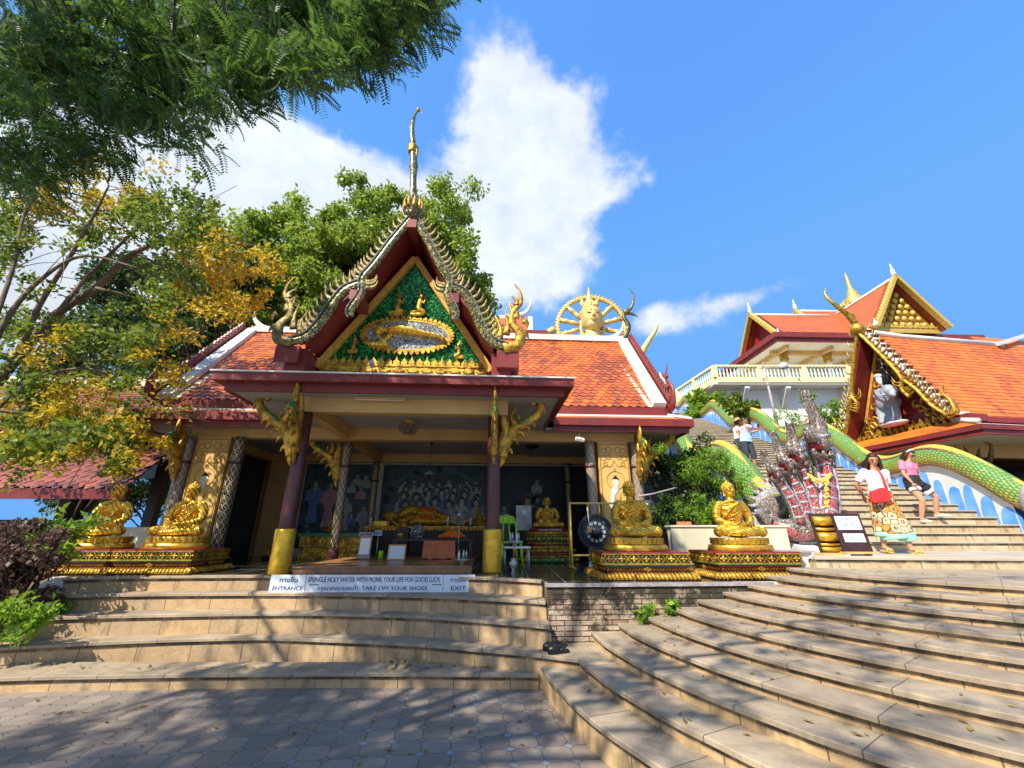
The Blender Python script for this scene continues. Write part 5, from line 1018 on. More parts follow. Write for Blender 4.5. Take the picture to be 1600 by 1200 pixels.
# side table with offerings by the right column
t = thing('folding_table', 2.08, .38, 1.0, 'small grey folding table in front of the lime green chair', 'table')
mb = MB(); mb.obox((0, 0, .37), (.46, .40, .025)); mb.build('table_top', M['white'], t, bevel=.004)
for a in (-1, 1):
    for b in (-1, 1): mb = MB(); mb.tube([(a * .20, b * .17, .36), (a * .20, b * .17, 0)], .012, n=6); mb.build('leg', M['steel'], t)
def tray(x, y, z, lab, col='silver', n=5, r=.13, yl=True):
    t = thing('offering_tray', x, y, z, lab, 'offering tray'); mb = MB(); mb.lathe([(.05, 0), (.03, .04), (r, .07), (r + .01, .09), (r - .01, .08)], (0, 0, 0), 20); mb.build('footed_dish', M[col], t); rg = random.Random(n)
    for i in range(n): a = 2 * pi * i / n; mb = MB(); mb.lathe([(.018, 0), (.018, .10), (.007, .13), (.007, .15)], (r * .55 * cos(a), r * .55 * sin(a), .075), 8); mb.build('bottle', M['white'] if i % 2 else M['lime'] if i == 2 else M['steel'], t)
tray(2.05, .38, 1.385, 'silver tray of small bottles on the grey folding table', n=6)
tray(1.17, .18, 1.11, 'silver tray of small bottles at the front corner of the wooden platform', n=5, r=.12)
t = thing('brass_vase', 2.0, -.10, 1.0, 'tiny brass vase on the floor between gold wrapped column and grey folding table', 'vase'); mb = MB(); mb.lathe([(.045, 0), (.02, .05), (.05, .10), (.07, .16), (.03, .19), (.05, .22)], (0, 0, 0), 14); mb.build('vase_body', M['silver'], t); mb = MB(); mb.tube([(0, 0, .2), (.01, 0, .34)], .008, n=5); mb.ell((.01, 0, .35), .02); mb.build('flower', M['m_flower'], t)
# altar with green rim
t = thing('gilded_altar', -2.0, 4.1, 1.0, 'green rimmed gilded altar behind a black and gold lattice column', 'altar')
mb = MB(); mb.box(-.95, .70, -.35, .5, .0, .12); mb.box(-.85, .62, -.28, .5, .12, .28); mb.box(-.95, .70, -.36, .5, .28, .52)
for row, (z, x0, x1, y_) in enumerate([(.08, -.95, .70, -.36), (.40, -.95, .70, -.37), (.20, -.85, .62, -.29)]):
    n = int((x1 - x0) / .09)
    for i in range(n): mb.prism([(-.04, -.03), (0, -.08), (.04, -.03), (.045, .05), (0, .09), (-.045, .05)], (x0 + (i + .5) * (x1 - x0) / n, y_, z), (1, 0, 0), (0, 0, 1), .05)
mb.build('carved_body', M['gold_orn'], t); mb = MB(); mb.box(-1.0, .75, -.42, .5, .521, .60); mb.build('green_rim', M['greenp'], t)
t = thing('altar_table', .2, 4.75, 1.0, 'long draped altar bench under the reclining gold statue', 'altar'); mb = MB(); mb.box(-1.75, 1.55, -.35, .45, 0, .70); mb.build('bench', M['dark'], t); mb = MB(); mb.box(-1.8, 1.6, -.40, .45, .701, .78)
for i in range(34): mb.prism([(-.04, -.06), (0, -.09), (.04, -.06), (.04, .0), (-.04, .0)], (-1.75 + i * .1, -.41, .74), (1, 0, 0), (0, 0, 1), .03)
mb.build('gilded_rim', M['gold_orn'], t)
# reclining statue
t = thing('reclining_buddha_statue', -.05, 4.75, 1.78, 'large gold reclining statue in front of the painted crowd', 'statue')
mb = MB(); mb.tube(spline([(-.80, 0, .20), (-.62, 0, .34), (-.40, 0, .40), (-.10, 0, .33), (.25, 0, .27), (.65, 0, .20), (1.05, 0, .13)], 4), [.08, .13, .18, .20, .21, .22, .22, .21, .20, .19, .185, .18, .18, .175, .17, .165, .16, .15, .14, .13, .12, .11, .10, .09, .08], n=14, flat=(.75, 1), up=(0, 1, 0))
mb.tube([(-.55, 0, .12), (-.30, 0, .14), (.3, 0, .12), (1.05, 0, .09)], [.12, .14, .13, .08], n=12, flat=(.8, 1), up=(0, 1, 0))
mb.ell((-1.0, -.03, .25), (.13, .12, .15), rot=(0, 1.2, 0)); mb.ell((-1.16, -.0, .29), .06); mb.tube([(-.90, 0, .22), (-.72, 0, .24)], .07); mb.tube([(-.50, -.08, .16), (-.72, -.16, .02), (-.95, -.12, .12)], [.07, .055, .05]); mb.ell((-.98, -.10, .15), (.08, .05, .05))
mb.tube([(-.52, -.10, .42), (-.2, -.20, .34), (.25, -.18, .30)], [.07, .055, .04]); mb.ell((.32, -.18, .29), (.07, .03, .04)); mb.ell((1.13, -.03, .12), (.07, .07, .10))
mb.tube([(-1.02, -.15, .28), (-1.0, -.165, .25)], .016)
link('body', remesh(mb, .016, 2), M['goldrobe'], t); mb = MB(); mb.ell((-1.06, .01, .27), (.13, .13, .14), rot=(0, 1.2, 0)); mb.build('hair', M['gold_orn'], t)
mb = MB(); mb.tube([(-.18, 0, .345), (.0, 0, .315), (.22, 0, .285)], [.218, .216, .206], n=20, flat=(.80, 1.01), up=(0, 1, 0), cap=False); mb.build('saffron_sash', M['orangec'], t)
t = thing('gold_pillow_block', -1.20, 4.45, 1.78, 'small gold block supporting the reclining head', 'pillow'); mb = MB(); mb.box(-.25, .2, -.1, .4, 0, .08); mb.box(-.2, .15, -.08, .38, .08, .12); mb.build('block', M['gold'], t)
def small_buddha(x, y, z, s, lab): r = thing('small_buddha_figure', x, y, z, lab, 'figurine', group='small figurines on the altar'); r.scale = (s,) * 3; link('body', body_me, M['gold_orn'], r); return r
small_buddha(-2.25, 4.0, 1.605, .62, 'small gold seated figurine on the green rimmed altar behind the lattice column'); small_buddha(1.35, 4.7, 1.79, .6, 'small gold figurine behind the standing fan')
for i, (x, h, lab) in enumerate([(-1.45, .3, 'slim mirrored candle stand just beyond the crown of the reclining head'), (-1.0, .34, 'taller gilt candle stand in front of the reclining face'), (.55, .26, 'slim mirrored candle stand by the reclining hips'), (.95, .32, 'gilt tiered offering stand before the reclining legs'), (1.15, .3, 'slim mirrored candle stand near the reclining feet')]):
    t = thing('candle_stand', x, 4.30, 1.785, lab, 'candle stand', group='candle stands on the altar'); mb = MB(); mb.lathe([(.06, 0), (.03, .03), (.05, .07), (.02, .10), (.05, .16), (.025, .2), (.03, h - .05), (.01, h)], (0, 0, 0), 12); mb.build('stand', M['gold_orn'] if i % 2 else M['mos_silver'], t)
# low black table with urn, robe, cloth
t = thing('black_table', .35, 2.5, 1.11, 'low black lacquered table on the wooden platform', 'table'); mb = MB(); mb.box(-.78, .95, -.25, .25, .33, .38); mb.build('table_top', M['black'], t, bevel=.006)
for a in (-.72, .88):
    for b in (-.2, .2): mb = MB(); mb.box(a - .03, a + .03, b - .03, b + .03, 0, .33); mb.build('leg', M['black'], t)
t = thing('patterned_urn', .05, 2.45, 1.49, 'black and white patterned urn on the black table', 'urn'); mb = MB(); mb.lathe([(.10, 0), (.14, .03), (.16, .12), (.155, .20), (.13, .26), (.14, .28), (.12, .28)], (0, 0, 0), 24); mb.build('urn_body', M['urn'], t)
t = thing('monk_robe_bundle', .82, 2.45, 1.49, 'folded bright orange robe on the black table', 'robe'); mb = MB(); mb.tube([(-.3, 0, .03), (-.1, -.02, .08), (.08, 0, .10), (.3, 0, .03)], [.03, .10, .12, .02], n=12, flat=(1.3, .9)); mb.ell((.05, -.1, .04), (.2, .1, .05)); link('cloth', remesh(mb, .014, 4), M['orangec'], t)
t = thing('water_bowl', -.30, 2.45, 1.49, 'small brass bowl beside the patterned urn', 'bowl'); mb = MB(); mb.lathe([(.04, 0), (.03, .03), (.07, .06), (.08, .12), (.07, .11)], (0, 0, 0), 16); mb.build('bowl_body', M['gold'], t)
t = thing('offering_drum', -.42, 3.4, 1.72, 'red and gold offering bowl under the reclining statue', 'bowl'); mb = MB(); mb.lathe([(.10, 0), (.08, .05), (.12, .12), (.16, .17), (.16, .19)], (0, 0, 0), 18); mb.build('bowl_body', M['gold_orn'], t); mb = MB(); mb.box(-.14, .14, -.14, .14, -.61, -.004); mb.build('stand', M['dark'], t)
t = thing('cloth_covered_desk', .62, 1.85, 1.11, 'small desk covered by a faded orange cloth', 'desk'); mb = MB(); mb.box(-.28, .30, -.17, .2, .30, .33); mb.build('desk_top', M['dark'], t)
for a in (-.26, .27):
    for b in (-.14, .17): mb = MB(); mb.box(a - .015, a + .015, b - .015, b + .015, 0, .30); mb.build('leg', M['dark'], t)
vs = []; fs = []; NX, NZ = 26, 10
for j in range(NZ + 1):
    for i in range(NX + 1):
        x = -.30 + .62 * i / NX; t_ = j / NZ; vs.append((x + .02 * t_ * (1 if x > 0 else -1) + .0, -.19 - .012 * t_ * sin(i * 1.1) - .02 * t_, .345 - .33 * t_ + .012 * sin(i * .7) * t_))
fs = [(j * (NX + 1) + i, j * (NX + 1) + i + 1, (j + 1) * (NX + 1) + i + 1, (j + 1) * (NX + 1) + i) for j in range(NZ) for i in range(NX)]
mb = MB(); mb.add(vs, fs, smooth=True); mb.box(-.30, .32, -.19, .21, .331, .345); o = mb.build('draped_cloth', M['terracotta'], t)
# printed notice on a stand
t = thing('notice_stand', -.86, 1.75, 1.11, 'grey notice stand with a Thai header and a pale sheet', 'notice stand')
mb = MB(); mb.obox((0, .04, .25), (.24, .02, .48), (-.12, 0, 0)); mb.build('backboard', M['stonegrey'], t)
for q in (-1, 1): mb = MB(); mb.tube([(q * .11, .03, .0), (q * .11, .06, .5)], .009, n=6); mb.build('leg', M['steel'], t)
mb = MB(); mb.obox((0, .022, .24), (.19, .006, .30), (-.12, 0, 0)); mb.build('sheet', M['paper'], t); mb = MB(); mb.obox((0, .05, .47), (.29, .016, .075), (-.12, 0, 0)); hdr = mb.build('header', M['stonegrey'], t); text_obj('lettering', 'คำบูชา พระพุทธ', .05, M['black'], hdr, (0, .038, .47), w=.24)
mb = MB()
for k in range(7): mb.box(-.07, .07, .004 + .0033 * k + .008, .006 + .0033 * k + .010, .13 + k * .033, .137 + k * .033)
mb.build('text_lines', M['m_grey'], t)
t = thing('donation_screen', -.66, 1.95, 1.55, 'small bright blue screen beside the notice stand', 'screen'); mb = MB(); mb.obox((0, 0, .05), (.14, .02, .10)); mb.build('housing', M['white'], t); mb = MB(); mb.box(-.06, .06, -.014, -.0105, .01, .09); mb.build('display', M['screen'], t); mb = MB(); mb.tube([(0, 0, .0), (0, 0, -.43)], .01, n=6); mb.build('post', M['steel'], t)
t = thing('framed_notice', -.18, 1.55, 1.11, 'framed pale certificate leaning below the urn', 'picture frame'); 
for (a, b, c, d) in [(-.17, -.145, 0, .28), (.145, .17, 0, .28), (-.145, .145, 0, .022), (-.145, .145, .258, .28)]: mb = MB(); mb.T = Matrix.Rotation(R(-12), 4, 'X'); mb.box(a, b, -.012, .012, c, d); mb.build('frame', M['cream'], t)
mb = MB(); mb.T = Matrix.Rotation(R(-12), 4, 'X'); mb.box(-.145, .145, -.004, .004, .022, .258); mb.T = None; mb.build('sheet', M['board'], t)
t = thing('green_tea_tin', -.52, 1.75, 1.11, 'small green tin between notice stand and framed certificate', 'tin'); mb = MB(); mb.lathe([(.05, 0), (.05, .15), (.045, .16), (0, .16)], (0, 0, 0), 18); mb.build('tin_body', M['lime'], t)
# pedestal fan
t = thing('pedestal_fan', .98, 2.1, 1.11, 'green pedestal fan beside the orange covered desk', 'fan'); mb = MB(); mb.lathe([(.15, 0), (.14, .02), (.03, .04), (.02, .05)], (0, 0, 0), 20); mb.build('base', M['greenp'], t); mb = MB(); mb.tube([(0, 0, .04), (0, 0, .80)], .014, n=8); mb.build('pole', mk('pale_green_enamel', (.25, .40, .22), .4), t)
mb = MB()
for r_ in (.06, .10, .14, .18, .205): halo(mb, 0, .86, r_, .003, -.09 if r_ < .2 else -.05, 28)
for i in range(24): a = 2 * pi * i / 24; mb.beam((.03 * cos(a), -.10, .86 + .03 * sin(a)), (.205 * cos(a), -.05, .86 + .205 * sin(a)), .003, .003)
mb.build('guard', M['m_grey'], t); mb = MB()
for i in range(3): a = 2 * pi * i / 3 + .4; mb.prism([(0, -.02), (.10, -.07), (.18, -.04), (.18, .05), (.08, .05)], (0, -.05, .86), (cos(a), 0, sin(a)), (-sin(a), .2, cos(a)), .004)
mb.build('blades', M['black'], t); mb = MB(); mb.ell((0, .03, .86), (.05, .09, .05)); mb.build('motor', M['greenp'], t); mb = MB(); mb.ell((0, -.10, .86), (.028, .012, .028)); mb.build('hub', M['white'], t)
# ceiling fan (round cage)
t = thing('orbit_ceiling_fan', -.12, 1.35, 3.84, 'round caged orbit fan under the porch ceiling', 'ceiling fan'); mb = MB(); mb.lathe([(.10, .02), (.10, -.06), (.05, -.10)], (0, 0, 0), 16); mb.build('mount', M['cream'], t); mb = MB(); mb.T = Matrix.Translation((0, -.03, -.18)) @ Matrix.Rotation(R(-25), 4, 'X')
for r_ in (.05, .10, .15, .20): 
    for i in range(20): a, b = 2 * pi * i / 20, 2 * pi * (i + 1) / 20; mb.beam((r_ * cos(a), r_ * sin(a), -.07 + .3 * r_), (r_ * cos(b), r_ * sin(b), -.07 + .3 * r_), .006, .006)
for i in range(20): a = 2 * pi * i / 20; mb.beam((.04 * cos(a), .04 * sin(a), -.06), (.2 * cos(a), .2 * sin(a), -.01), .005, .005); mb.beam((.2 * cos(a), .2 * sin(a), -.01), (.12 * cos(a), .12 * sin(a), .05), .005, .005)
mb.build('cage', M['iron'], t); mb = MB(); mb.T = Matrix.Translation((0, -.03, -.18)) @ Matrix.Rotation(R(-25), 4, 'X')
for i in range(3): a = 2 * pi * i / 3; mb.prism([(0, -.02), (.1, -.06), (.17, -.03), (.16, .05), (.06, .04)], (0, 0, -.02), (cos(a), sin(a), 0), (-sin(a), cos(a), .2), .004)
mb.ell((0, 0, 0), (.06, .06, .05)); mb.build('blades', M['m_grey'], t)
t = thing('pendant_lamp', .08, 3.6, 3.84, 'dark pendant flower lamp in front of the mural', 'pendant lamp'); mb = MB(); mb.lathe([(.05, 0), (.05, -.03), (.01, -.05)], (0, 0, 0), 12); mb.tube([(0, 0, -.03), (0, 0, -.72)], .006, n=5); mb.build('rod', M['black'], t); mb = MB()
for i in range(6): a = 2 * pi * i / 6; mb.ell((.09 * cos(a), .09 * sin(a), -.80), (.05, .05, .03), 8, 6)
mb.ell((0, 0, -.76), .05); mb.build('lamp_shade', M['m_grey'], t)
t = thing('fluorescent_lamp', -.35, -.22, 3.845, 'thin tube lamp fixed under the front eave', 'lamp'); mb = MB(); mb.box(-.45, .45, -.02, .02, -.03, 0); mb.build('batten', M['cream'], t); mb = MB(); mb.tube([(-.42, 0, -.045), (.42, 0, -.045)], .012, n=8); mb.build('tube', M['white'], t)
t = thing('floodlight', 3.62, 1.78, 3.62, 'small white floodlight hanging under the eave above the gong', 'floodlight'); mb = MB(); mb.tube([(0, 0, 0), (0, 0, .18)], .010, n=6); mb.build('bracket', M['steel'], t); mb = MB(); mb.obox((0, -.02, -.04), (.20, .12, .07), (.5, .2, 0)); mb.build('lamp_housing', M['white'], t, bevel=.01)
t = thing('ceiling_vent_lamp', 2.75, 3.6, 3.79, 'flat round dark ceiling lamp above the pedestal', 'ceiling lamp'); mb = MB(); mb.lathe([(.18, 0), (.18, -.03), (.14, -.06), (0, -.06)], (0, 0, 0), 20); mb.build('diffuser', M['dark'], t)
t = thing('security_camera', -.42, -.66, 4.15, 'small white camera on the porch roof edge', 'camera'); mb = MB(); mb.tube([(0, 0, 0), (0, -.02, .10)], .012, n=6); mb.build('bracket', M['steel'], t); mb = MB(); mb.obox((0, -.06, .12), (.07, .14, .07), (-.3, 0, 0)); mb.build('housing', M['silver'], t, bevel=.01); mb = MB(); mb.tube([(0, -.02, -.16), (.01, -.02, .02)], .007, n=5); mb.build('cable', M['black'], t)
# candle altar near the left pillar
t = thing('candle_altar', -3.05, 2.9, 1.0, 'low dark stand with one yellow candle on the black floor', 'candle stand'); mb = MB(); mb.box(-.28, .22, -.15, .15, .12, .15); mb.build('top', M['dark'], t)
for a in (-.24, .18): mb = MB(); mb.box(a - .015, a + .015, -.13, .13, 0, .12); mb.build('leg', M['dark'], t)
for k in range(5): mb = MB(); x = -.2 + k * .09; mb.lathe([(.03, 0), (.012, .02), (.02, .06 + .02 * (k % 2)), (.03, .08 + .02 * (k % 2))], (x, 0, .151), 10); mb.build('candle_cup', M['gold_orn'], t)
mb = MB(); mb.lathe([(.018, 0), (.016, .10), (0, .105)], (-.03, -.05, .2), 8); mb.build('candle', M['orangec'], t)
t = thing('flower_pot', -3.35 + .9, 1.75, 1.0, 'small green pot of golden flowers at the foot of the lattice column', 'flower pot'); mb = MB(); mb.lathe([(.09, 0), (.11, .08), (.10, .08)], (0, 0, 0), 16); mb.build('pot', M['greenp'], t); mb = MB(); rg = random.Random(9)
for i in range(26): mb.ell((rg.uniform(-.11, .11), rg.uniform(-.08, .08), rg.uniform(.09, .20)), .022, 6, 4)
mb.build('flowers', M['gold_orn'], t)
t = thing('entrance_floor_sign', 0, 0, 0, '', ''); bpy.data.objects.remove(t)
# ------------------------------------------------------------------ banner under the floor edge
SB = at(598, 913, 6.745); t = empty('banner_sign', (-2.06, 6.72, .90), R(.3), 'long white entrance, holy water and exit sign on the top step', 'sign')
W_, H_ = 3.02, .235; mb = MB(); mb.box(-W_ / 2, W_ / 2, -.03, -.012, -H_ / 2, H_ / 2); mb.build('board', M['board'], t)
mb = MB()
for x in (-.985, .985 + .06): mb.box(x - .003, x + .003, -.032, -.030, -H_ / 2, H_ / 2)
mb.build('joint_line', M['m_blue'], t)
for s_, x, z, sz, w_ in [('ทางขึ้น', -1.24, .045, .085, .26), ('ENTRANCE', -1.24, -.065, .075, .44), ('SPEINGLE HOLY WATER WITH MONK YOUR LIFE FOR GOOD LUCK', .02, .05, .095, 1.95), ('กรุณาถอดรองเท้า', -.50, -.065, .075, .60), ('TAKE OFF YOUR SHOES', .33, -.065, .075, .96), ('ทางลง', 1.26, .045, .085, .22), ('EXIT', 1.27, -.065, .08, .22)]:
    text_obj('lettering', s_, sz, M['bluet'], t, (x, -.0335, z), w=w_, ext=.0012)
[MB().box(a, a + .14, -.033, -.031, -.022, -.006).build('teal_sticker', M['teal'], t) for a in (-.93, .88)]
# ------------------------------------------------------------------ shoes on the steps
def sandals(name, loc_, rz, mat, lab, gap=.13, clog=False):
    t = empty(name, loc_, rz, lab, 'shoes')
    for q, a in ((-1, .15), (1, -.12)):
        mb = MB(); mb.T = Matrix.Translation((q * gap / 2, 0, 0)) @ Matrix.Rotation(a * (1 if not clog else .3), 4, 'Z')
        out_ = [(-.035, -.12), (-.045, -.02), (-.05, .06), (-.035, .12), (0, .135), (.04, .11), (.05, .05), (.04, -.03), (.032, -.12), (0, -.135)]
        mb.prism(out_, (0, 0, .014), (1, 0, 0), (0, 1, 0), .024)
        if clog: mb.ell((0, .05, .04), (.05, .085, .045), 12, 8); mb.tube([(-.045, .0, .03), (-.03, -.10, .07), (.03, -.10, .07), (.045, .0, .03)], .010, n=6)
        mb.T = None; mb_ = mb; s_ = mb.build('sole', M[mat], t)
        if not clog:
            mb = MB(); mb.T = Matrix.Translation((q * gap / 2, 0, 0)) @ Matrix.Rotation(a, 4, 'Z'); mb.tube([(-.045, .0, .02), (-.03, .05, .05), (0, .09, .03)], .010, n=6); mb.tube([(.045, .0, .02), (.03, .05, .05), (0, .09, .03)], .010, n=6); mb.build('strap', M[mat], s_)
    return t
sandals('flip_flops', (-1.32, 5.56, .151), .1, 'tan', 'pair of tan flip flops lying on the lowest curved step', .14)
sandals('rubber_clogs', (.50, 5.42, .336), 1.9, 'blackpl', 'black rubber clogs on the corner where both flights meet', .13, True)
# ------------------------------------------------------------------ many headed naga at the foot of the left balustrade
o0 = at(1270, 830, 7.9); NG = empty('naga_statue', (o0.x, o0.y, 1.29), 0, 'many headed mosaic naga with red throats rearing beside the stairs', 'naga statue')
def nl(px, py, Y): p = at(px, py, Y); return V((p.x - o0.x, p.y - o0.y, p.z - 1.29))
mb = MB(); bp = spline([nl(1207, 786, 8.55), nl(1200, 806, 8.3), nl(1216, 822, 8.05), nl(1245, 828, 7.95), nl(1276, 815, 7.9), nl(1292, 790, 7.95)], 5)
mb.tube(bp, [.26, .25, .24, .22, .20, .17, .15, .14, .14, .14, .15, .16, .18, .2, .21, .22, .22, .22, .21, .20, .19, .18, .17, .15, .13, .12][:len(bp)], n=16); mb.build('body', M['mos_naga'], NG)
mb = MB(); mb.tube([p + V((.0, -.08, -.06)) for p in bp[4:22]], .13, n=10); mb.build('belly', M['mos_red'], NG)
mb = MB()
for p, r_ in ((nl(1212, 776, 8.75), .33), (nl(1205, 790, 8.5), .31)):
    mb.tube([p + V((0, -.05, .0)), p + V((0, .05, .045))], [r_, r_ * .98], n=20)
    for k in range(14): a = 2 * pi * k / 14; q = p + V((r_ * cos(a), 0, r_ * sin(a))); horn(mb, [q, q + V((.05 * cos(a), .10, .05 * sin(a))), q + V((.02 * cos(a), .22, .02 * sin(a) + .05))], .05, n=5, k=3)
mb.build('collar', M['mos_white'], NG)
def naga_neck(pts, r0, r1, hs, crest):
    P = spline(pts, 6); m = len(P); rad = [r0 + (r1 - r0) * i / (m - 1) for i in range(m)]
    mb = MB(); mb.tube(P, rad, n=12); nk = mb.build('neck', M['mos_greenscale'], NG)
    mb = MB(); mb.tube([p + V((-.02, -r * .55, 0)) for p, r in zip(P, rad)], [r * .72 for r in rad], n=10); mb.build('throat_plate', M['mos_red'], nk)
    mb = MB()
    for i in range(2, m - 1, 3): p = P[i]; t = (P[i + 1] - P[i - 1]).normalized(); mb.tube([p - t * .022 + V((-.02, -rad[i] * .5, 0)), p + t * .022 + V((-.02, -rad[i] * .5, 0))], rad[i] * .80, n=12)
    for sg in (-1, 1): mb.tube([p + V((sg * r * .85, -r * .55, 0)) for p, r in zip(P, rad)], [r * .2 for r in rad], n=6)
    mb.build('neck_bands', M['mos_white'], nk)
    c = P[-1] + V((-.0, -.04, .04)); s = hs; f = V((-.72, -.69, 0)); hd_ = MB()
    U = lambda a, z, b=0: c + f * (a * s) + V((0, 0, z * s)) + V((.69, -.72, 0)) * (b * s)
    hd_.ell(c, (.15 * s, .15 * s, .13 * s)); horn(hd_, [U(-.05, .03), U(.16, .06), U(.30, .05), U(.36, .16), U(.30, .22)], .10 * s, n=9, flat=(1.0, .7), k=4, tip=.25)
    horn(hd_, [U(0, -.08), U(.14, -.15), U(.25, -.14), U(.29, -.08)], .065 * s, n=8, k=4, tip=.3)
    for b in (-1, 1):
        for (a, z, da, dz) in ((-.02, .10, -.14, .12), (-.05, .0, -.22, .06), (-.05, -.08, -.2, -.04), (.02, -.12, -.12, -.14)): horn(hd_, [U(a, z, .10 * b), U(a + da * .6, z + dz * .3, .14 * b), U(a + da, z + dz, .10 * b)], .045 * s, n=6, k=3)
    h = hd_.build('head', M['mos_naga'], NG)
    q = MB(); q.ell(U(.13, -.04), (.11 * s, .09 * s, .055 * s), rot=(0, .2, .75)); horn(q, [U(.05, -.05), U(.2, -.07), U(.3, -.02)], .03 * s, n=6, k=3); q.build('red_mouth', M['redlit'], h)
    q = MB()
    for b in (-1, 1): q.ell(U(.06, .10, .09 * b), .032 * s, 8, 6); [q.cyl(U(.16 + .03 * j, .015, .06 * b), U(.165 + .03 * j, -.02, .06 * b), .008 * s, .002, 5) for j in range(4)]
    q.build('eyes_and_teeth', M['mos_white'], h)
    q = MB(); CP = spline([U(-.02, .08)] + crest, 6); k = len(CP)
    q.tube(CP, [.11 * s * (1 - .8 * (i / (k - 1))) for i in range(k)], n=8, flat=(.55, 1.2), up=(-.69, .72, 0))
    for i in range(1, k - 2, 1):
        p = CP[i]; t = (CP[min(i + 1, k - 1)] - CP[i - 1]).normalized(); sd = V((-.9, -.3, .0)); L = .22 * s * (1 - .55 * i / k)
        for g in ((1, -1) if i % 2 else (1, -1)): horn(q, [p, p + sd * (L * .6 * g) + t * L * .2, p + sd * (L * .75 * g) + t * L * .9], .040 * s, n=5, flat=(1, .6), up=(0, 1, 0), k=3)
    q.build('flame_crest', M['mos_naga'], h)
naga_neck([nl(1250, 818, 7.85), nl(1238, 786, 7.8), nl(1221, 760, 7.8), nl(1209, 745, 7.75)], .115, .085, .82, [nl(1203, 727, 7.78), nl(1195, 714, 7.78), nl(1192, 704, 7.74)])
naga_neck([nl(1260, 812, 7.9), nl(1252, 780, 7.9), nl(1238, 752, 7.9), nl(1226, 732, 7.85)], .12, .095, .95, [nl(1219, 708, 7.9), nl(1212, 688, 7.9), nl(1207, 674, 7.86)])
naga_neck([nl(1271, 808, 7.95), nl(1268, 772, 7.98), nl(1255, 744, 8.0), nl(1243, 718, 7.95)], .125, .105, 1.08, [nl(1240, 694, 8.0), nl(1236, 675, 8.0), nl(1232, 660, 7.96)])
naga_neck([nl(1287, 812, 7.95), nl(1290, 775, 8.0), nl(1286, 740, 8.05), nl(1275, 700, 8.02)], .21, .155, 1.5, [nl(1278, 668, 8.05), nl(1268, 640, 8.05), nl(1256, 610, 8.0)])
naga_neck([nl(1293, 790, 8.15), nl(1297, 755, 8.2), nl(1294, 735, 8.1), nl(1291, 722, 8.0)], .12, .09, .72, [nl(1292, 708, 8.05), nl(1290, 697, 8.05), nl(1287, 690, 8.0)])
mb = MB()
for (a, b, z0, z1) in [((1281, 792, 7.72), .19, 0, 0)]: pass
rg = random.Random(4); mb = MB()
for i in range(150):
    t = rg.random()
    p = nl(1262 + 36 * t, 742 + 10 * sin(t * pi) + rg.uniform(-3, 3), 7.78) if i < 90 else nl(1289 + 6 * rg.random(), 750 + 42 * rg.random(), 7.74); mb.ell(p, .022, 6, 4)
tag(mb.build('flower_garland', mk('marigold', (.75, .55, .12), .8, var=.3, vs=30), None, (o0.x, o0.y, 1.29)), 'faded yellow flower garland hung on the tallest naga neck', 'garland')
mb = MB(); mb.tube([nl(1203, 800, 7.9), nl(1180, 799, 7.6)], .02, n=6, flat=(1, 2)); tag(mb.build('metal_rod', M['steel'], None, (o0.x, o0.y, 1.29)), 'short pale rod poking out beside the naga collar', 'rod')

# ------------------------------------------------------------------ donation boards, basin
p = at(1343, 868, 6.45); t = empty('donation_board', (p.x, p.y, 1.29), -.12, 'dark leaning board with white donation box sheets', 'sign board')
mb = MB(); mb.T = Matrix.Rotation(R(-10), 4, 'X'); mb.box(-.20, .20, -.012, .012, .05, .60); mb.T = None; mb.build('board', mk('dark_red_brown_board', (.05, .018, .02), .3, var=.5, vs=5), t)
mb = MB(); mb.T = Matrix.Rotation(R(-10), 4, 'X'); mb.box(-.165, .165, -.020, -.013, .36, .555); a = mb.build('sheet', M['board'], t); mb = MB(); mb.T = Matrix.Rotation(R(-10), 4, 'X'); mb.box(-.13, .15, -.020, -.013, .185, .305); b = mb.build('sheet', M['board'], t)
lb = mk('light_blue_print', (.10, .30, .62), .5)
for s_, z, w_, sz in [('DONATION', .515, .27, .075), ('BOX', .43, .14, .085)]: q = text_obj('lettering', s_, sz, lb, a, (0, -.0215 * 1 + sin(R(10)) * z - .0015, cos(R(10)) * z + .003), (R(80), 0, 0), w=w_, ext=.001)
q = text_obj('lettering', 'บริจาค', .07, lb, b, (.01, -.0215 + sin(R(10)) * .245 - .0015, cos(R(10)) * .245), (R(80), 0, 0), w=.20, ext=.001)
mb = MB(); mb.box(-.20, .20, -.06, .14, .03, .055); mb.build('shelf', M['cream'], t)
for q in (-1, 1): mb = MB(); mb.box(q * .17 - .02, q * .17 + .02, -.05, .13, 0, .03); mb.build('foot', M['white'], t)
p = at(1303, 868, 6.6); t = empty('gold_offering_case', (p.x, p.y, 1.29), -.05, 'dark framed board of bulging gold cloth beside the donation board', 'display board')
mb = MB(); mb.T = Matrix.Rotation(R(-8), 4, 'X'); mb.box(-.175, .175, .0, .02, .04, .60); mb.box(-.175, -.155, -.02, .0, .04, .60); mb.build('frame', M['dark'], t)
mb = MB(); mb.T = Matrix.Rotation(R(-8), 4, 'X')
for z, r_ in ((.085, .04), (.15, .025), (.26, .085), (.37, .03), (.49, .09)): mb.tube([(-.15, -.01, z), (0, -.03, z - .01), (.15, -.01, z)], r_, n=10, flat=(.8, 1), up=(0, 1, 0))
mb.T = None; mb.build('gold_relief', M['gold'], t); mb = MB(); mb.box(-.19, .19, -.08, .12, 0, .035); mb.build('stand', M['cream'], t)
mb = MB()
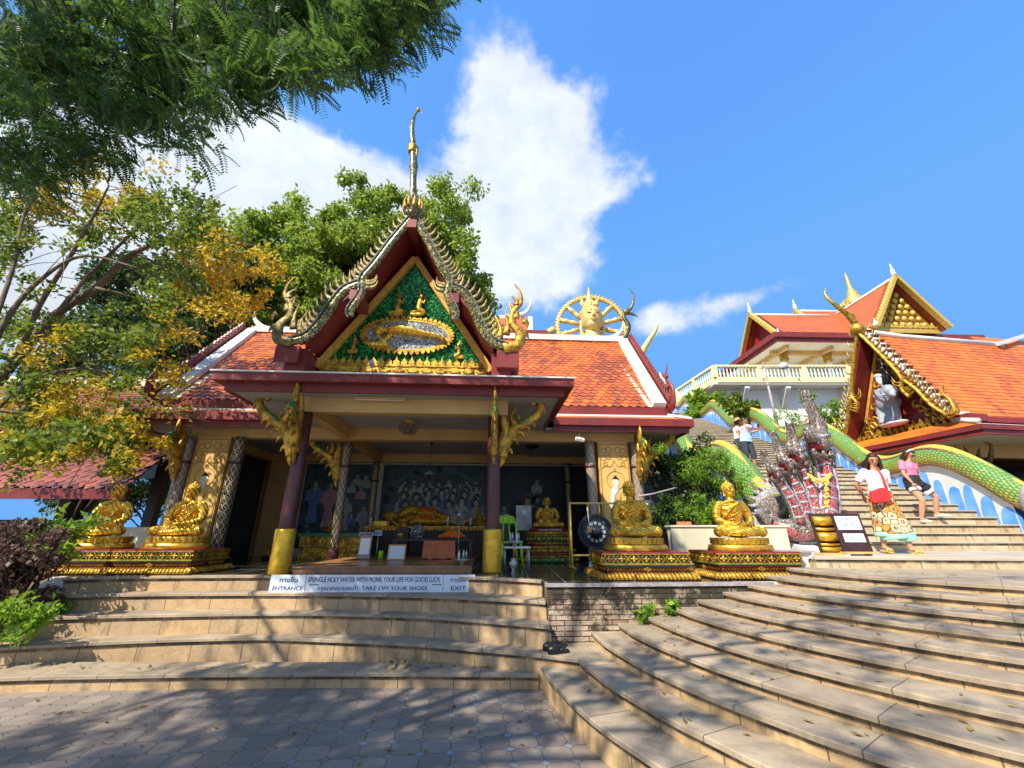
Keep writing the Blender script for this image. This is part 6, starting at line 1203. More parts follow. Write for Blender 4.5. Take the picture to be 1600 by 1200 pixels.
p = at(1250, 886, 6.3); t = empty('plaster_basin', (p.x - .0, 6.42, 1.0), YAW, 'small white plaster block with a thin slab top and a tap', 'basin'); mb = MB(); mb.box(-.18, .22, -.1, .35, .0, .34); mb.build('block', M['wallblue'], t); mb = MB(); mb.box(-.26, .26, -.14, .4, .341, .365); mb.build('slab', M['stonegrey'], t); mb = MB(); mb.tube([(.17, -.12, .05), (.17, -.14, .26), (.13, -.16, .28)], .012, n=6); mb.tube([(.12, -.14, .26), (.20, -.14, .30)], .014, n=6); mb.build('tap', M['white'], t)

# ------------------------------------------------------------------ people
def hand(ex, w, d, n, s=1., curl=.5, side=1):
    w = V(w); d = V(d).normalized(); n = V(n); n = (n - d * n.dot(d)).normalized(); sd = d.cross(n) * side
    ex.tube([w, w + d * .035 * s, w + d * .085 * s], [.022 * s, .034 * s, .036 * s], n=10, flat=(1.0, .42), up=n)
    for j in range(4):
        L = (.070, .078, .073, .058)[j] * s; b = w + d * .078 * s + sd * ((j - 1.5) * .0185 * s); r = .0088 * s
        m1 = b + d * L * .45 + n * (curl * .010); m2 = b + d * L * (.85 - .25 * curl) + n * (curl * .034 * s); e_ = b + d * L * (1 - .5 * curl) + n * (curl * .055 * s); ex.tube([b, m1, m2, e_], [r, r, r * .9, r * .7], n=6)
    b = w + d * .025 * s - sd * .026 * s; ex.tube([b, b - sd * .022 * s + d * .022 * s + n * .01, b - sd * .022 * s + d * .052 * s + n * .02], [.011 * s, .010 * s, .008 * s], n=6)
def figure(loc_, rz, label, P, sc=1., skin='skin', gender='f', group=None):
    """P: joints for both sides as lists (sho, elb, wri, hip, kne, ank, toe), head (pos, yaw), hands"""
    r = empty('person', loc_, rz, label, 'person', group, sc=sc); mb = MB(); ex = MB(); wd = 1.0 if gender == 'f' else 1.13
    tor = P['torso']   # pelvis, waist, chest, neckbase
    T_ = [V(q) for q in tor]; mb.tube([T_[0] - V((0, 0, .08)), T_[0], T_[1], T_[2], T_[3] - V((0, 0, .05)), T_[3]], [.12 * wd, .155 * wd, .118 * wd, .142 * wd, .125 * wd, .055], n=16, flat=(1, .68), up=(0, 1, 0))
    H = V(P['head']); mb.tube([T_[3] - V((0, 0, .02)), H - V((0, -.01, .09))], .047, n=10); yaw = P.get('hyaw', 0); tl = P.get('htilt', 0)
    HM = Matrix.Translation(H) @ Matrix.Rotation(yaw, 4, 'Z') @ Matrix.Rotation(tl, 4, 'X'); mb.T = HM
    mb.ell((0, 0, .01), (.073, .090, .103), 14, 10); mb.ell((0, -.028, -.045), (.050, .055, .050))
    for q in (-1, 1): mb.ell((q * .074, .008, -.005), (.012, .020, .030))
    mb.T = None; ex.T = HM; ex.tube([(0, -.086, .012), (0, -.103, -.018), (0, -.098, -.028)], [.008, .014, .012], n=7)
    for q in (-1, 1): ex.tube([(q * .012, -.094, .030), (q * .034, -.090, .036), (q * .052, -.076, .028)], .0032, n=5)
    ex.T = None
    for i, q in enumerate((-1, 1)):
        S, E, Wr = [V(k) for k in P['arm'][i]]; mb.ell(S, (.055 * wd, .05 * wd, .05 * wd)); mb.tube([S, S.lerp(E, .5), E, E.lerp(Wr, .35), Wr], [.048 * wd, .044 * wd, .036 * wd, .038 * wd, .025 * wd], n=10)
        Hp, K, A, T2 = [V(k) for k in P['leg'][i]]; mb.tube([Hp, Hp.lerp(K, .5), K, K.lerp(A, .35), A], [.092 * wd, .078 * wd, .054 * wd, .056 * wd, .035 * wd], n=12); mb.tube([A + V((0, .02, -.02)), A.lerp(T2, .5) + V((0, 0, .008)), T2], [.040, .038, .026], n=8, flat=(1, .7))
        d, n = P['hand'][i]; hand(ex, Wr, d, n, 1., P.get('curl', .5), side=q)
    o = link('body', remesh(mb, .012, 2, ex), M[skin], r)
    mb = MB(); mb.T = HM
    for q in (-1, 1): mb.ell((q * .031, -.086, .010), (.013, .008, .0055))
    mb.build('eyes', M['hair'], r); mb = MB(); mb.T = HM
    for q in (-1, 1): mb.tube([(q * .014, -.093, .036), (q * .034, -.090, .040), (q * .052, -.076, .034)], .003, n=5)
    mb.build('eyebrows', M['hair'], r); mb = MB(); mb.T = HM; mb.ell((0, -.083, -.056), (.025, .010, .008)); mb.build('lips', mk('lip_colour', (.48, .13, .12), .4), r)
    return r, HM
def garment(name, fn, mat, r, vox=.013, it=3):
    mb = MB(); fn(mb); return link(name, remesh(mb, vox, it), M[mat], r)
def shirt(P, wd=1., sl=.55, hem=0., pad=.014):
    def f(mb):
        T_ = [V(q) for q in P['torso']]; mb.tube([T_[0] - V((0, 0, hem)), T_[0].lerp(T_[1], .6), T_[1], T_[2], T_[3] - V((0, 0, .05)), T_[3] - V((0, 0, .015))], [.160 * wd + pad, .145 * wd + pad, .122 * wd + pad * 1.5, .145 * wd + pad, .128 * wd + pad, .060 + pad], n=18, flat=(1, .72), up=(0, 1, 0))
        if wd < 1.05:
            for q in (-1, 1): mb.ell(T_[2] + V((q * .055, -.066, .0)), (.072, .055, .075))
        for i in (0, 1): S, E, Wr = [V(k) for k in P['arm'][i]]; mb.ell(S, .06 * wd + .004); mb.tube([S, S.lerp(E, sl * .5), S.lerp(E, sl)], [.062 * wd, .062 * wd, .064 * wd], n=12)
    return f
# woman in white with a printed wrap skirt
P1 = dict(torso=[(0, 0, .92), (.0, 0, 1.05), (-.01, -.01, 1.20), (-.01, 0, 1.335)], head=(-.01, -.03, 1.50), hyaw=-.28, htilt=.42,
    arm=[[(-.165, 0, 1.29), (-.27, .10, 1.08), (-.17, .16, .92)], [(.150, .0, 1.29), (.20, .09, 1.07), (.15, .20, .93)]],
    leg=[[(-.08, 0, .86), (-.09, -.04, .47), (-.07, .05, .09), (-.08, -.11, .035)], [(.08, 0, .86), (.13, -.10, .48), (.21, -.10, .09), (.25, -.26, .035)]], hand=[((.3, .2, -.6), (0, -1, 0)), ((-.5, .2, -.4), (0, -1, 0))])
p = at(1396, 868, 7.15); PR, HM = figure((p.x, p.y, 1.292), -.18, 'woman in white tee and printed wrap skirt walking down the landing', P1, 1.0); PR.rotation_euler.y = .07
garment('white_tee', shirt(P1, 1.0, .75, .0), 'tee', PR)
def wrap(mb): mb.tube([(0, 0, 1.03), (0, 0, .95), (.01, -.01, .80), (.04, -.03, .60), (.07, -.03, .42), (.09, -.04, .30)], [.135, .168, .180, .185, .20, .215], n=20, flat=(1, .76), up=(0, 1, 0)); mb.tube([(-.08, 0, .8), (-.06, .0, .32)], [.10, .14], n=12); mb.tube([(.1, -.05, .7), (.19, -.08, .33)], [.10, .12], n=12)
garment('wrap_skirt', wrap, 'batik', PR, .014)
garment('mint_hem', lambda mb: (mb.tube([(.08, -.03, .33), (.10, -.03, .235)], [.20, .225], n=20, flat=(1.05, .76), up=(0, 1, 0)), mb.tube([(-.06, .0, .33), (-.06, .0, .25)], [.13, .14], n=12), mb.tube([(.19, -.08, .34), (.22, -.06, .22)], [.115, .13], n=12)), 'mint', PR, .014)
def longhair(mb): mb.T = HM; mb.ell((0, .022, .025), (.086, .088, .098)); mb.ell((0, -.02, .085), (.07, .06, .03)); [mb.tube([(q * .065, -.01, .06), (q * .088, .0, -.03), (q * .105, .01, -.13), (q * .11 + (-.05 if q < 0 else .02), .02, -.23)], [.025, .030, .034, .012], n=8) for q in (-1, 1)]; mb.tube([(0, .06, 0), (0, .07, -.12), (-.02, .07, -.22)], [.07, .08, .04], n=10); mb.tube([(-.08, .03, -.02), (-.16, .05, -.10), (-.22, .05, -.13)], [.03, .03, .008], n=8)
garment('long_hair', longhair, 'hair', PR, .011, 1)
for (x, y, z, tx, ty) in ((-.07, .05, .0, -.08, -.11), (.21, -.10, .0, .25, -.26)):
    mb = MB(); a = V((x, y + .03, .012)); b = V((tx, ty - .03, .012)); mb.tube([a, a.lerp(b, .5), b], [.035, .042, .030], n=10, flat=(1, .35), up=(0, 0, 1)); c = a.lerp(b, .68); mb.tube([c + V((-.045, 0, .0)), c + V((-.03, 0, .05)), c + V((.03, 0, .05)), c + V((.045, 0, .0))], .022, n=7, flat=(1.2, .5)); mb.build('yellow_slipper', M['yellow'], PR)
b0 = PR.location
t = empty('red_shoulder_bag', b0, -.18, 'bright red shoulder bag worn by the woman in the printed skirt', 'bag'); mb = MB(); mb.prism([(-.15, -.09), (-.11, -.115), (.10, -.115), (.15, -.07), (.13, .06), (.05, .115), (-.06, .09), (-.14, .07)], (-.05, -.19, .90), (1, .05, .12), (0, 0, 1), .07); mb.build('pouch', M['redbag'], t, bevel=.015); mb = MB(); mb.tube([(.07, -.20, .98), (.08, -.17, 1.10), (.09, -.15, 1.22), (.10, -.07, 1.335), (.08, .03, 1.33)], .022, n=6, flat=(1, .25), up=(0, -1, 0)); mb.tube([(-.16, -.19, .96), (-.20, -.1, 1.0), (-.17, .06, 1.05)], .022, n=6, flat=(1, .25)); mb.build('strap', M['redbag'], t)
# woman in pink
P2 = dict(torso=[(0, 0, .90), (.0, 0, 1.04), (.0, -.015, 1.19), (.0, -.02, 1.33)], head=(.02, -.06, 1.485), hyaw=.25, htilt=.62,
    arm=[[(-.160, -.01, 1.285), (-.215, -.05, 1.04), (-.15, -.13, .83)], [(.155, .0, 1.285), (.22, .05, 1.06), (.25, -.02, .86)]],
    leg=[[(-.08, 0, .84), (-.05, -.16, .46), (-.06, -.06, .09), (-.04, -.22, .035)], [(.09, 0, .84), (.30, -.16, .58), (.30, -.08, .24), (.40, -.26, .19)]], hand=[((.1, -.2, -.8), (1, 0, 0)), ((.1, -.2, -.8), (-1, 0, 0))])
p = at(1436, 802, 9.3); PK, HM = figure((p.x, p.y, p.z - .0), .1, 'woman in pink blouse and short black skirt stepping down the stairs', P2, 1.0); PK.rotation_euler.y = .09
PK.location.z = 1.29 + .16 * 3 + .02; garment('pink_blouse', shirt(P2, 1.0, .7, -.02), 'pink', PK)
garment('black_skirt', lambda mb: (mb.tube([(0, 0, 1.03), (0, 0, .93), (.02, -.02, .80), (.06, -.05, .74)], [.135, .172, .19, .20], n=18, flat=(1.05, .8), up=(0, 1, 0)), mb.tube([(.05, -.02, .85), (.20, -.13, .72)], [.12, .11], n=12)), 'blackc', PK)
garment('white_hem', lambda mb: (mb.tube([(-.065, -.07, .745), (-.06, -.09, .68)], [.11, .115], n=14), mb.tube([(.17, -.10, .72), (.22, -.13, .66)], [.105, .11], n=14)), 'tee', PK)
def hair2(mb): mb.T = HM; mb.ell((0, .022, .025), (.084, .088, .098)); mb.ell((0, -.02, .085), (.07, .06, .03)); [mb.tube([(q * .07, .0, .05), (q * .085, .0, -.05), (q * .09, .0, -.16)], [.025, .032, .014], n=8) for q in (-1, 1)]; mb.tube([(0, .06, 0), (0, .07, -.16)], [.07, .06], n=10)
garment('shoulder_length_hair', hair2, 'hair', PK, .011, 1)
mb = MB(); mb.T = HM; mb.tube([(-.085, .02, .03), (-.06, -.0, .108), (0, -.01, .128), (.06, -.0, .108), (.085, .02, .03)], .014, n=7); mb.build('white_headband', M['tee'], PK)
mb = MB(); mb.T = HM; [mb.ell((q * .032, -.092, .012), (.026, .008, .018)) for q in (-1, 1)]; mb.tube([(-.078, 0, .015), (-.05, -.09, .016), (.05, -.09, .016), (.078, 0, .015)], .004, n=5); mb.build('sunglasses', M['glass'], PK)
for i in (0, 1): A, T2 = V(P2['leg'][i][2]), V(P2['leg'][i][3]); mb = MB(); mb.tube([A + V((0, .04, -.055)), A.lerp(T2, .5) + V((0, 0, -.02)), T2 + V((0, -.02, -.008))], [.042, .045, .032], n=10, flat=(1, .75)); mb.build('white_flat_shoe', M['skinmural'] if False else mk('ivory_shoe', (.75, .68, .6), .6), PK)
# man taking a selfie, woman behind him
P3 = dict(torso=[(0, 0, .95), (.0, 0, 1.10), (.0, -.02, 1.27), (.0, -.0, 1.42)], head=(.0, -.03, 1.58), hyaw=1.15, htilt=.05,
    arm=[[(-.03, -.18, 1.36), (.22, -.22, 1.30), (.46, -.16, 1.34)], [(.02, .17, 1.36), (.24, .12, 1.24), (.46, -.05, 1.30)]],
    leg=[[(-.08, 0, .88), (-.08, -.03, .48), (-.06, .0, .09), (.05, -.12, .035)], [(.08, 0, .88), (.16, -.05, .48), (.20, .0, .09), (.32, -.08, .035)]], hand=[((.9, .1, .2), (0, 0, 1)), ((.9, -.1, .2), (0, 0, 1))], curl=.8)
p = at(1168, 716, 13.3); PM, HM = figure((p.x, p.y, 0), .12, 'man in a tie dyed shirt holding up a phone on the stairs', P3, 1.0, 'skin2', 'm'); PM.rotation_euler.y = .08
PM.location.z = 1.29 + .16 * (int((13.3 - 8.05 + .10) / .39) + 1) + .01
def sh3(mb): shirt(P3, 1.22, .42, .08)(mb)
garment('tie_dyed_shirt', sh3, 'tiedye', PM)
def pants(P, kz, w=1.):
    def f(mb):
        mb.tube([V(P['torso'][0]) + V((0, 0, .03)), V(P['torso'][0]) - V((0, 0, .1))], [.155 * w, .165 * w], n=16, flat=(1, .75), up=(0, 1, 0))
        for i in (0, 1): Hp, K, A, T2 = [V(k) for k in P['leg'][i]]; mb.tube([Hp, K, K.lerp(A, kz)], [.112 * w, .088 * w, .082 * w], n=14)
    return f
garment('denim_shorts', pants(P3, .35, 1.08), 'denim', PM)
def hair3(mb): mb.T = HM; mb.ell((0, .018, .035), (.080, .086, .088)); mb.ell((0, -.03, .09), (.06, .05, .03))
garment('short_hair', hair3, 'hair', PM, .011, 1)
t = empty('mobile_phone', PM.location, .12, 'dark phone held out by the man in the tie dyed shirt', 'phone'); mb = MB(); mb.obox((.545, -.10, 1.40), (.016, .075, .15), (0, .1, 0)); mb.build('phone_body', M['blackpl'], t, bevel=.003)
P4 = dict(P3); P4 = dict(torso=[(0, 0, .90), (.0, 0, 1.04), (.0, -.01, 1.19), (.0, -.0, 1.33)], head=(.08, -.02, 1.50), hyaw=1.1, htilt=.0,
    arm=[[(-.10, -.12, 1.27), (-.10, -.16, 1.04), (-.08, -.20, .84)], [(.10, .10, 1.27), (.28, -.02, 1.13), (.46, -.18, 1.12)]],
    leg=[[(-.08, 0, .84), (-.08, -.03, .46), (-.06, .04, .09), (-.02, -.10, .035)], [(.08, 0, .84), (.08, -.02, .46), (.10, .04, .09), (.14, -.10, .035)]], hand=[((0, -.1, -1), (1, 0, 0)), ((.9, -.1, .1), (0, 0, 1))], curl=.6)
PW, HM = figure((PM.location.x + .05, PM.location.y + .36, PM.location.z + .14), .1, 'woman in a straw hat posing behind the man on the stairs', P4)
garment('pale_top', shirt(P4, 1., .5), 'tee', PW); garment('denim_skirt', lambda mb: mb.tube([(0, 0, 1.0), (0, 0, .88), (0, 0, .5)], [.15, .175, .19], n=16, flat=(1, .75), up=(0, 1, 0)), 'denim', PW); garment('dark_hair', hair2, 'hair', PW, .011, 1)
mb = MB(); mb.T = HM @ Matrix.Rotation(-.35, 4, 'X'); mb.lathe([(.17, .055), (.16, .06), (.092, .075), (.086, .14), (.05, .16), (0, .163)], (0, 0, 0), 24); mb.build('straw_hat', M['straw'], PW)
mb = MB(); mb.T = HM; [mb.ell((q * .032, -.092, .012), (.026, .008, .018)) for q in (-1, 1)]; mb.build('sunglasses', M['glass'], PW)
t = empty('straw_bag', (PW.location.x - .30, PW.location.y - .15, PW.location.z + .52), 0, 'round woven straw bag held behind the man', 'bag'); mb = MB(); mb.ell((0, 0, 0), (.15, .07, .17)); mb.build('bag_body', M['straw'], t); mb = MB(); mb.tube([(-.08, 0, .14), (-.05, 0, .28), (.05, 0, .32), (.10, 0, .20), (.08, 0, .14)], .010, n=5); mb.build('handle', M['straw'], t)
# walker with a backpack, seen from behind
P5 = dict(torso=[(0, 0, .90), (.0, 0, 1.04), (.0, .0, 1.19), (.0, -.0, 1.33)], head=(.0, .0, 1.50), hyaw=0, htilt=0,
    arm=[[(-.165, 0, 1.29), (-.20, .03, 1.06), (-.20, -.06, .88)], [(.165, .0, 1.29), (.20, .03, 1.06), (.22, -.06, .88)]],
    leg=[[(-.08, 0, .84), (-.08, -.02, .46), (-.08, .03, .09), (-.08, -.12, .035)], [(.08, 0, .84), (.08, -.10, .50), (.08, -.06, .12), (.08, -.2, .08)]], hand=[((0, 0, -1), (1, 0, 0)), ((0, 0, -1), (-1, 0, 0))])
Yb = 24.0; PB, HM = figure((at(1057, 656, Yb).x, Yb, 0), pi, 'walker in a blue skirt with a checked backpack climbing the stairs', P5); kst = int((Yb - 8.05) / .39) + 1; PB.location.z = 1.29 + .16 * kst
garment('white_shirt', shirt(P5, 1., .55), 'tee', PB); garment('blue_skirt', lambda mb: mb.tube([(0, 0, 1.0), (0, 0, .88), (0, 0, .55)], [.15, .18, .22], n=16, flat=(1, .8), up=(0, 1, 0)), 'bluecl', PB); garment('sandy_hair', hair3, 'hair_blond', PB, .011, 1)
t = empty('checked_backpack', PB.location, pi, 'white and maroon checked backpack on the climbing walker', 'backpack'); mb = MB(); mb.obox((0, .17, 1.14), (.28, .14, .38)); mb.build('pack', M['plaid'], t, bevel=.04); mb = MB(); mb.obox((0, .25, 1.06), (.20, .05, .18)); mb.build('front_pocket', M['plaid'], t, bevel=.02)
for q in (-1, 1): mb = MB(); mb.tube([(q * .09, .11, 1.32), (q * .10, .0, 1.36), (q * .11, -.12, 1.22), (q * .11, .08, 1.0)], .016, n=5); mb.build('strap', M['blackpl'], t)
# ------------------------------------------------------------------ orange temple on the right
BR = R(9); TB = empty('orange_temple', (13.9, 14.7, 0), BR, 'orange roofed temple with a carved elephant in its gable', 'temple')
gh, zr2, ze2, Lr = 1.78, 9.05, 5.15, 13.
for sg in (-1, 1):
    sl = V((0, -sg * gh, zr2 - ze2)); mb = MB(); roof_sheet(mb, (Lr / 2, sg * gh, ze2), (-sg, 0, 0), sl, Lr / 2, Lr / 2, sl.length); rf = mb.build('roof', M['maroon'], TB)
    if sg < 0: mb = MB(); tiles(mb, (Lr / 2, -gh, ze2), (1, 0, 0), sl, Lr / 2 - .1, Lr / 2 - .1, sl.length, .20, .17, pointed=False); mb.build('roof_tiles', M['tile_bright'], rf)
mb = MB(); mb.tube([(.0, 0, zr2 + .25), (.6, 0, zr2 + .12), (2, 0, zr2 + .05), (Lr - 6, 0, zr2 + .05)], .12, n=6); mb.build('ridge_cap', M['white'], TB)
# gable wall recessed, red soffit either side
mb = MB(); mb.prism([(-gh - .05, ze2 - .3), (gh + .05, ze2 - .3), (0, zr2 - .1)], (.75, 0, 0), (0, 1, 0), (0, 0, 1), .1); gw = mb.build('gable_wall', M['red'], TB)
mb = MB()
for sg in (-1, 1): mb.add([(.0, sg * gh * 1.02, ze2 - .05), (.8, sg * gh * 1.02, ze2 - .05), (.8, 0, zr2 - .08), (.0, 0, zr2 - .08)], [(0, 1, 2, 3)]); mb.beam((.68, sg * gh * .94, ze2 - .1), (.68, 0, zr2 - .4), .1, .12, up=(1, 0, 0), mi=1)
mb.box(.0, .8, gh - .15, gh + .1, ze2 - .35, ze2 + .0); mb.build('red_soffit', [M['redlit'], M['gold_wood']], TB)
for sg in (-1, 1):
    mb = MB(); s1 = spline([(-.05, 0, zr2 + .12), (-.05, sg * .55, zr2 - 1.1), (-.05, sg * .95, zr2 - 2.15), (-.05, sg * .86, zr2 - 2.6), (-.05, sg * 1.0, zr2 - 2.95)], 7); mb.tube(s1, .11, n=8, flat=(.6, 1), up=(1, 0, 0))
    s2 = spline([(-.05, sg * 1.0, zr2 - 2.3), (-.05, sg * 1.28, zr2 - 2.75), (-.05, sg * 1.55, zr2 - 3.4), (-.05, sg * 1.95, zr2 - 3.95)], 7); mb.tube(s2, .11, n=8, flat=(.6, 1), up=(1, 0, 0))
    horn(mb, [(-.05, sg * 1.85, zr2 - 3.85), (-.05, sg * 2.12, zr2 - 3.8), (-.05, sg * 2.1, zr2 - 3.4), (-.05, sg * 1.98, zr2 - 3.15), (-.05, sg * 2.08, zr2 - 2.8)], .15, n=8, flat=(.6, 1), up=(1, 0, 0)); bd = mb.build('bargeboard', M['gold_orn'], TB); mb = MB()
    for s_ in (s1, s2):
        for i in range(1, len(s_) - 1, 2):
            p = s_[i]; t = (s_[i + 1] - s_[i - 1]).normalized(); n_ = V((0, -t.z, t.y)) * (-sg); n_ = n_ if n_.z > 0 else -n_
            horn(mb, [p + n_ * .06, p + n_ * .25 + V((0, 0, .02)), p + n_ * .32 + V((0, 0, .24))], .07, n=6, flat=(.6, 1), up=(1, 0, 0), k=3)
    mb.build('flame_fins', M['gold_orn'], bd)
    if sg < 0:
        mb = MB(); mb.beam((.25, -.1, zr2 + .12), (.25, -gh - .02, ze2 + .25), .34, .10, up=(0, -1, 1)); mb.build('white_verge', M['white'], TB); mb = MB()
        for i in range(14): f = (i + .6) / 14.5; mb.obox((.24, -gh * f - .12, zr2 + .22 + (ze2 - zr2) * f), (.30, .15, .10), (-1.0, 0, 0))
        mb.build('verge_blocks', M['trimbrown'], TB)
mb = MB(); mb.lathe([(.05, -.2), (.22, -.05), (.26, .1), (.20, .25), (.08, .35), (.05, .5)], (-.05, 0, zr2 + .15), 16); horn(mb, [(-.05, 0, zr2 + .5), (-.30, 0, zr2 + .9), (-.75, 0, zr2 + 1.3), (-.95, .1, zr2 + 1.8), (-.80, .1, zr2 + 2.2)], .13, n=8, k=5); horn(mb, [(-.35, 0, zr2 + .95), (-.15, -.1, zr2 + .85), (-.1, -.1, zr2 + .6)], .06, n=6, k=3); mb.build('finial', M['gold_orn'], TB)
# carved gable: three headed elephant and rider among gilded scrolls
mb = MB(); x = .55
for (y, z) in ((-.85, 5.9), (-.55, 6.6), (.6, 6.2), (.95, 5.7), (0, 7.6), (.25, 7.0), (-.3, 7.3), (-1.15, 5.5), (1.2, 5.4), (.5, 5.5), (-.2, 8.0)):
    for a0 in (0, 2.1, 4.2): horn(mb, [(x, y, z), (x - .05, y + .22 * cos(a0), z + .22 * sin(a0)), (x - .05, y + .25 * cos(a0 + .9), z + .25 * sin(a0 + .9)), (x - .05, y + .10 * cos(a0 + 1.6), z + .12 * sin(a0 + 1.6))], .07, n=6, k=4)
for i in range(16):
    y = -1.65 + i * .22
    for row in (0, 1): mb.prism([(-.09, 0), (-.08, .1), (0, .26), (.08, .1), (.09, 0)], (.42 + .1 * row, y + .1 * row, 4.95 + .22 * row), (0, 1, 0), (0, 0, 1), .08)
mb.build('gilded_scrolls', M['gold_orn'], gw)
ele = MB(); ele.ell((.40, .1, 6.25), (.30, .42, .40)); ele.ell((.15, -.25, 6.55), (.24, .26, .30))
for (y, dz) in ((-.35, 0), (-.05, -.1)): ele.tube(spline([(.05, y - .1, 6.55 + dz), (-.25, y - .25, 6.25 + dz), (-.5, y - .3, 6.35 + dz), (-.6, y - .3, 6.65 + dz)], 4), [.13, .12, .11, .10, .09, .08, .075, .07, .06, .06, .055, .05, .05], n=8)
for y in (-.15, .1, .4): ele.tube([(.35, y, 6.1), (.25, y, 5.5)], [.14, .12], n=10)
ele.ell((.10, .05, 6.6), (.04, .18, .2)); link('elephant_relief', remesh(ele, .03, 2), mk('grey_elephant_paint', (.33, .36, .42), .5), gw)
mb = MB(); [mb.tube([(-.05, y, 6.35), (-.35, y - .06, 6.22), (-.55, y - .1, 6.4)], [.04, .03, .008], n=6) for y in (-.5, -.3, -.1)]; mb.tube([(-.6, -.62, 6.6), (-.62, -.62, 6.95)], [.05, .09], n=7); mb.ell((-.62, -.62, 7.0), (.12, .12, .08)); mb.build('white_tusks', M['white'], gw)
mb = MB(); mb.tube([(.3, -.2, 6.8), (.25, -.22, 7.2), (.2, -.22, 7.35)], [.15, .17, .07], n=10); mb.ell((.2, -.24, 7.48), (.10, .10, .13)); mb.tube([(.2, -.24, 7.58), (.2, -.24, 7.85)], [.09, .01], n=8); mb.tube([(.25, -.4, 7.2), (.0, -.6, 7.0), (-.1, -.5, 7.3)], [.06, .05, .04], n=7); mb.tube([(-.1, -.5, 7.1), (-.1, -.5, 7.8)], .025, n=6); mb.build('rider_relief', M['black'], gw)
mb = MB(); mb.ell((.3, .05, 5.42), (.30, .5, .10)); mb.build('lotus_cushion', mk('pale_pink_paint', (.7, .5, .55), .6), gw)
# skirt roof, fascia, soffit below
mb = MB(); 
for (a, b, c, d) in [((-.15, -2.65, 4.72), (13, -2.65, 4.72), (13, -1.7, 5.05), (.35, -1.7, 5.05))]: mb.add([a, b, c, d], [(0, 1, 2, 3)])
mb.add([(-.15, -2.65, 4.72), (-.15, 3.2, 4.72), (.35, 2.6, 5.05), (.35, -1.7, 5.05)], [(0, 1, 2, 3)]); mb.build('skirt_roof', M['tile_bright'], TB)
mb = MB(); mb.box(-.2, 13, -2.72, -2.62, 4.55, 4.70); mb.box(-.2, -.1, -2.62, 3.2, 4.55, 4.70); mb.box(-.14, 13, -2.66, -2.60, 4.40, 4.55); mb.box(-.14, -.08, -2.60, 3.2, 4.40, 4.55); mb.box(.5, 13, -2.0, -1.66, 5.0, 5.18); mb.box(.35, 1.1, -2.15, -1.7, 4.98, 5.22); mb.build('fascia', M['maroon'], TB)
mb = MB(); mb.tube([(-.1, -2.6, 4.82), (.35, -1.75, 5.08)], .09, n=6); mb.box(-.1, 13, -2.64, -2.56, 4.702, 4.74); mb.box(.3, .75, -1.95, -1.7, 5.22, 5.34); mb.build('white_edging', M['white'], TB)
mb = MB(); mb.box(-.08, 13, -2.58, 3.2, 4.42, 4.46); mb.build('soffit', M['creamwall'], TB)
mb = MB(); mb.box(1.0, 13, -1.2, -1.0, 4.0, 4.415); mb.box(1.0, 1.2, -1.0, 3, 4.0, 4.415); mb.build('beam', M['cream'], TB); mb = MB(); mb.box(2.0, 13, 1.2, 1.4, 1.5, 4.41); mb.build('rear_wall', mk('brown_inner_wall', (.16, .08, .04), .7), TB)
for xx in (1.1, 4.4, 7.8): mb = MB(); mb.lathe([(.2, 0), (.17, .2), (.16, 2.4), (.2, 2.5)], (xx, -1.1, 1.5), 16); mb.build('column', M['gold_wood'], TB)
for (xx, yy, d) in ((1.0, -1.25, (0, -1)), (.85, -.95, (-1, 0)), (4.4, -1.3, (0, -1))):
    mb = MB(); D = V((d[0], d[1], 0)); b = V((xx, yy, 3.2))
    for (pts, r_) in [([(0, 0), (.2, .35), (.55, .55), (.75, 1.0), (.6, 1.15)], .13), ([(.05, .2), (.1, .7), (.05, 1.15)], .12), ([(.2, .3), (.5, .2), (.7, .35)], .09), ([(.3, .5), (.35, .8), (.45, 1.0)], .09)]: horn(mb, [b + D * p + V((0, 0, q)) for p, q in pts], r_, n=7, k=4)
    mb.build('eave_bracket', M['gold_old'], TB)
mb = MB(); mb.box(.3, 13, -1.9, 3.4, .5, 1.9); mb.build('podium', M['creamwall'], TB)
# cross wing roof further right
mb = MB(); roof_sheet(mb, (9.2, -1.6, 5.6), (1, 0, 0), (0, 1.9, 3.9), 3, 3, 4.5); tiles(mb, (9.2, -1.62, 5.6), (1, 0, 0), (0, 1.9, 3.9), 2.6, 1.4, 4.3, .2, .17, pointed=False) if False else None
w = mb.build('cross_wing_roof', M['tile_bright'], TB); mb = MB(); mb.beam((6.5, -.2, zr2 + .0), (8.9, .2, zr2 + .75), .2, .16); mb.build('cross_ridge', M['white'], TB)

# ------------------------------------------------------------------ terrace building and upper temple
def baluster_run(root, a, b, n_bays, z):
    a = V((*a, z)); b = V((*b, z)); L = (b - a).length; d = (b - a).normalized(); s_ = V((-d.y, d.x, 0))
    mb = MB(); mb.beam(a + V((0, 0, 1.12)), b + V((0, 0, 1.12)), .26, .14); mb.build('top_rail', M['paleyellow'], root)
    mb = MB(); mb.beam(a + V((0, 0, .0)), b + V((0, 0, .0)), .34, .42); mb.build('base_beam', M['paleyellow'], root)
    for i in range(n_bays + 1): p = a.lerp(b, i / n_bays); mb = MB(); mb.T = Matrix.Translation(p) @ Matrix.Rotation(math.atan2(d.y, d.x), 4, 'Z'); mb.box(-.15, .15, -.15, .15, .212, 1.048); mb.build('post', M['paleyellow'], root)
    mb = MB(); k = int(L / .27)
    for i in range(k): p = a.lerp(b, (i + .5) / k); mb.lathe([(.06, .21), (.06, .26), (.04, .30), (.085, .45), (.085, .52), (.04, .72), (.045, .85), (.04, .90), (.065, 1.0), (.065, 1.05)], p, 8)
    mb.build('balusters', M['balu'], root)
M['balu'] = mk('pale_green_baluster', (.50, .66, .60), .6, var=.1)
TZ = 12.15
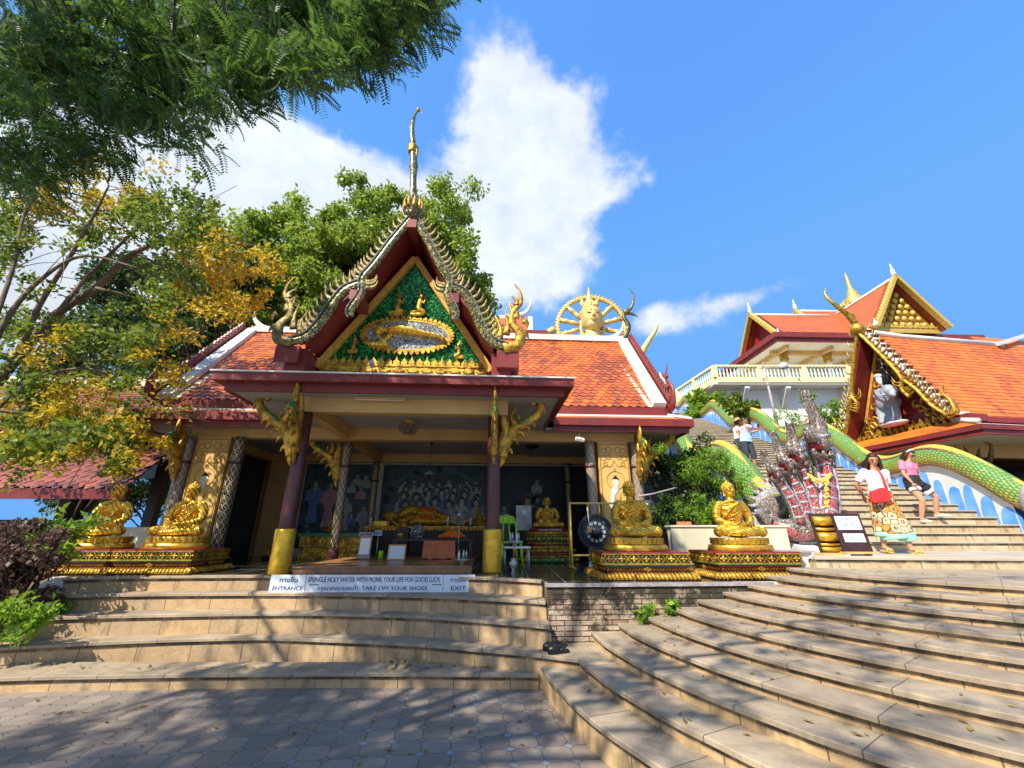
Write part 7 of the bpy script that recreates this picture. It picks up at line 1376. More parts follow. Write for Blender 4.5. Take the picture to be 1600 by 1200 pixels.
TW = empty('terrace_building', (15.0, 28.2, 0), 0, 'white walled terrace building with pale green balusters', 'building')
mb = MB(); mb.box(1.2, 30, 1.0, 14, 3.5, TZ - .35); mb.build('white_wall', M['whitewall'], TW)
mb = MB(); mb.box(-.2, 30, -.1, 14, TZ - .34, TZ - .21); mb.build('terrace_slab', M['white'], TW)
for xx in (2.2, 5.2, 9.8, 14.5): mb = MB(); mb.prism([(0, 0), (-1.0, 0), (-1.0, -.25), (-.0, -1.6)], (xx, 1.0, TZ - .35), (0, 1, 0), (0, 0, 1), .35); mb.build('corbel', M['white'], TW)
for (yy) in (3.5, 7.5): mb = MB(); mb.prism([(0, 0), (-1.1, 0), (-1.1, -.25), (-.0, -1.5)], (1.2, yy, TZ - .35), (1, 0, 0), (0, 0, 1), .35); mb.build('corbel', M['white'], TW)
baluster_run(TW, (0, 0), (16.5, 0), 5, TZ); baluster_run(TW, (0, .0), (-1.0, 8.0), 3, TZ)
for (xx) in (3.3, 5.9, 9.5): mb = MB(); mb.beam((xx, -.19, TZ + .0), (xx + .18, -.19, TZ + .12), .02, .03); mb.beam((xx, -.19, TZ + .0), (xx + .18, -.19, TZ - .12), .02, .03); mb.build('painted_mark', M['trimbrown'], TW)
C0 = V((22.2, 31, 0)); TC = empty('upper_temple', C0, R(2), 'upper temple with tiered orange roofs and gold gables above the balustrade', 'temple')
Z1 = 17.0
mb = MB(); mb.box(-.3, 18, -.3, 14, Z1, Z1 + .45); mb.box(-.1, 17.8, -.1, 13.8, Z1 - .35, Z1); mb.build('eave_fascia', M['maroon'], TC)
mb = MB(); mb.box(.0, 17.7, .0, 13.7, Z1 - .37, Z1 - .352); mb.build('soffit', M['creamwall'], TC)
mb = MB()
for k in range(4): mb.box(.5 + .0, 17.2, 1.6 + k * 3.2, 1.9 + k * 3.2, Z1 - .75, Z1 - .372)
for k in range(5): mb.box(1.0 + k * 3.9, 1.3 + k * 3.9, .5, 13.2, Z1 - .72, Z1 - .3725)
mb.build('soffit_beams', M['cream'], TC)
for k in range(5): mb = MB(); mb.lathe([(.24, 0), (.22, .3), (.20, 3.5), (.22, 3.6)], (1.6 + k * 3.9, 1.75, TZ), 16); c = mb.build('column', M['white'], TC); mb = MB(); mb.lathe([(.22, 0), (.34, .2), (.30, .5), (.42, .85)], (1.6 + k * 3.9, 1.75, TZ + 3.4), 14); mb.build('capital', M['gold_orn'], c)
def gabled(root, x0, x1, y0, y1, z0, h, axis, mat='tile_bright', barge=True, ped=None):
    """roof with ridge along x (axis 0) or y (axis 1)"""
    if axis == 0:
        ym = (y0 + y1) / 2; A = [(x0, y0, z0), (x1, y0, z0), (x1, ym, z0 + h), (x0, ym, z0 + h)]; B_ = [(x0, y1, z0), (x1, y1, z0), (x1, ym, z0 + h), (x0, ym, z0 + h)]; ends = [((x0, y0, z0), (x0, y1, z0), (x0, ym, z0 + h), -1)]
    else:
        xm = (x0 + x1) / 2; A = [(x0, y0, z0), (x0, y1, z0), (xm, y1, z0 + h), (xm, y0, z0 + h)]; B_ = [(x1, y0, z0), (x1, y1, z0), (xm, y1, z0 + h), (xm, y0, z0 + h)]; ends = [((x0, y0, z0), (x1, y0, z0), (xm, y0, z0 + h), -1)]
    mb = MB(); mb.add(A, [(0, 1, 2, 3)]); mb.add(B_, [(0, 1, 2, 3)]); r_ = mb.build('roof', M['rooffar'], root)
    mb = MB(); mb.tube([V(A[3]) + V((0, 0, .05)), V(A[2]) + V((0, 0, .05))], .14, n=6); mb.build('ridge_cap', M['white'], r_)
    for (a, b, c, q) in ends:
        a, b, c = V(a), V(b), V(c); off = V((-.45, 0, 0)) if axis == 0 else V((0, -.45, 0)); inn = off * -.9
        mb = MB(); nrm = off.normalized(); mb.add([a + inn, b + inn, c + inn], [(0, 1, 2)]); g = mb.build('gable', M['redlit'] if ped is None else M['gold_orn'], root)
        mb = MB(); mb.add([a + inn, a + off, c + off, c + inn], [(0, 1, 2, 3)]); mb.add([b + inn, b + off, c + off, c + inn], [(0, 1, 2, 3)]); mb.build('gable_soffit', M['red'], g)
        mb = MB()
        for e in (a, b):
            mb.beam(e + off, c + off + V((0, 0, .1)), .25, .42, up=nrm); n = 16; d = (c - e)
            for i in range(n): p = e + off + d * ((i + .5) / n); mb.ell(p + V((0, 0, .25)) + (e - c).cross(nrm).normalized() * .0, (.1, .1, .22), 6, 4)
        mb.build('gilded_bargeboard', M['gold_lit'], g)
        for e in (a, b): mb = MB(); mb.lathe([(.18, -.1), (.22, .05), (.13, .2), (.07, .38), (.02, .6)], e + off + V((0, 0, .15)), 8); mb.build('white_finial', M['white'], g)
        mb = MB(); mb.lathe([(.16, 0), (.22, .15), (.14, .38), (.17, .5), (.07, .7), (.08, .85), (.015, 1.2)], c + off + V((0, 0, .2)), 8); mb.build('apex_finial', M['white'], g)
        if ped:
            mb = MB(); mb.beam(a + inn * .7 + V((0, 0, .1)), b + inn * .7 + V((0, 0, .1)), .1, .5); w_ = (b - a).length; u = (b - a).normalized()
            for j in range(6):
                for i in range(7 - j):
                    p = a.lerp(b, .5) + u * ((i - (6 - j) / 2) * w_ * .10) + V((0, 0, .6 + j * h * .12)) + inn * .7; mb.ell(p, (.22, .2, .26), 7, 5)
            for i in range(14): p = a.lerp(b, (i + .5) / 14) + inn * .5; mb.prism([(-.2, 0), (0, .5), (.2, 0)], p + V((0, 0, .3)), u, (0, 0, 1), .1)
            mb.build('gilded_relief', M['gold_lit'], g)
    return r_
M['gold_lit'] = gold('bright_gable_gilding', (.85, .60, .14), (.45, .26, .05), .45, .35, bs=12, bstr=.8)
s = NT('distant_orange_tiles'); O = s.pos(); x = s.xyz(O); w_ = s.math('FRACT', s.math('MULTIPLY', x[2], 3.2)); c = s.mix(s.ramp(s.noise(1.2, 5, .7, vec=O), .35, .7), (.58, .13, .02), (.40, .09, .025)); c = s.mix(s.math('MULTIPLY', s.math('LESS_THAN', w_, .18), .6), c, (.14, .035, .015)); c = s.mix(s.math('MULTIPLY', s.math('LESS_THAN', s.math('FRACT', s.math('MULTIPLY', s.math('ADD', x[0], x[1]), 2.6)), .12), .35), c, (.16, .04, .02)); s.col(c); s.set(.45); s.bump(w_, .4, .05); M['rooffar'] = s.m
gabled(TC, 1.2, 8.5, .6, 6.5, Z1 + .5, 3.7, 0)
gabled(TC, 7.2, 12.0, 2.0, 8.5, Z1 + 1.3, 4.4, 0); gabled(TC, 7.6, 13.9, -.9, 8.0, Z1 + .5, 4.8, 1, ped=True)
mb = MB(); SX, SY = 14.2, 6.2; mb.lathe([(1.0, 0), (1.1, 2.2), (1.25, 2.5), (.8, 2.9), (.9, 3.1), (.45, 3.7), (.5, 3.9), (.2, 4.6), (.13, 5.8), (.03, 6.6)], (SX, SY, Z1 + 4.6), 16)
for k in range(12): a = 2 * pi * k / 12; horn(mb, [(SX + 1.0 * cos(a), SY + 1.0 * sin(a), Z1 + 6.9), (SX + 1.3 * cos(a), SY + 1.3 * sin(a), Z1 + 7.2), (SX + 1.0 * cos(a), SY + 1.0 * sin(a), Z1 + 7.8)], .22, n=5, k=3)
mb.build('roof_spire', M['gold_lit'], TC)
# stair head shrine post, lamp post
p = at(1043, 640, 30); t = empty('stair_head_post', (p.x, 30.5, 8.9), 0, 'pale yellow gate post with a white bud finial at the stair head', 'gate post'); mb = MB(); mb.box(-.55, .55, -.5, .5, 0, 2.3); mb.box(-.45, .45, -.4, .4, 2.3, 2.8); mb.build('shaft', M['paleyellow'], t); mb = MB(); mb.lathe([(.45, 0), (.5, .2), (.3, .5), (.36, .7), (.42, .9), (.30, 1.3), (.08, 1.7), (.02, 2.0)], (0, 0, 2.8), 16); mb.build('bud_finial', M['white'], t)
p = at(1216, 672, 22.0); t = empty('lamp_post', (p.x, 22, stair_z(22) - .8), 0, 'slim grey lamp post in front of the white terrace wall', 'lamp post'); H = at(1202, 575, 22).z - t.location.z; mb = MB(); mb.tube([(0, 0, 0), (0, 0, H)], [.10, .05], n=10); mb.lathe([(.05, 0), (.11, .05), (.05, .1)], (0, 0, H * .45), 10); mb.lathe([(.05, 0), (.11, .05), (.05, .1)], (0, 0, H * .75), 10); mb.build('pole', M['stonegrey'], t); mb = MB(); mb.tube([(-.3, 0, H), (1.1, 0, H)], .03, n=6); mb.tube([(0, 0, H), (0, 0, H + .35)], .03, n=6); mb.build('arm', M['stonegrey'], t); mb = MB(); mb.ell((1.15, 0, H + .12), .22); mb.build('glass_globe', M['white'], t)

# ------------------------------------------------------------------ big statue with halo wheel on the hill
BY = 45.; bc = at(925, 505, BY); t = empty('giant_buddha_statue', (bc.x, BY, bc.z), R(-3), 'giant pale gold seated statue with a spoked halo wheel', 'statue'); px = BY * .94 + (bc.z - 1.6) * .342; k = px / 640
mb = MB(); RW = 57 * k
for i in range(60):
    a, b = 2 * pi * i / 60, 2 * pi * (i + 1) / 60; mb.beam((RW * .93 * cos(a), .9, RW * .93 * sin(a)), (RW * .93 * cos(b), .9, RW * .93 * sin(b)), .55, RW * .13, up=(0, 0, 1)) if False else mb.tube([(RW * .93 * cos(a), .9, RW * .93 * sin(a)), (RW * .93 * cos(b), .9, RW * .93 * sin(b))], RW * .07, n=8, cap=False)
    for rr in (.875, .985): mb.ell((RW * rr * cos(a), .62, RW * rr * sin(a)), RW * .022, 6, 4)
for i in range(12):
    a = 2 * pi * (i + .5) / 12; c, s_ = cos(a), sin(a); mb.tube([(RW * f * c, .9, RW * f * s_) for f in (.25, .45, .5, .55, .68, .72, .76, .88)], [RW * q for q in (.055, .060, .085, .060, .065, .09, .06, .075)], n=8)
mb.build('halo_wheel', M['gold_far'], t)
mb = MB(); h = RW / 1.0; z0 = -.0
mb.ell((0, -.3, .08 * h), (.29 * h, .32 * h, .39 * h), 24, 18); mb.ell((0, -.3 - .12 * h, -.13 * h), (.20 * h, .18 * h, .17 * h)); mb.tube([(0, 0, -.25 * h), (0, 0, -.62 * h)], [.20 * h, .24 * h], n=20)
mb.tube([(0, .1, -.55 * h), (0, .2, -.9 * h), (0, .2, -1.5 * h), (0, .2, -2.1 * h)], [.35 * h, .78 * h, .70 * h, .9 * h], n=24, flat=(1, .6), up=(0, 1, 0)); mb.ell((0, -.1 * h, -2.2 * h), (1.35 * h, .9 * h, .4 * h))
for q in (-1, 1): mb.tube([(q * .29 * h, .0, .08 * h), (q * .31 * h, .0, -.15 * h), (q * .27 * h, 0, -.42 * h)], [.05 * h, .045 * h, .06 * h], n=8); mb.tube([(q * .7 * h, .1, -.85 * h), (q * .9 * h, .0, -1.5 * h), (q * .4 * h, -.6 * h, -1.9 * h)], [.26 * h, .22 * h, .16 * h], n=12)
ex = MB(); HZ_ = .10 * h; yf = -.3 - .31 * h; ex.T = Matrix.Translation((0, 0, HZ_)); ex.tube([(0, yf + .05, .12 * h), (0, yf - .10, -.02 * h), (0, yf - .12, -.07 * h)], [.022 * h, .035 * h, .05 * h], n=8); ex.ell((0, yf - .02, -.155 * h), (.085 * h, .05 * h, .018 * h)); ex.ell((0, yf - .01, -.185 * h), (.065 * h, .05 * h, .018 * h))
for q in (-1, 1): ex.ell((q * .105 * h, yf + .06, .045 * h), (.065 * h, .04 * h, .018 * h), rot=(0, 0, q * .2)); ex.tube([(q * .03 * h, yf + .02, .11 * h), (q * .11 * h, yf + .03, .135 * h), (q * .2 * h, yf + .22, .09 * h)], .014 * h, n=6)
ex.T = None; link('body', remesh(mb, .09, 2, ex), M['gold_far'], t)
mb = MB()
for q in (-1, 1): mb.ell((q * .105 * h, yf + .015, .036 * h + HZ_), (.055 * h, .02 * h, .012 * h))
mb.build('eyes', M['panel_line'], t)
mb = MB(); mb.T = Matrix.Translation((0, .16 * h, .14 * h)); mb.ell((0, -.05, .14 * h), (.30 * h, .30 * h, .26 * h), 20, 12)
for i in range(18):
    for j in range(5):
        a = 2 * pi * i / 18 + j * .17; p_ = R(15 + 14 * j); y_ = .32 * h * cos(p_) * sin(a) - .05
        mb.ell((.31 * h * cos(p_) * cos(a), y_, .13 * h + .28 * h * sin(p_)), .032 * h, 6, 4)
mb.lathe([(.20 * h, .36 * h), (.15 * h, .50 * h), (.10 * h, .58 * h), (.12 * h, .64 * h), (.05 * h, .85 * h), (.01 * h, 1.12 * h)], (0, 0, 0), 14)
for i in range(7): a = pi + pi * i / 6; horn(mb, [(.12 * h * cos(a), .12 * h * sin(a), .42 * h), (.15 * h * cos(a), .15 * h * sin(a), .52 * h), (.05 * h * cos(a), .06 * h * sin(a), .72 * h)], .05 * h, n=6, k=4)
mb.build('curled_hair_and_flame', M['gold_far'], t)
# hall behind the ridge, stupa, gold tail finial
HB = empty('rear_hall', (at(780, 500, 26).x, 26, 0), 0, 'small orange roofed hall peeping over the shrine ridge', 'hall'); zz = at(800, 520, 26).z
mb = MB(); mb.box(-5, 3.0, 0, 6, 5, zz - .6); mb.build('wall', M['creamwall'], HB); mb = MB(); mb.box(-5, 3.4, -.6, 6.4, zz - .6, zz - .1); mb.build('fascia', M['maroon'], HB)
mb = MB(); mb.add([(-5, -.2, zz), (2.1, -.2, zz), (2.2, 2.5, zz + 2.6), (-5, 2.5, zz + 2.6)], [(0, 1, 2, 3)]); mb.box(-5, 2.2, -.2, 0, zz - .1, zz); mb.build('roof', M['rooffar'], HB)
mb = MB(); mb.beam((2.2, -.3, zz), (2.35, 2.5, zz + 2.6), .35, .2, up=(0, -1, 1)); mb.beam((-5, 2.5, zz + 2.65), (1.6, 2.5, zz + 2.65), .2, .25); horn(mb, [(.6, 2.5, zz + 2.6), (1.8, 2.5, zz + 2.9), (2.3, 2.5, zz + 3.5), (2.45, 2.5, zz + 4.4)], .28, n=6, k=5); mb.build('white_edging', M['white'], HB)
mb = MB(); horn(mb, [(3.4, -.3, zz - 1.6), (3.1, -.3, zz - .5), (3.9, -.3, zz + .1)], .30, n=8, k=5, tip=.9); mb.build('eave_bracket', M['gold_far'], HB)
p = at(862, 535, 38); t = empty('small_stupa', (p.x, 38, 8), 0, 'thin grey stupa tip between rear hall and halo wheel', 'stupa'); H = at(862, 510, 38).z - 8; mb = MB(); mb.lathe([(2.2, 0), (2.0, H * .5), (1.1, H * .7), (.55, H * .85), (.35, H * .92), (.3, H * .94), (.04, H)], (0, 0, 0), 16); mb.build('spire', M['stonegrey'], t)
p = at(1003, 560, 16); t = empty('naga_tail_finial', (p.x, 16, 0), 0, 'gold naga tail finial curling beside the shrine ridge', 'finial'); q = [at(999, 590, 16), at(1002, 555, 16), at(1012, 535, 16), at(1022, 520, 16), at(1027, 509, 16)]; mb = MB(); mb.tube([V((q[0].x - p.x, 0, terrain(p.x, 16) - .5)), V((q[0].x - p.x, 0, q[0].z))], .16, n=10); horn(mb, [V((a.x - p.x, 0, a.z)) for a in q], .17, n=10, k=5, tip=.35); mb.build('tail', M['gold_far'], t)
# ------------------------------------------------------------------ old hall on the far left
HL = empty('old_hall', (-11.5, 11.2, 0), R(4), 'old open hall with dull red tiles behind the yellow leaved tree', 'hall')
mb = MB(); roof_sheet(mb, (-2.3, -1.1, 4.2), (1, 0, 0), (0, 2.9, 2.0), 5.2, 5.2, 3.5); rr = mb.build('roof', M['tile_dull'], HL); mb = MB(); tiles(mb, (-2.3, -1.1, 4.2), (1, 0, 0), (0, 2.9, 2.0), 5.1, 5.1, 3.5, .22, .2); mb.build('roof_tiles', M['tile_dull'], rr)
mb = MB(); mb.box(-7.5, 2.85, 1.7, 2.0, 6.15, 6.45); mb.build('ridge_cap', M['creamwall'], HL); mb = MB(); mb.box(-7.5, 2.85, -1.25, -1.0, 4.0, 4.2); mb.box(-7.5, 2.85, -2.1, -2.0, 2.30, 2.52); mb.build('fascia', M['maroon'], HL)
mb = MB(); roof_sheet(mb, (-2.4, -2.05, 2.52), (1, 0, 0), (0, 1.1, 1.1), 5.1, 5.1, 1.6); tiles(mb, (-2.4, -2.05, 2.54), (1, 0, 0), (0, 1.1, 1.1), 5.0, 5.0, 1.5, .22, .2); mb.build('skirt_roof', M['tile_dull'], HL)
mb = MB(); mb.box(-7.5, 2.85, -.95, -.8, 3.6, 4.0); mb.box(-7.5, 2.85, -.8, 2.2, 3.25, 3.4); mb.build('beam', M['dark'], HL)
mb = MB()
for i in range(40):
    xx = -.2 + 3.0 * random.random(); horn(mb, [(xx, -1.0, 3.5 + .4 * random.random()), (xx + .12, -1.08, 3.8), (xx + .02, -1.05, 3.95)], .06, n=6, k=3)
for i in range(30): mb.prism([(-.07, 0), (0, -.14), (.07, 0)], (-3.1 + i * .2, -1.0, 3.45), (1, 0, 0), (0, 0, 1), .06)
mb.build('carved_frieze', M['gold_old'], HL)
for xx in (-5.2, -3.4, -1.6, .6, 2.6): mb = MB(); mb.box(xx - .11, xx + .11, -.95, -.73, 0, 3.25); mb.build('post', M['dark'], HL)
mb = MB(); mb.box(-7.5, 2.0, -.9, -.8, .0, 1.9); mb.build('parapet', M['dark'], HL)
tag(MB().box(-8.8, -6.2, 9.2, 9.35, 1.0, 1.72).build('side_wall_low', M['creamwall']), 'low sunlit cream wall showing between two gold statues', 'wall')
# ------------------------------------------------------------------ trees and plants
def tree(name, label, loc_, trunk, branches, leafpos, size, mat, bark='trunk', aspect=.45, droop=0., r0=.2, group=None, cat='tree', crown='crown', n=9):
    t = empty(name, loc_, 0, label, cat, group); mb = MB()
    if trunk: P = spline(trunk, 6); m = len(P); mb.tube(P, [r0 * (1 - .6 * i / (m - 1)) for i in range(m)], n=n); mb.build('trunk', M[bark], t)
    if branches:
        mb = MB()
        for pts, r_ in branches: P = spline(pts, 5); m = len(P); mb.tube(P, [max(.004, r_ * (1 - .8 * i / (m - 1))) for i in range(m)], n=6)
        mb.build('limbs', M[bark], t)
    if len(leafpos): link(crown, leafmesh(leafpos, size, aspect=aspect, droop=droop), M[mat], t)
    return t
def clumps(centres, rad, per, flat=.8, hollow=.0):
    out_ = []
    for c in centres:
        k = RNG.normal(size=(per, 3)); k /= np.linalg.norm(k, axis=1, keepdims=True); k *= (RNG.random((per, 1)) ** .55) * (rad * RNG.uniform(.6, 1.25)); k[:, 2] *= flat; out_.append(np.asarray(c) + k)
    return np.concatenate(out_)
def crown_tree(name, label, base, H, top_c, rx, ry, rz, nclump, per, size, mat, crad, bark='trunk_dark', r0=.25, group=None, aspect=.5, seed=1, lobes=None):
    rg = np.random.default_rng(seed); base = V(base); cs = []
    while len(cs) < nclump:
        v = rg.normal(size=3); v /= np.linalg.norm(v); f = rg.uniform(.35, 1.0) ** .5; v[2] = v[2] if v[2] > -.55 else -v[2] * .3
        c = np.array(top_c) + v * f * np.array([rx, ry, rz]) * (1 + .18 * math.sin(v[0] * 7 + seed) + .14 * math.sin(v[2] * 9 + seed * 2)); cs.append(c)
    loc_ = base; L = clumps([c - np.array(base) for c in cs], crad, per); tc_ = V(top_c) - base
    br = [([(0, 0, H * .45), tuple((V(c) - base).lerp(V((0, 0, H * .5)), .5) + V((0, 0, .3))), tuple(V(c) - base)], r0 * .3) for c in cs[::max(1, nclump // 22)]]
    return tree(name, label, loc_, [(0, 0, -.3), (.05, 0, H * .4), (tc_.x * .6, tc_.y * .6, H * .8), (tc_.x, tc_.y, tc_.z)], br, L, RNG.uniform(.7, 1.2, len(L)) * size, mat, bark, aspect, .3, r0, group)
# fig tree behind the shrine and its neighbours
G = 'trees behind the shrine'
crown_tree('fig_tree', 'tallest light green tree, its crown rising behind the shrine spire', (-5.2, 16.5, .4), 8, (-6.0, 16.5, 13.2), 5.0, 2.4, 5.6, 260, 200, .24, 'lf_mid', .62, seed=4, group=G)
crown_tree('fig_tree', 'lower light green tree behind the maroon verge of the shrine roof', (-8.9, 17, 0), 7, (-11.4, 17, 12.4), 3.9, 2.2, 5.6, 190, 200, .24, 'lf_mid', .60, seed=8, group=G)
crown_tree('fig_tree', 'smallest light green tree, low behind the gold naga head of the gable', (-2.4, 17.5, 1), 5, (-2.4, 17.2, 10.8), 2.0, 1.6, 3.0, 60, 170, .22, 'lf_mid', .55, seed=5, group=G)
crown_tree('leafy_tree', 'dense dark green tree above the ridge of the old red tiled hall', (-12.0, 16.5, 0), 5, (-13.0, 16.5, 9.0), 3.2, 2.2, 5.0, 100, 280, .24, 'lf_dark', .8, seed=11, group=G)
crown_tree('leafy_tree', 'dark green tree mostly hidden behind the yellowing tree', (-18.0, 17.5, -1), 5, (-18.0, 17.5, 9.2), 4.0, 2.4, 5.4, 90, 280, .26, 'lf_dark', .9, seed=13, group=G)
crown_tree('leafy_tree', 'dark small leaved tree seen through the posts of the old hall', (-14.5, 20, -2), 2, (-15.5, 20, 3.2), 7.5, 1.5, 1.5, 90, 150, .22, 'lf_dark', .7, seed=17, group=G)
# near left tree with yellowing leaves: boughs traced in depth
def bough(pts, Y, dy=0): n = len(pts); return [tuple(at(a, b, Y + dy * i / max(1, n - 1))) for i, (a, b) in enumerate(pts)]
LB = V(at(-40, 640, 7.2)); LT0 = (LB.x, LB.y, .0)
def rel(P): return [tuple(V(p) - V(LT0)) for p in P]
bs = [(rel(bough([(-40, 640), (30, 555), (90, 490), (150, 450), (210, 395), (300, 370), (400, 385)], 7.2, 1.2)), .15), (rel(bough([(90, 490), (130, 440), (190, 380), (250, 330), (310, 300)], 7.4, .8)), .07), (rel(bough([(30, 555), (60, 480), (110, 400), (150, 330), (170, 290)], 7.2, -.6)), .08),
      (rel(bough([(-40, 600), (10, 500), (60, 440), (130, 400), (220, 420)], 6.8, 0)), .08), (rel(bough([(-30, 660), (60, 590), (160, 580), (260, 640), (330, 660)], 7.0, 1.0)), .06), (rel(bough([(-20, 640), (60, 650), (140, 680), (220, 720)], 6.8, .8)), .05),
      (rel(bough([(210, 395), (260, 420), (330, 470), (380, 520)], 8.0, .6)), .045), (rel(bough([(150, 450), (220, 470), (280, 520), (300, 580)], 7.6, .8)), .05), (rel(bough([(-30, 560), (20, 420), (40, 330), (90, 270)], 6.6, .3)), .06), (rel(bough([(300, 300), (320, 270), (345, 255)], 8.1, 0)), .02), (rel(bough([(290, 320), (330, 310), (370, 290)], 8.1, 0)), .015)]
tw = []
rg = np.random.default_rng(21)
for pts, r_ in bs[:9]:
    P = spline(pts, 5)
    for _ in range(9):
        i = rg.integers(4, len(P)); p = P[i]; d = V(rg.normal(size=3) * np.array([1, .6, .8])).normalized() * rg.uniform(.5, 1.1); e = p + d; tw.append(([tuple(p), tuple(p.lerp(e, .5) + V((0, 0, .08))), tuple(e)], .014))
t = empty('yellowing_tree', LT0, 0, 'tree with pale limbs and yellowing leaves', 'tree'); mb = MB(); P = spline([(-.5, -.3, -.2), (-.35, -.2, 1.2)] + [bs[0][0][0]], 6); mb.tube(P, [.26 - .10 * i / (len(P) - 1) for i in range(len(P))], n=12); mb.build('trunk', M['trunk'], t)
mb = MB()
for pts, r_ in bs + tw: P = spline(pts, 5); m = len(P); mb.tube(P, [max(.006, r_ * .72 * (1 - .72 * i / (m - 1))) for i in range(m)], n=7)
mb.build('limbs', M['trunk'], t)
def splay(px_list, Y, spread, n_cl, per, rad):
    out_ = []
    for (a, b, w) in px_list:
        for _ in range(int(n_cl * w)): c = at(a + rg.normal() * spread, b + rg.normal() * spread * .8, Y + rg.normal() * .5); out_.append(np.array(V(c) - V(LT0)))
    return clumps(out_, rad, per)
yl = splay([(60, 300, 1), (130, 300, 1), (200, 320, 1), (330, 400, 1.2), (380, 430, 1), (350, 480, .8), (280, 500, .6), (60, 560, .8), (110, 620, 1), (180, 640, .8), (40, 660, .9), (190, 690, .8), (240, 560, .5), (90, 700, 1)], 7.4, 30, 16, 50, .27)
gr_ = splay([(30, 280, 1.4), (20, 350, 1.4), (260, 330, 1.3), (320, 340, 1.3), (210, 350, 1), (290, 390, 1), (250, 450, 1), (200, 520, .8), (120, 360, .7), (30, 420, .8), (60, 620, 1.3), (140, 560, .8), (100, 680, 1.2), (30, 690, 1.3), (165, 690, .9), (210, 600, .5), (20, 500, .6)], 7.3, 30, 17, 50, .28)
link('yellow_leaves', leafmesh(yl, RNG.uniform(.08, .15, len(yl)), aspect=.46, droop=.2), M['lf_yel'], t); link('green_leaves', leafmesh(gr_, RNG.uniform(.09, .16, len(gr_)), aspect=.46, droop=.2), M['lf_grn'], t)
# overhanging feathery tree above and behind the camera
FT = V((-6.5, -2.2, 0)); t = empty('feathery_tree', FT, 0, 'tall feathery leaved tree whose boughs hang over the plaza', 'tree')
mb = MB(); P = spline([(0, 0, -.1), (.1, .1, 2.5), (.0, .4, 5), (.4, .9, 7.5)], 6); mb.tube(P, [.26 - .009 * i for i in range(len(P))], n=12); mb.build('trunk', M['trunk_dark'], t)
def frond_template(n=11, L=.26, w=.065):
    v = []; 
    for i in range(n):
        f = (i + .6) / n; x = f * L; z = -.14 * f * f
        for sg in (-1, 1):
            l = w * (1 - .45 * abs(f - .45)); a = np.array([x, 0, z]); tip = np.array([x + l * .30, sg * l, z - l * .25]); wv = np.array([.011, 0, 0]); mid = a + (tip - a) * .5
            v += [a, mid + wv, tip, mid - wv]
    return np.array(v)
FTPL = frond_template()
def fronds(cs, dirs, scl):
    n = len(cs); d = dirs / np.linalg.norm(dirs, axis=1, keepdims=True); q = RNG.normal(size=(n, 3)) * .4 + np.array([0, 0, 1]); s_ = np.cross(q, d); s_ /= np.linalg.norm(s_, axis=1, keepdims=True); u = np.cross(d, s_)
    T = FTPL[None] * scl[:, None, None]; vs = cs[:, None] + T[..., 0:1] * d[:, None] + T[..., 1:2] * s_[:, None] + T[..., 2:3] * u[:, None]; return vs.reshape(-1, 3)
OV = []   # clumps (world centre, radius, fronds)
rg = np.random.default_rng(33)
def addp(px_, py_, Y, n, sp=40, rad=.29, per=34):
    for _ in range(n): c = at(px_ + rg.normal() * sp, py_ + rg.normal() * sp * .6, (Y + rg.normal() * .35) * .72); OV.append((np.array(c), rad, per))
for (a, b, Y, n) in [(40, -20, 4.6, 14), (60, 60, 4.6, 16), (30, 130, 4.6, 7), (140, 90, 4.7, 14), (160, 20, 4.6, 14), (230, 30, 4.6, 10), (240, 110, 4.8, 9), (110, 165, 4.8, 7), (60, 195, 4.8, 4), (150, 215, 4.9, 5), (300, 60, 4.6, 10), (330, 10, 4.4, 9), (380, 90, 4.6, 6), (440, 60, 4.5, 8), (440, 10, 4.3, 9), (520, 20, 4.3, 9), (500, 75, 4.4, 7), (560, 50, 4.3, 6), (600, 10, 4.2, 9), (650, -15, 4.2, 7), (390, 130, 4.6, 3), (460, 115, 4.5, 3), (200, 160, 4.8, 9), (20, 240, 4.9, 5), (90, 250, 4.9, 4), (260, 190, 4.8, 4), (300, 150, 4.8, 6), (410, 60, 4.6, 4), (480, 110, 4.5, 4), (560, 20, 4.3, 4), (560, 90, 4.4, 3)]: addp(a, b, Y, n, 30)
def shade(gx, gy, gz, h, n, sp=.7):   # boughs of the same crown that stand between the sun and that part of the plaza
    for _ in range(n):
        hz = h + rg.normal() * .5; x, y = gx + rg.normal() * sp, gy + rg.normal() * sp; k = (hz - gz) / SD.z; c = np.array([x + SD.x * k, y + SD.y * k, hz])
        if (c[1] > 2.3 and c[2] < 2.1 * c[1] + 1.2): continue
        OV.append((c, .42, 22))
for (x, y, z, n) in [(-4.6, 2.4, 0, 16), (-3, 2.2, 0, 26), (-1.5, 2.5, 0, 26), (0, 2.5, 0, 20), (-4.6, 3.6, 0, 7), (-3.4, 3.6, 0, 32), (-2.2, 4.0, 0, 36), (-1.0, 4.2, 0, 30), (-1.8, 3.2, 0, 16), (-.6, 3.3, 0, 14), (.2, 4.0, 0, 10), (-3.0, 5.2, .3, 16), (-2.2, 5.6, .4, 18), (-1.2, 5.6, .4, 22), (-.4, 5.6, .4, 18), (-1.8, 6.2, .7, 14), (-.6, 6.2, .7, 12), (.2, 5.4, .3, 5), (-2.2, 6.6, .9, 7), (-1.0, 6.6, .9, 6),
                     (1.2, 4.6, .3, 6), (1.6, 3.2, .3, 5), (2.6, 4.6, .6, 4), (3.6, 4.8, .9, 3), (2.6, 3.2, .5, 3), (3.6, 3.6, .7, 4), (1.0, 2.4, 0, 4), (5.4, 4.0, 1, 2), (-3.9, 7.2, 2.2, 4), (-2.6, 7.2, 3.0, 4)]: shade(x, y, z, 8.3, n, .55)
cs = []; dr = []
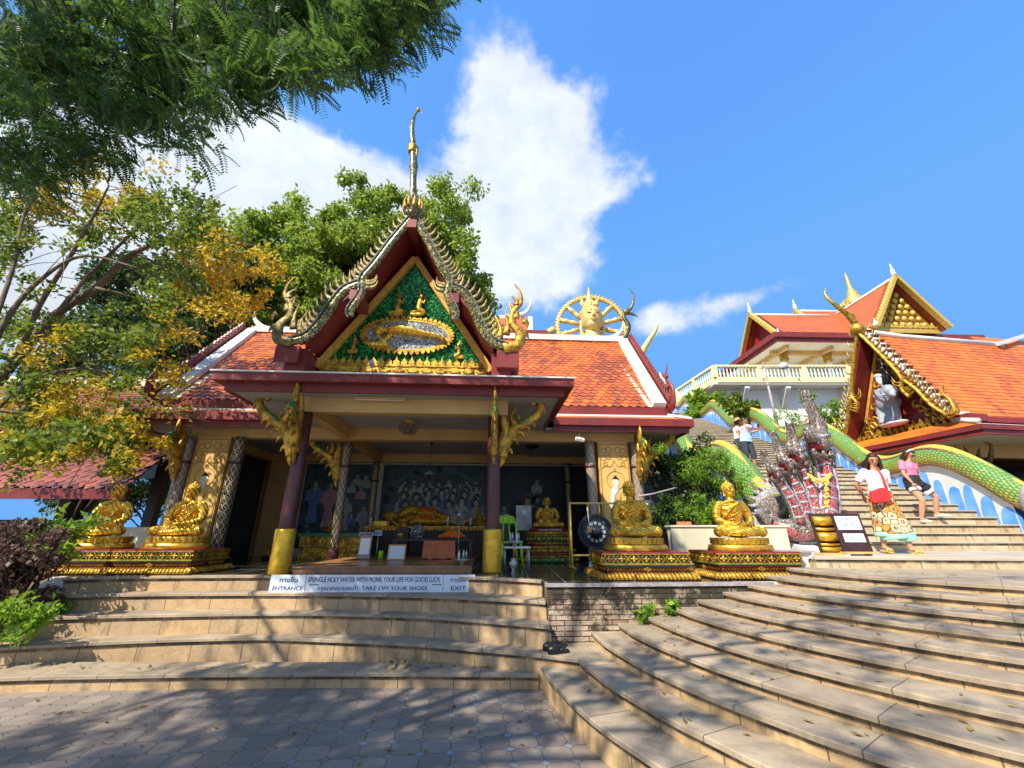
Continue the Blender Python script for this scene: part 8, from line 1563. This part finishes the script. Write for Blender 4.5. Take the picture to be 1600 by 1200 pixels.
for c, rad, per in OV:
    main = rg.normal(size=3) * np.array([.5, .5, .15]) + np.array([.5, -.1, -.30]); k = rg.normal(size=(per, 3)); k /= np.linalg.norm(k, axis=1, keepdims=True); k *= rg.random((per, 1)) ** .5 * rad; k[:, 2] *= .7; cs.append(c + k); dr.append(main + rg.normal(size=(per, 3)) * .55)
cs = np.concatenate(cs) - np.array(FT); dr = np.concatenate(dr); half = rg.random(len(cs)) < .6; sc_ = rg.uniform(.62, 1.1, len(cs))
for m_, nm in ((half, 'lf_over'), (~half, 'lf_over_b')): v = fronds(cs[m_], dr[m_], sc_[m_]); link('crown', rawmesh(v, np.arange(len(v)).reshape(-1, 4)), M[nm], t)
mb = MB(); cc = [c for c, _, _ in OV]
hubs = [np.array(q) for q in ((-6.0, -.8, 7.3), (-5.0, 1.5, 7.8), (-7.5, 2.6, 6.8), (-3.2, 1.8, 8.0), (-5.5, -3.5, 8.2), (-3.0, -2.2, 8.6), (-.8, -.8, 8.6), (-8.5, -.5, 8.4), (-1.5, 2.3, 7.8))]
for h in hubs: P = spline([(.4, .9, 7.0), tuple((h - np.array(FT)) * .5 + np.array([0, .2, 3.9])), tuple(h - np.array(FT))], 5); mb.tube(P, [.075 - .005 * i for i in range(len(P))], n=7)
for i in range(0, len(cc), 5):
    c = cc[i]; h = min(hubs, key=lambda q: np.linalg.norm(q - c)); a = V(h) - FT; b = V(c) - FT; P = spline([a, a.lerp(b, .5) + V((0, 0, .15)), b], 3); mb.tube(P, [.020 - .0020 * j for j in range(len(P))], n=4)
mb.build('limbs', M['trunk_dark'], t)
# shrubs right of the shrine, hedge wall, plants on the steps
def shrub(name, label, c, r_, n, per, size, mat, aspect=.35, group=None, flat=.8, stem=True, base=None, seed=None):
    c = np.array(c); rr = np.random.default_rng(seed or int(abs(c[0] * 100))); b = V(base) if base else V((c[0], c[1], terrain(c[0], c[1]) - .05)); cl = [c + rr.normal(size=3) * np.array(r_) * .55 for _ in range(n)]
    L = clumps([k - np.array(b) for k in cl], min(r_) * .42 + .05, per, flat); br = [([(0, 0, 0), tuple((V(k) - b) * .5 + V((0, 0, .1))), tuple(V(k) - b)], .018) for k in cl[::2]]
    return tree(name, label, b, None, br, L, RNG.uniform(.7, 1.2, len(L)) * size, mat, 'trunk_dark', aspect, .1, group=group, cat='shrub')
shrub('fern_leaved_shrub', 'bright green feathery shrub hiding the foot of a naga balustrade', at(1098, 735, 9.4), (.62, .4, .5), 30, 110, .10, 'lf_bright', .28)
shrub('fern_leaved_shrub', 'green shrub just above the cream garden wall', at(1103, 800, 8.3), (.42, .3, .28), 22, 110, .09, 'lf_bright', .28)
shrub('dark_shrub', 'dark leafy shrub in the shade behind the bell', at(1040, 800, 8.6), (.6, .3, .3), 24, 120, .10, 'lf_dark')
shrub('dark_shrub', 'dark climbing shrub under the eave corner', at(1040, 715, 10.5), (.9, .5, .7), 34, 120, .12, 'lf_dark')
shrub('dark_shrub', 'shaded shrub below the stair balustrade', at(1085, 770, 9.6), (.5, .3, .5), 20, 110, .11, 'lf_dark')
shrub('small_tree', 'round leaved green tree growing above the selfie takers', at(1162, 645, 19.5), (1.0, .5, .7), 18, 90, .28, 'lf_grn', .5)
shrub('small_tree', 'light wispy tree between terrace wall and orange temple', at(1296, 648, 17.5), (1.0, .5, .95), 26, 110, .18, 'lf_bright', .3)
shrub('small_tree', 'wispy pale plant behind the naga crests', at(1236, 668, 17.), (.8, .4, .6), 12, 60, .16, 'lf_bright', .25)
shrub('small_tree', 'bright green bush under the terrace corner', at(1100, 632, 26), (1.2, .5, 1.0), 18, 70, .4, 'lf_bright', .5)
shrub('bronze_shrub', 'dark bronze leaved shrub beside the curved sandstone steps', at(25, 880, 5.9), (.45, .3, .38), 30, 120, .085, 'lf_purple', .5, base=(-6.9, 5.9, .33))
shrub('green_shrub', 'bright broad leaved plant growing against a gilded plinth', at(80, 850, 6.2), (.34, .25, .30), 16, 34, .15, 'lf_bright', .32, base=(-6.75, 6.2, .33))
shrub('green_shrub', 'low bright green plant below the bronze shrub', at(25, 965, 5.5), (.36, .22, .18), 20, 60, .10, 'lf_bright', .35, base=(-6.3, 5.6, .33))
shrub('green_shrub', 'tiny seedling clump growing on an upper sandstone step', at(95, 948, 6.3), (.12, .06, .05), 8, 20, .08, 'lf_bright', .45, base=(-6.1, 6.3, .57))
for (a, b, Y, lab, bz) in [(1010, 962, 5.74, 'taller of two weeds growing from the brick wall', .60), (1052, 950, 5.78, 'shorter of two weeds growing from the brick wall', .68)]:
    c = at(a, b, Y); shrub('wall_weed', lab, c, (.06, .04, .07), 9, 9, .085, 'lf_bright', .6, base=(c.x, Y + .02, bz), group='weeds on the brick wall')
t = empty('drain_pipe', (0, 0, 0), 0, 'pale bent plastic pipe in the shaded garden', 'pipe'); mb = MB(); mb.tube([at(1048, 735, 10), at(1055, 752, 9.9), at(1058, 762, 9.6), at(1020, 772, 8.8), at(1000, 775, 8.6)], .02, n=7); mb.build('pipe_run', M['stonegrey'], t)
t = empty('loose_bricks', (0, 0, 0), 0, 'reddish loose bricks lying on the cream garden wall', 'bricks'); c = at(1070, 823, 7.6); mb = MB(); mb.obox((c.x, 7.62, 1.76), (.22, .1, .06)); mb.build('brick_pile', M['terracotta'], t)

# fallen leaves on the paving and the fan steps
lp = []; rg = np.random.default_rng(77)
for _ in range(170):
    x, y = rg.uniform(-5.5, .3), rg.uniform(1.6, 5.1); lp.append((x, y, .008))
for _ in range(230):
    k = int(rg.integers(1, 12)); nx_ = RAD.get(k - 1, RAD[k] - .6); r_ = rg.uniform(nx_ + .06, RAD[k] - .02) if k > 1 else rg.uniform(1.8, 2.6); a = R(rg.uniform(182, 262)); lp.append((CX + r_ * cos(a), CY + r_ * sin(a), HZ[k] + .006))
for _ in range(60): lp.append((rg.uniform(-5.5, .2), 5.45 + rg.uniform(0, .12), .158))
vs = []
for (x, y, z) in lp:
    a = rg.uniform(0, 6.28); s_ = rg.uniform(.018, .042); d = np.array([cos(a), sin(a), 0]); n_ = np.array([-sin(a), cos(a), 0]); p = np.array([x, y, z]); vs += [p - d * s_, p + n_ * s_ * .4 + (0, 0, .006), p + d * s_ + (0, 0, .008), p - n_ * s_ * .4 + (0, 0, .003)]
tag(link('fallen_leaves', rawmesh(np.array(vs), np.arange(len(vs)).reshape(-1, 4)), leafmat('dry_fallen_leaf', [(.12, .07, .02), (.28, .17, .04), (.40, .30, .06)], .1)), 'dry fallen leaves scattered over the paving and steps', 'leaf litter', kind='stuff')
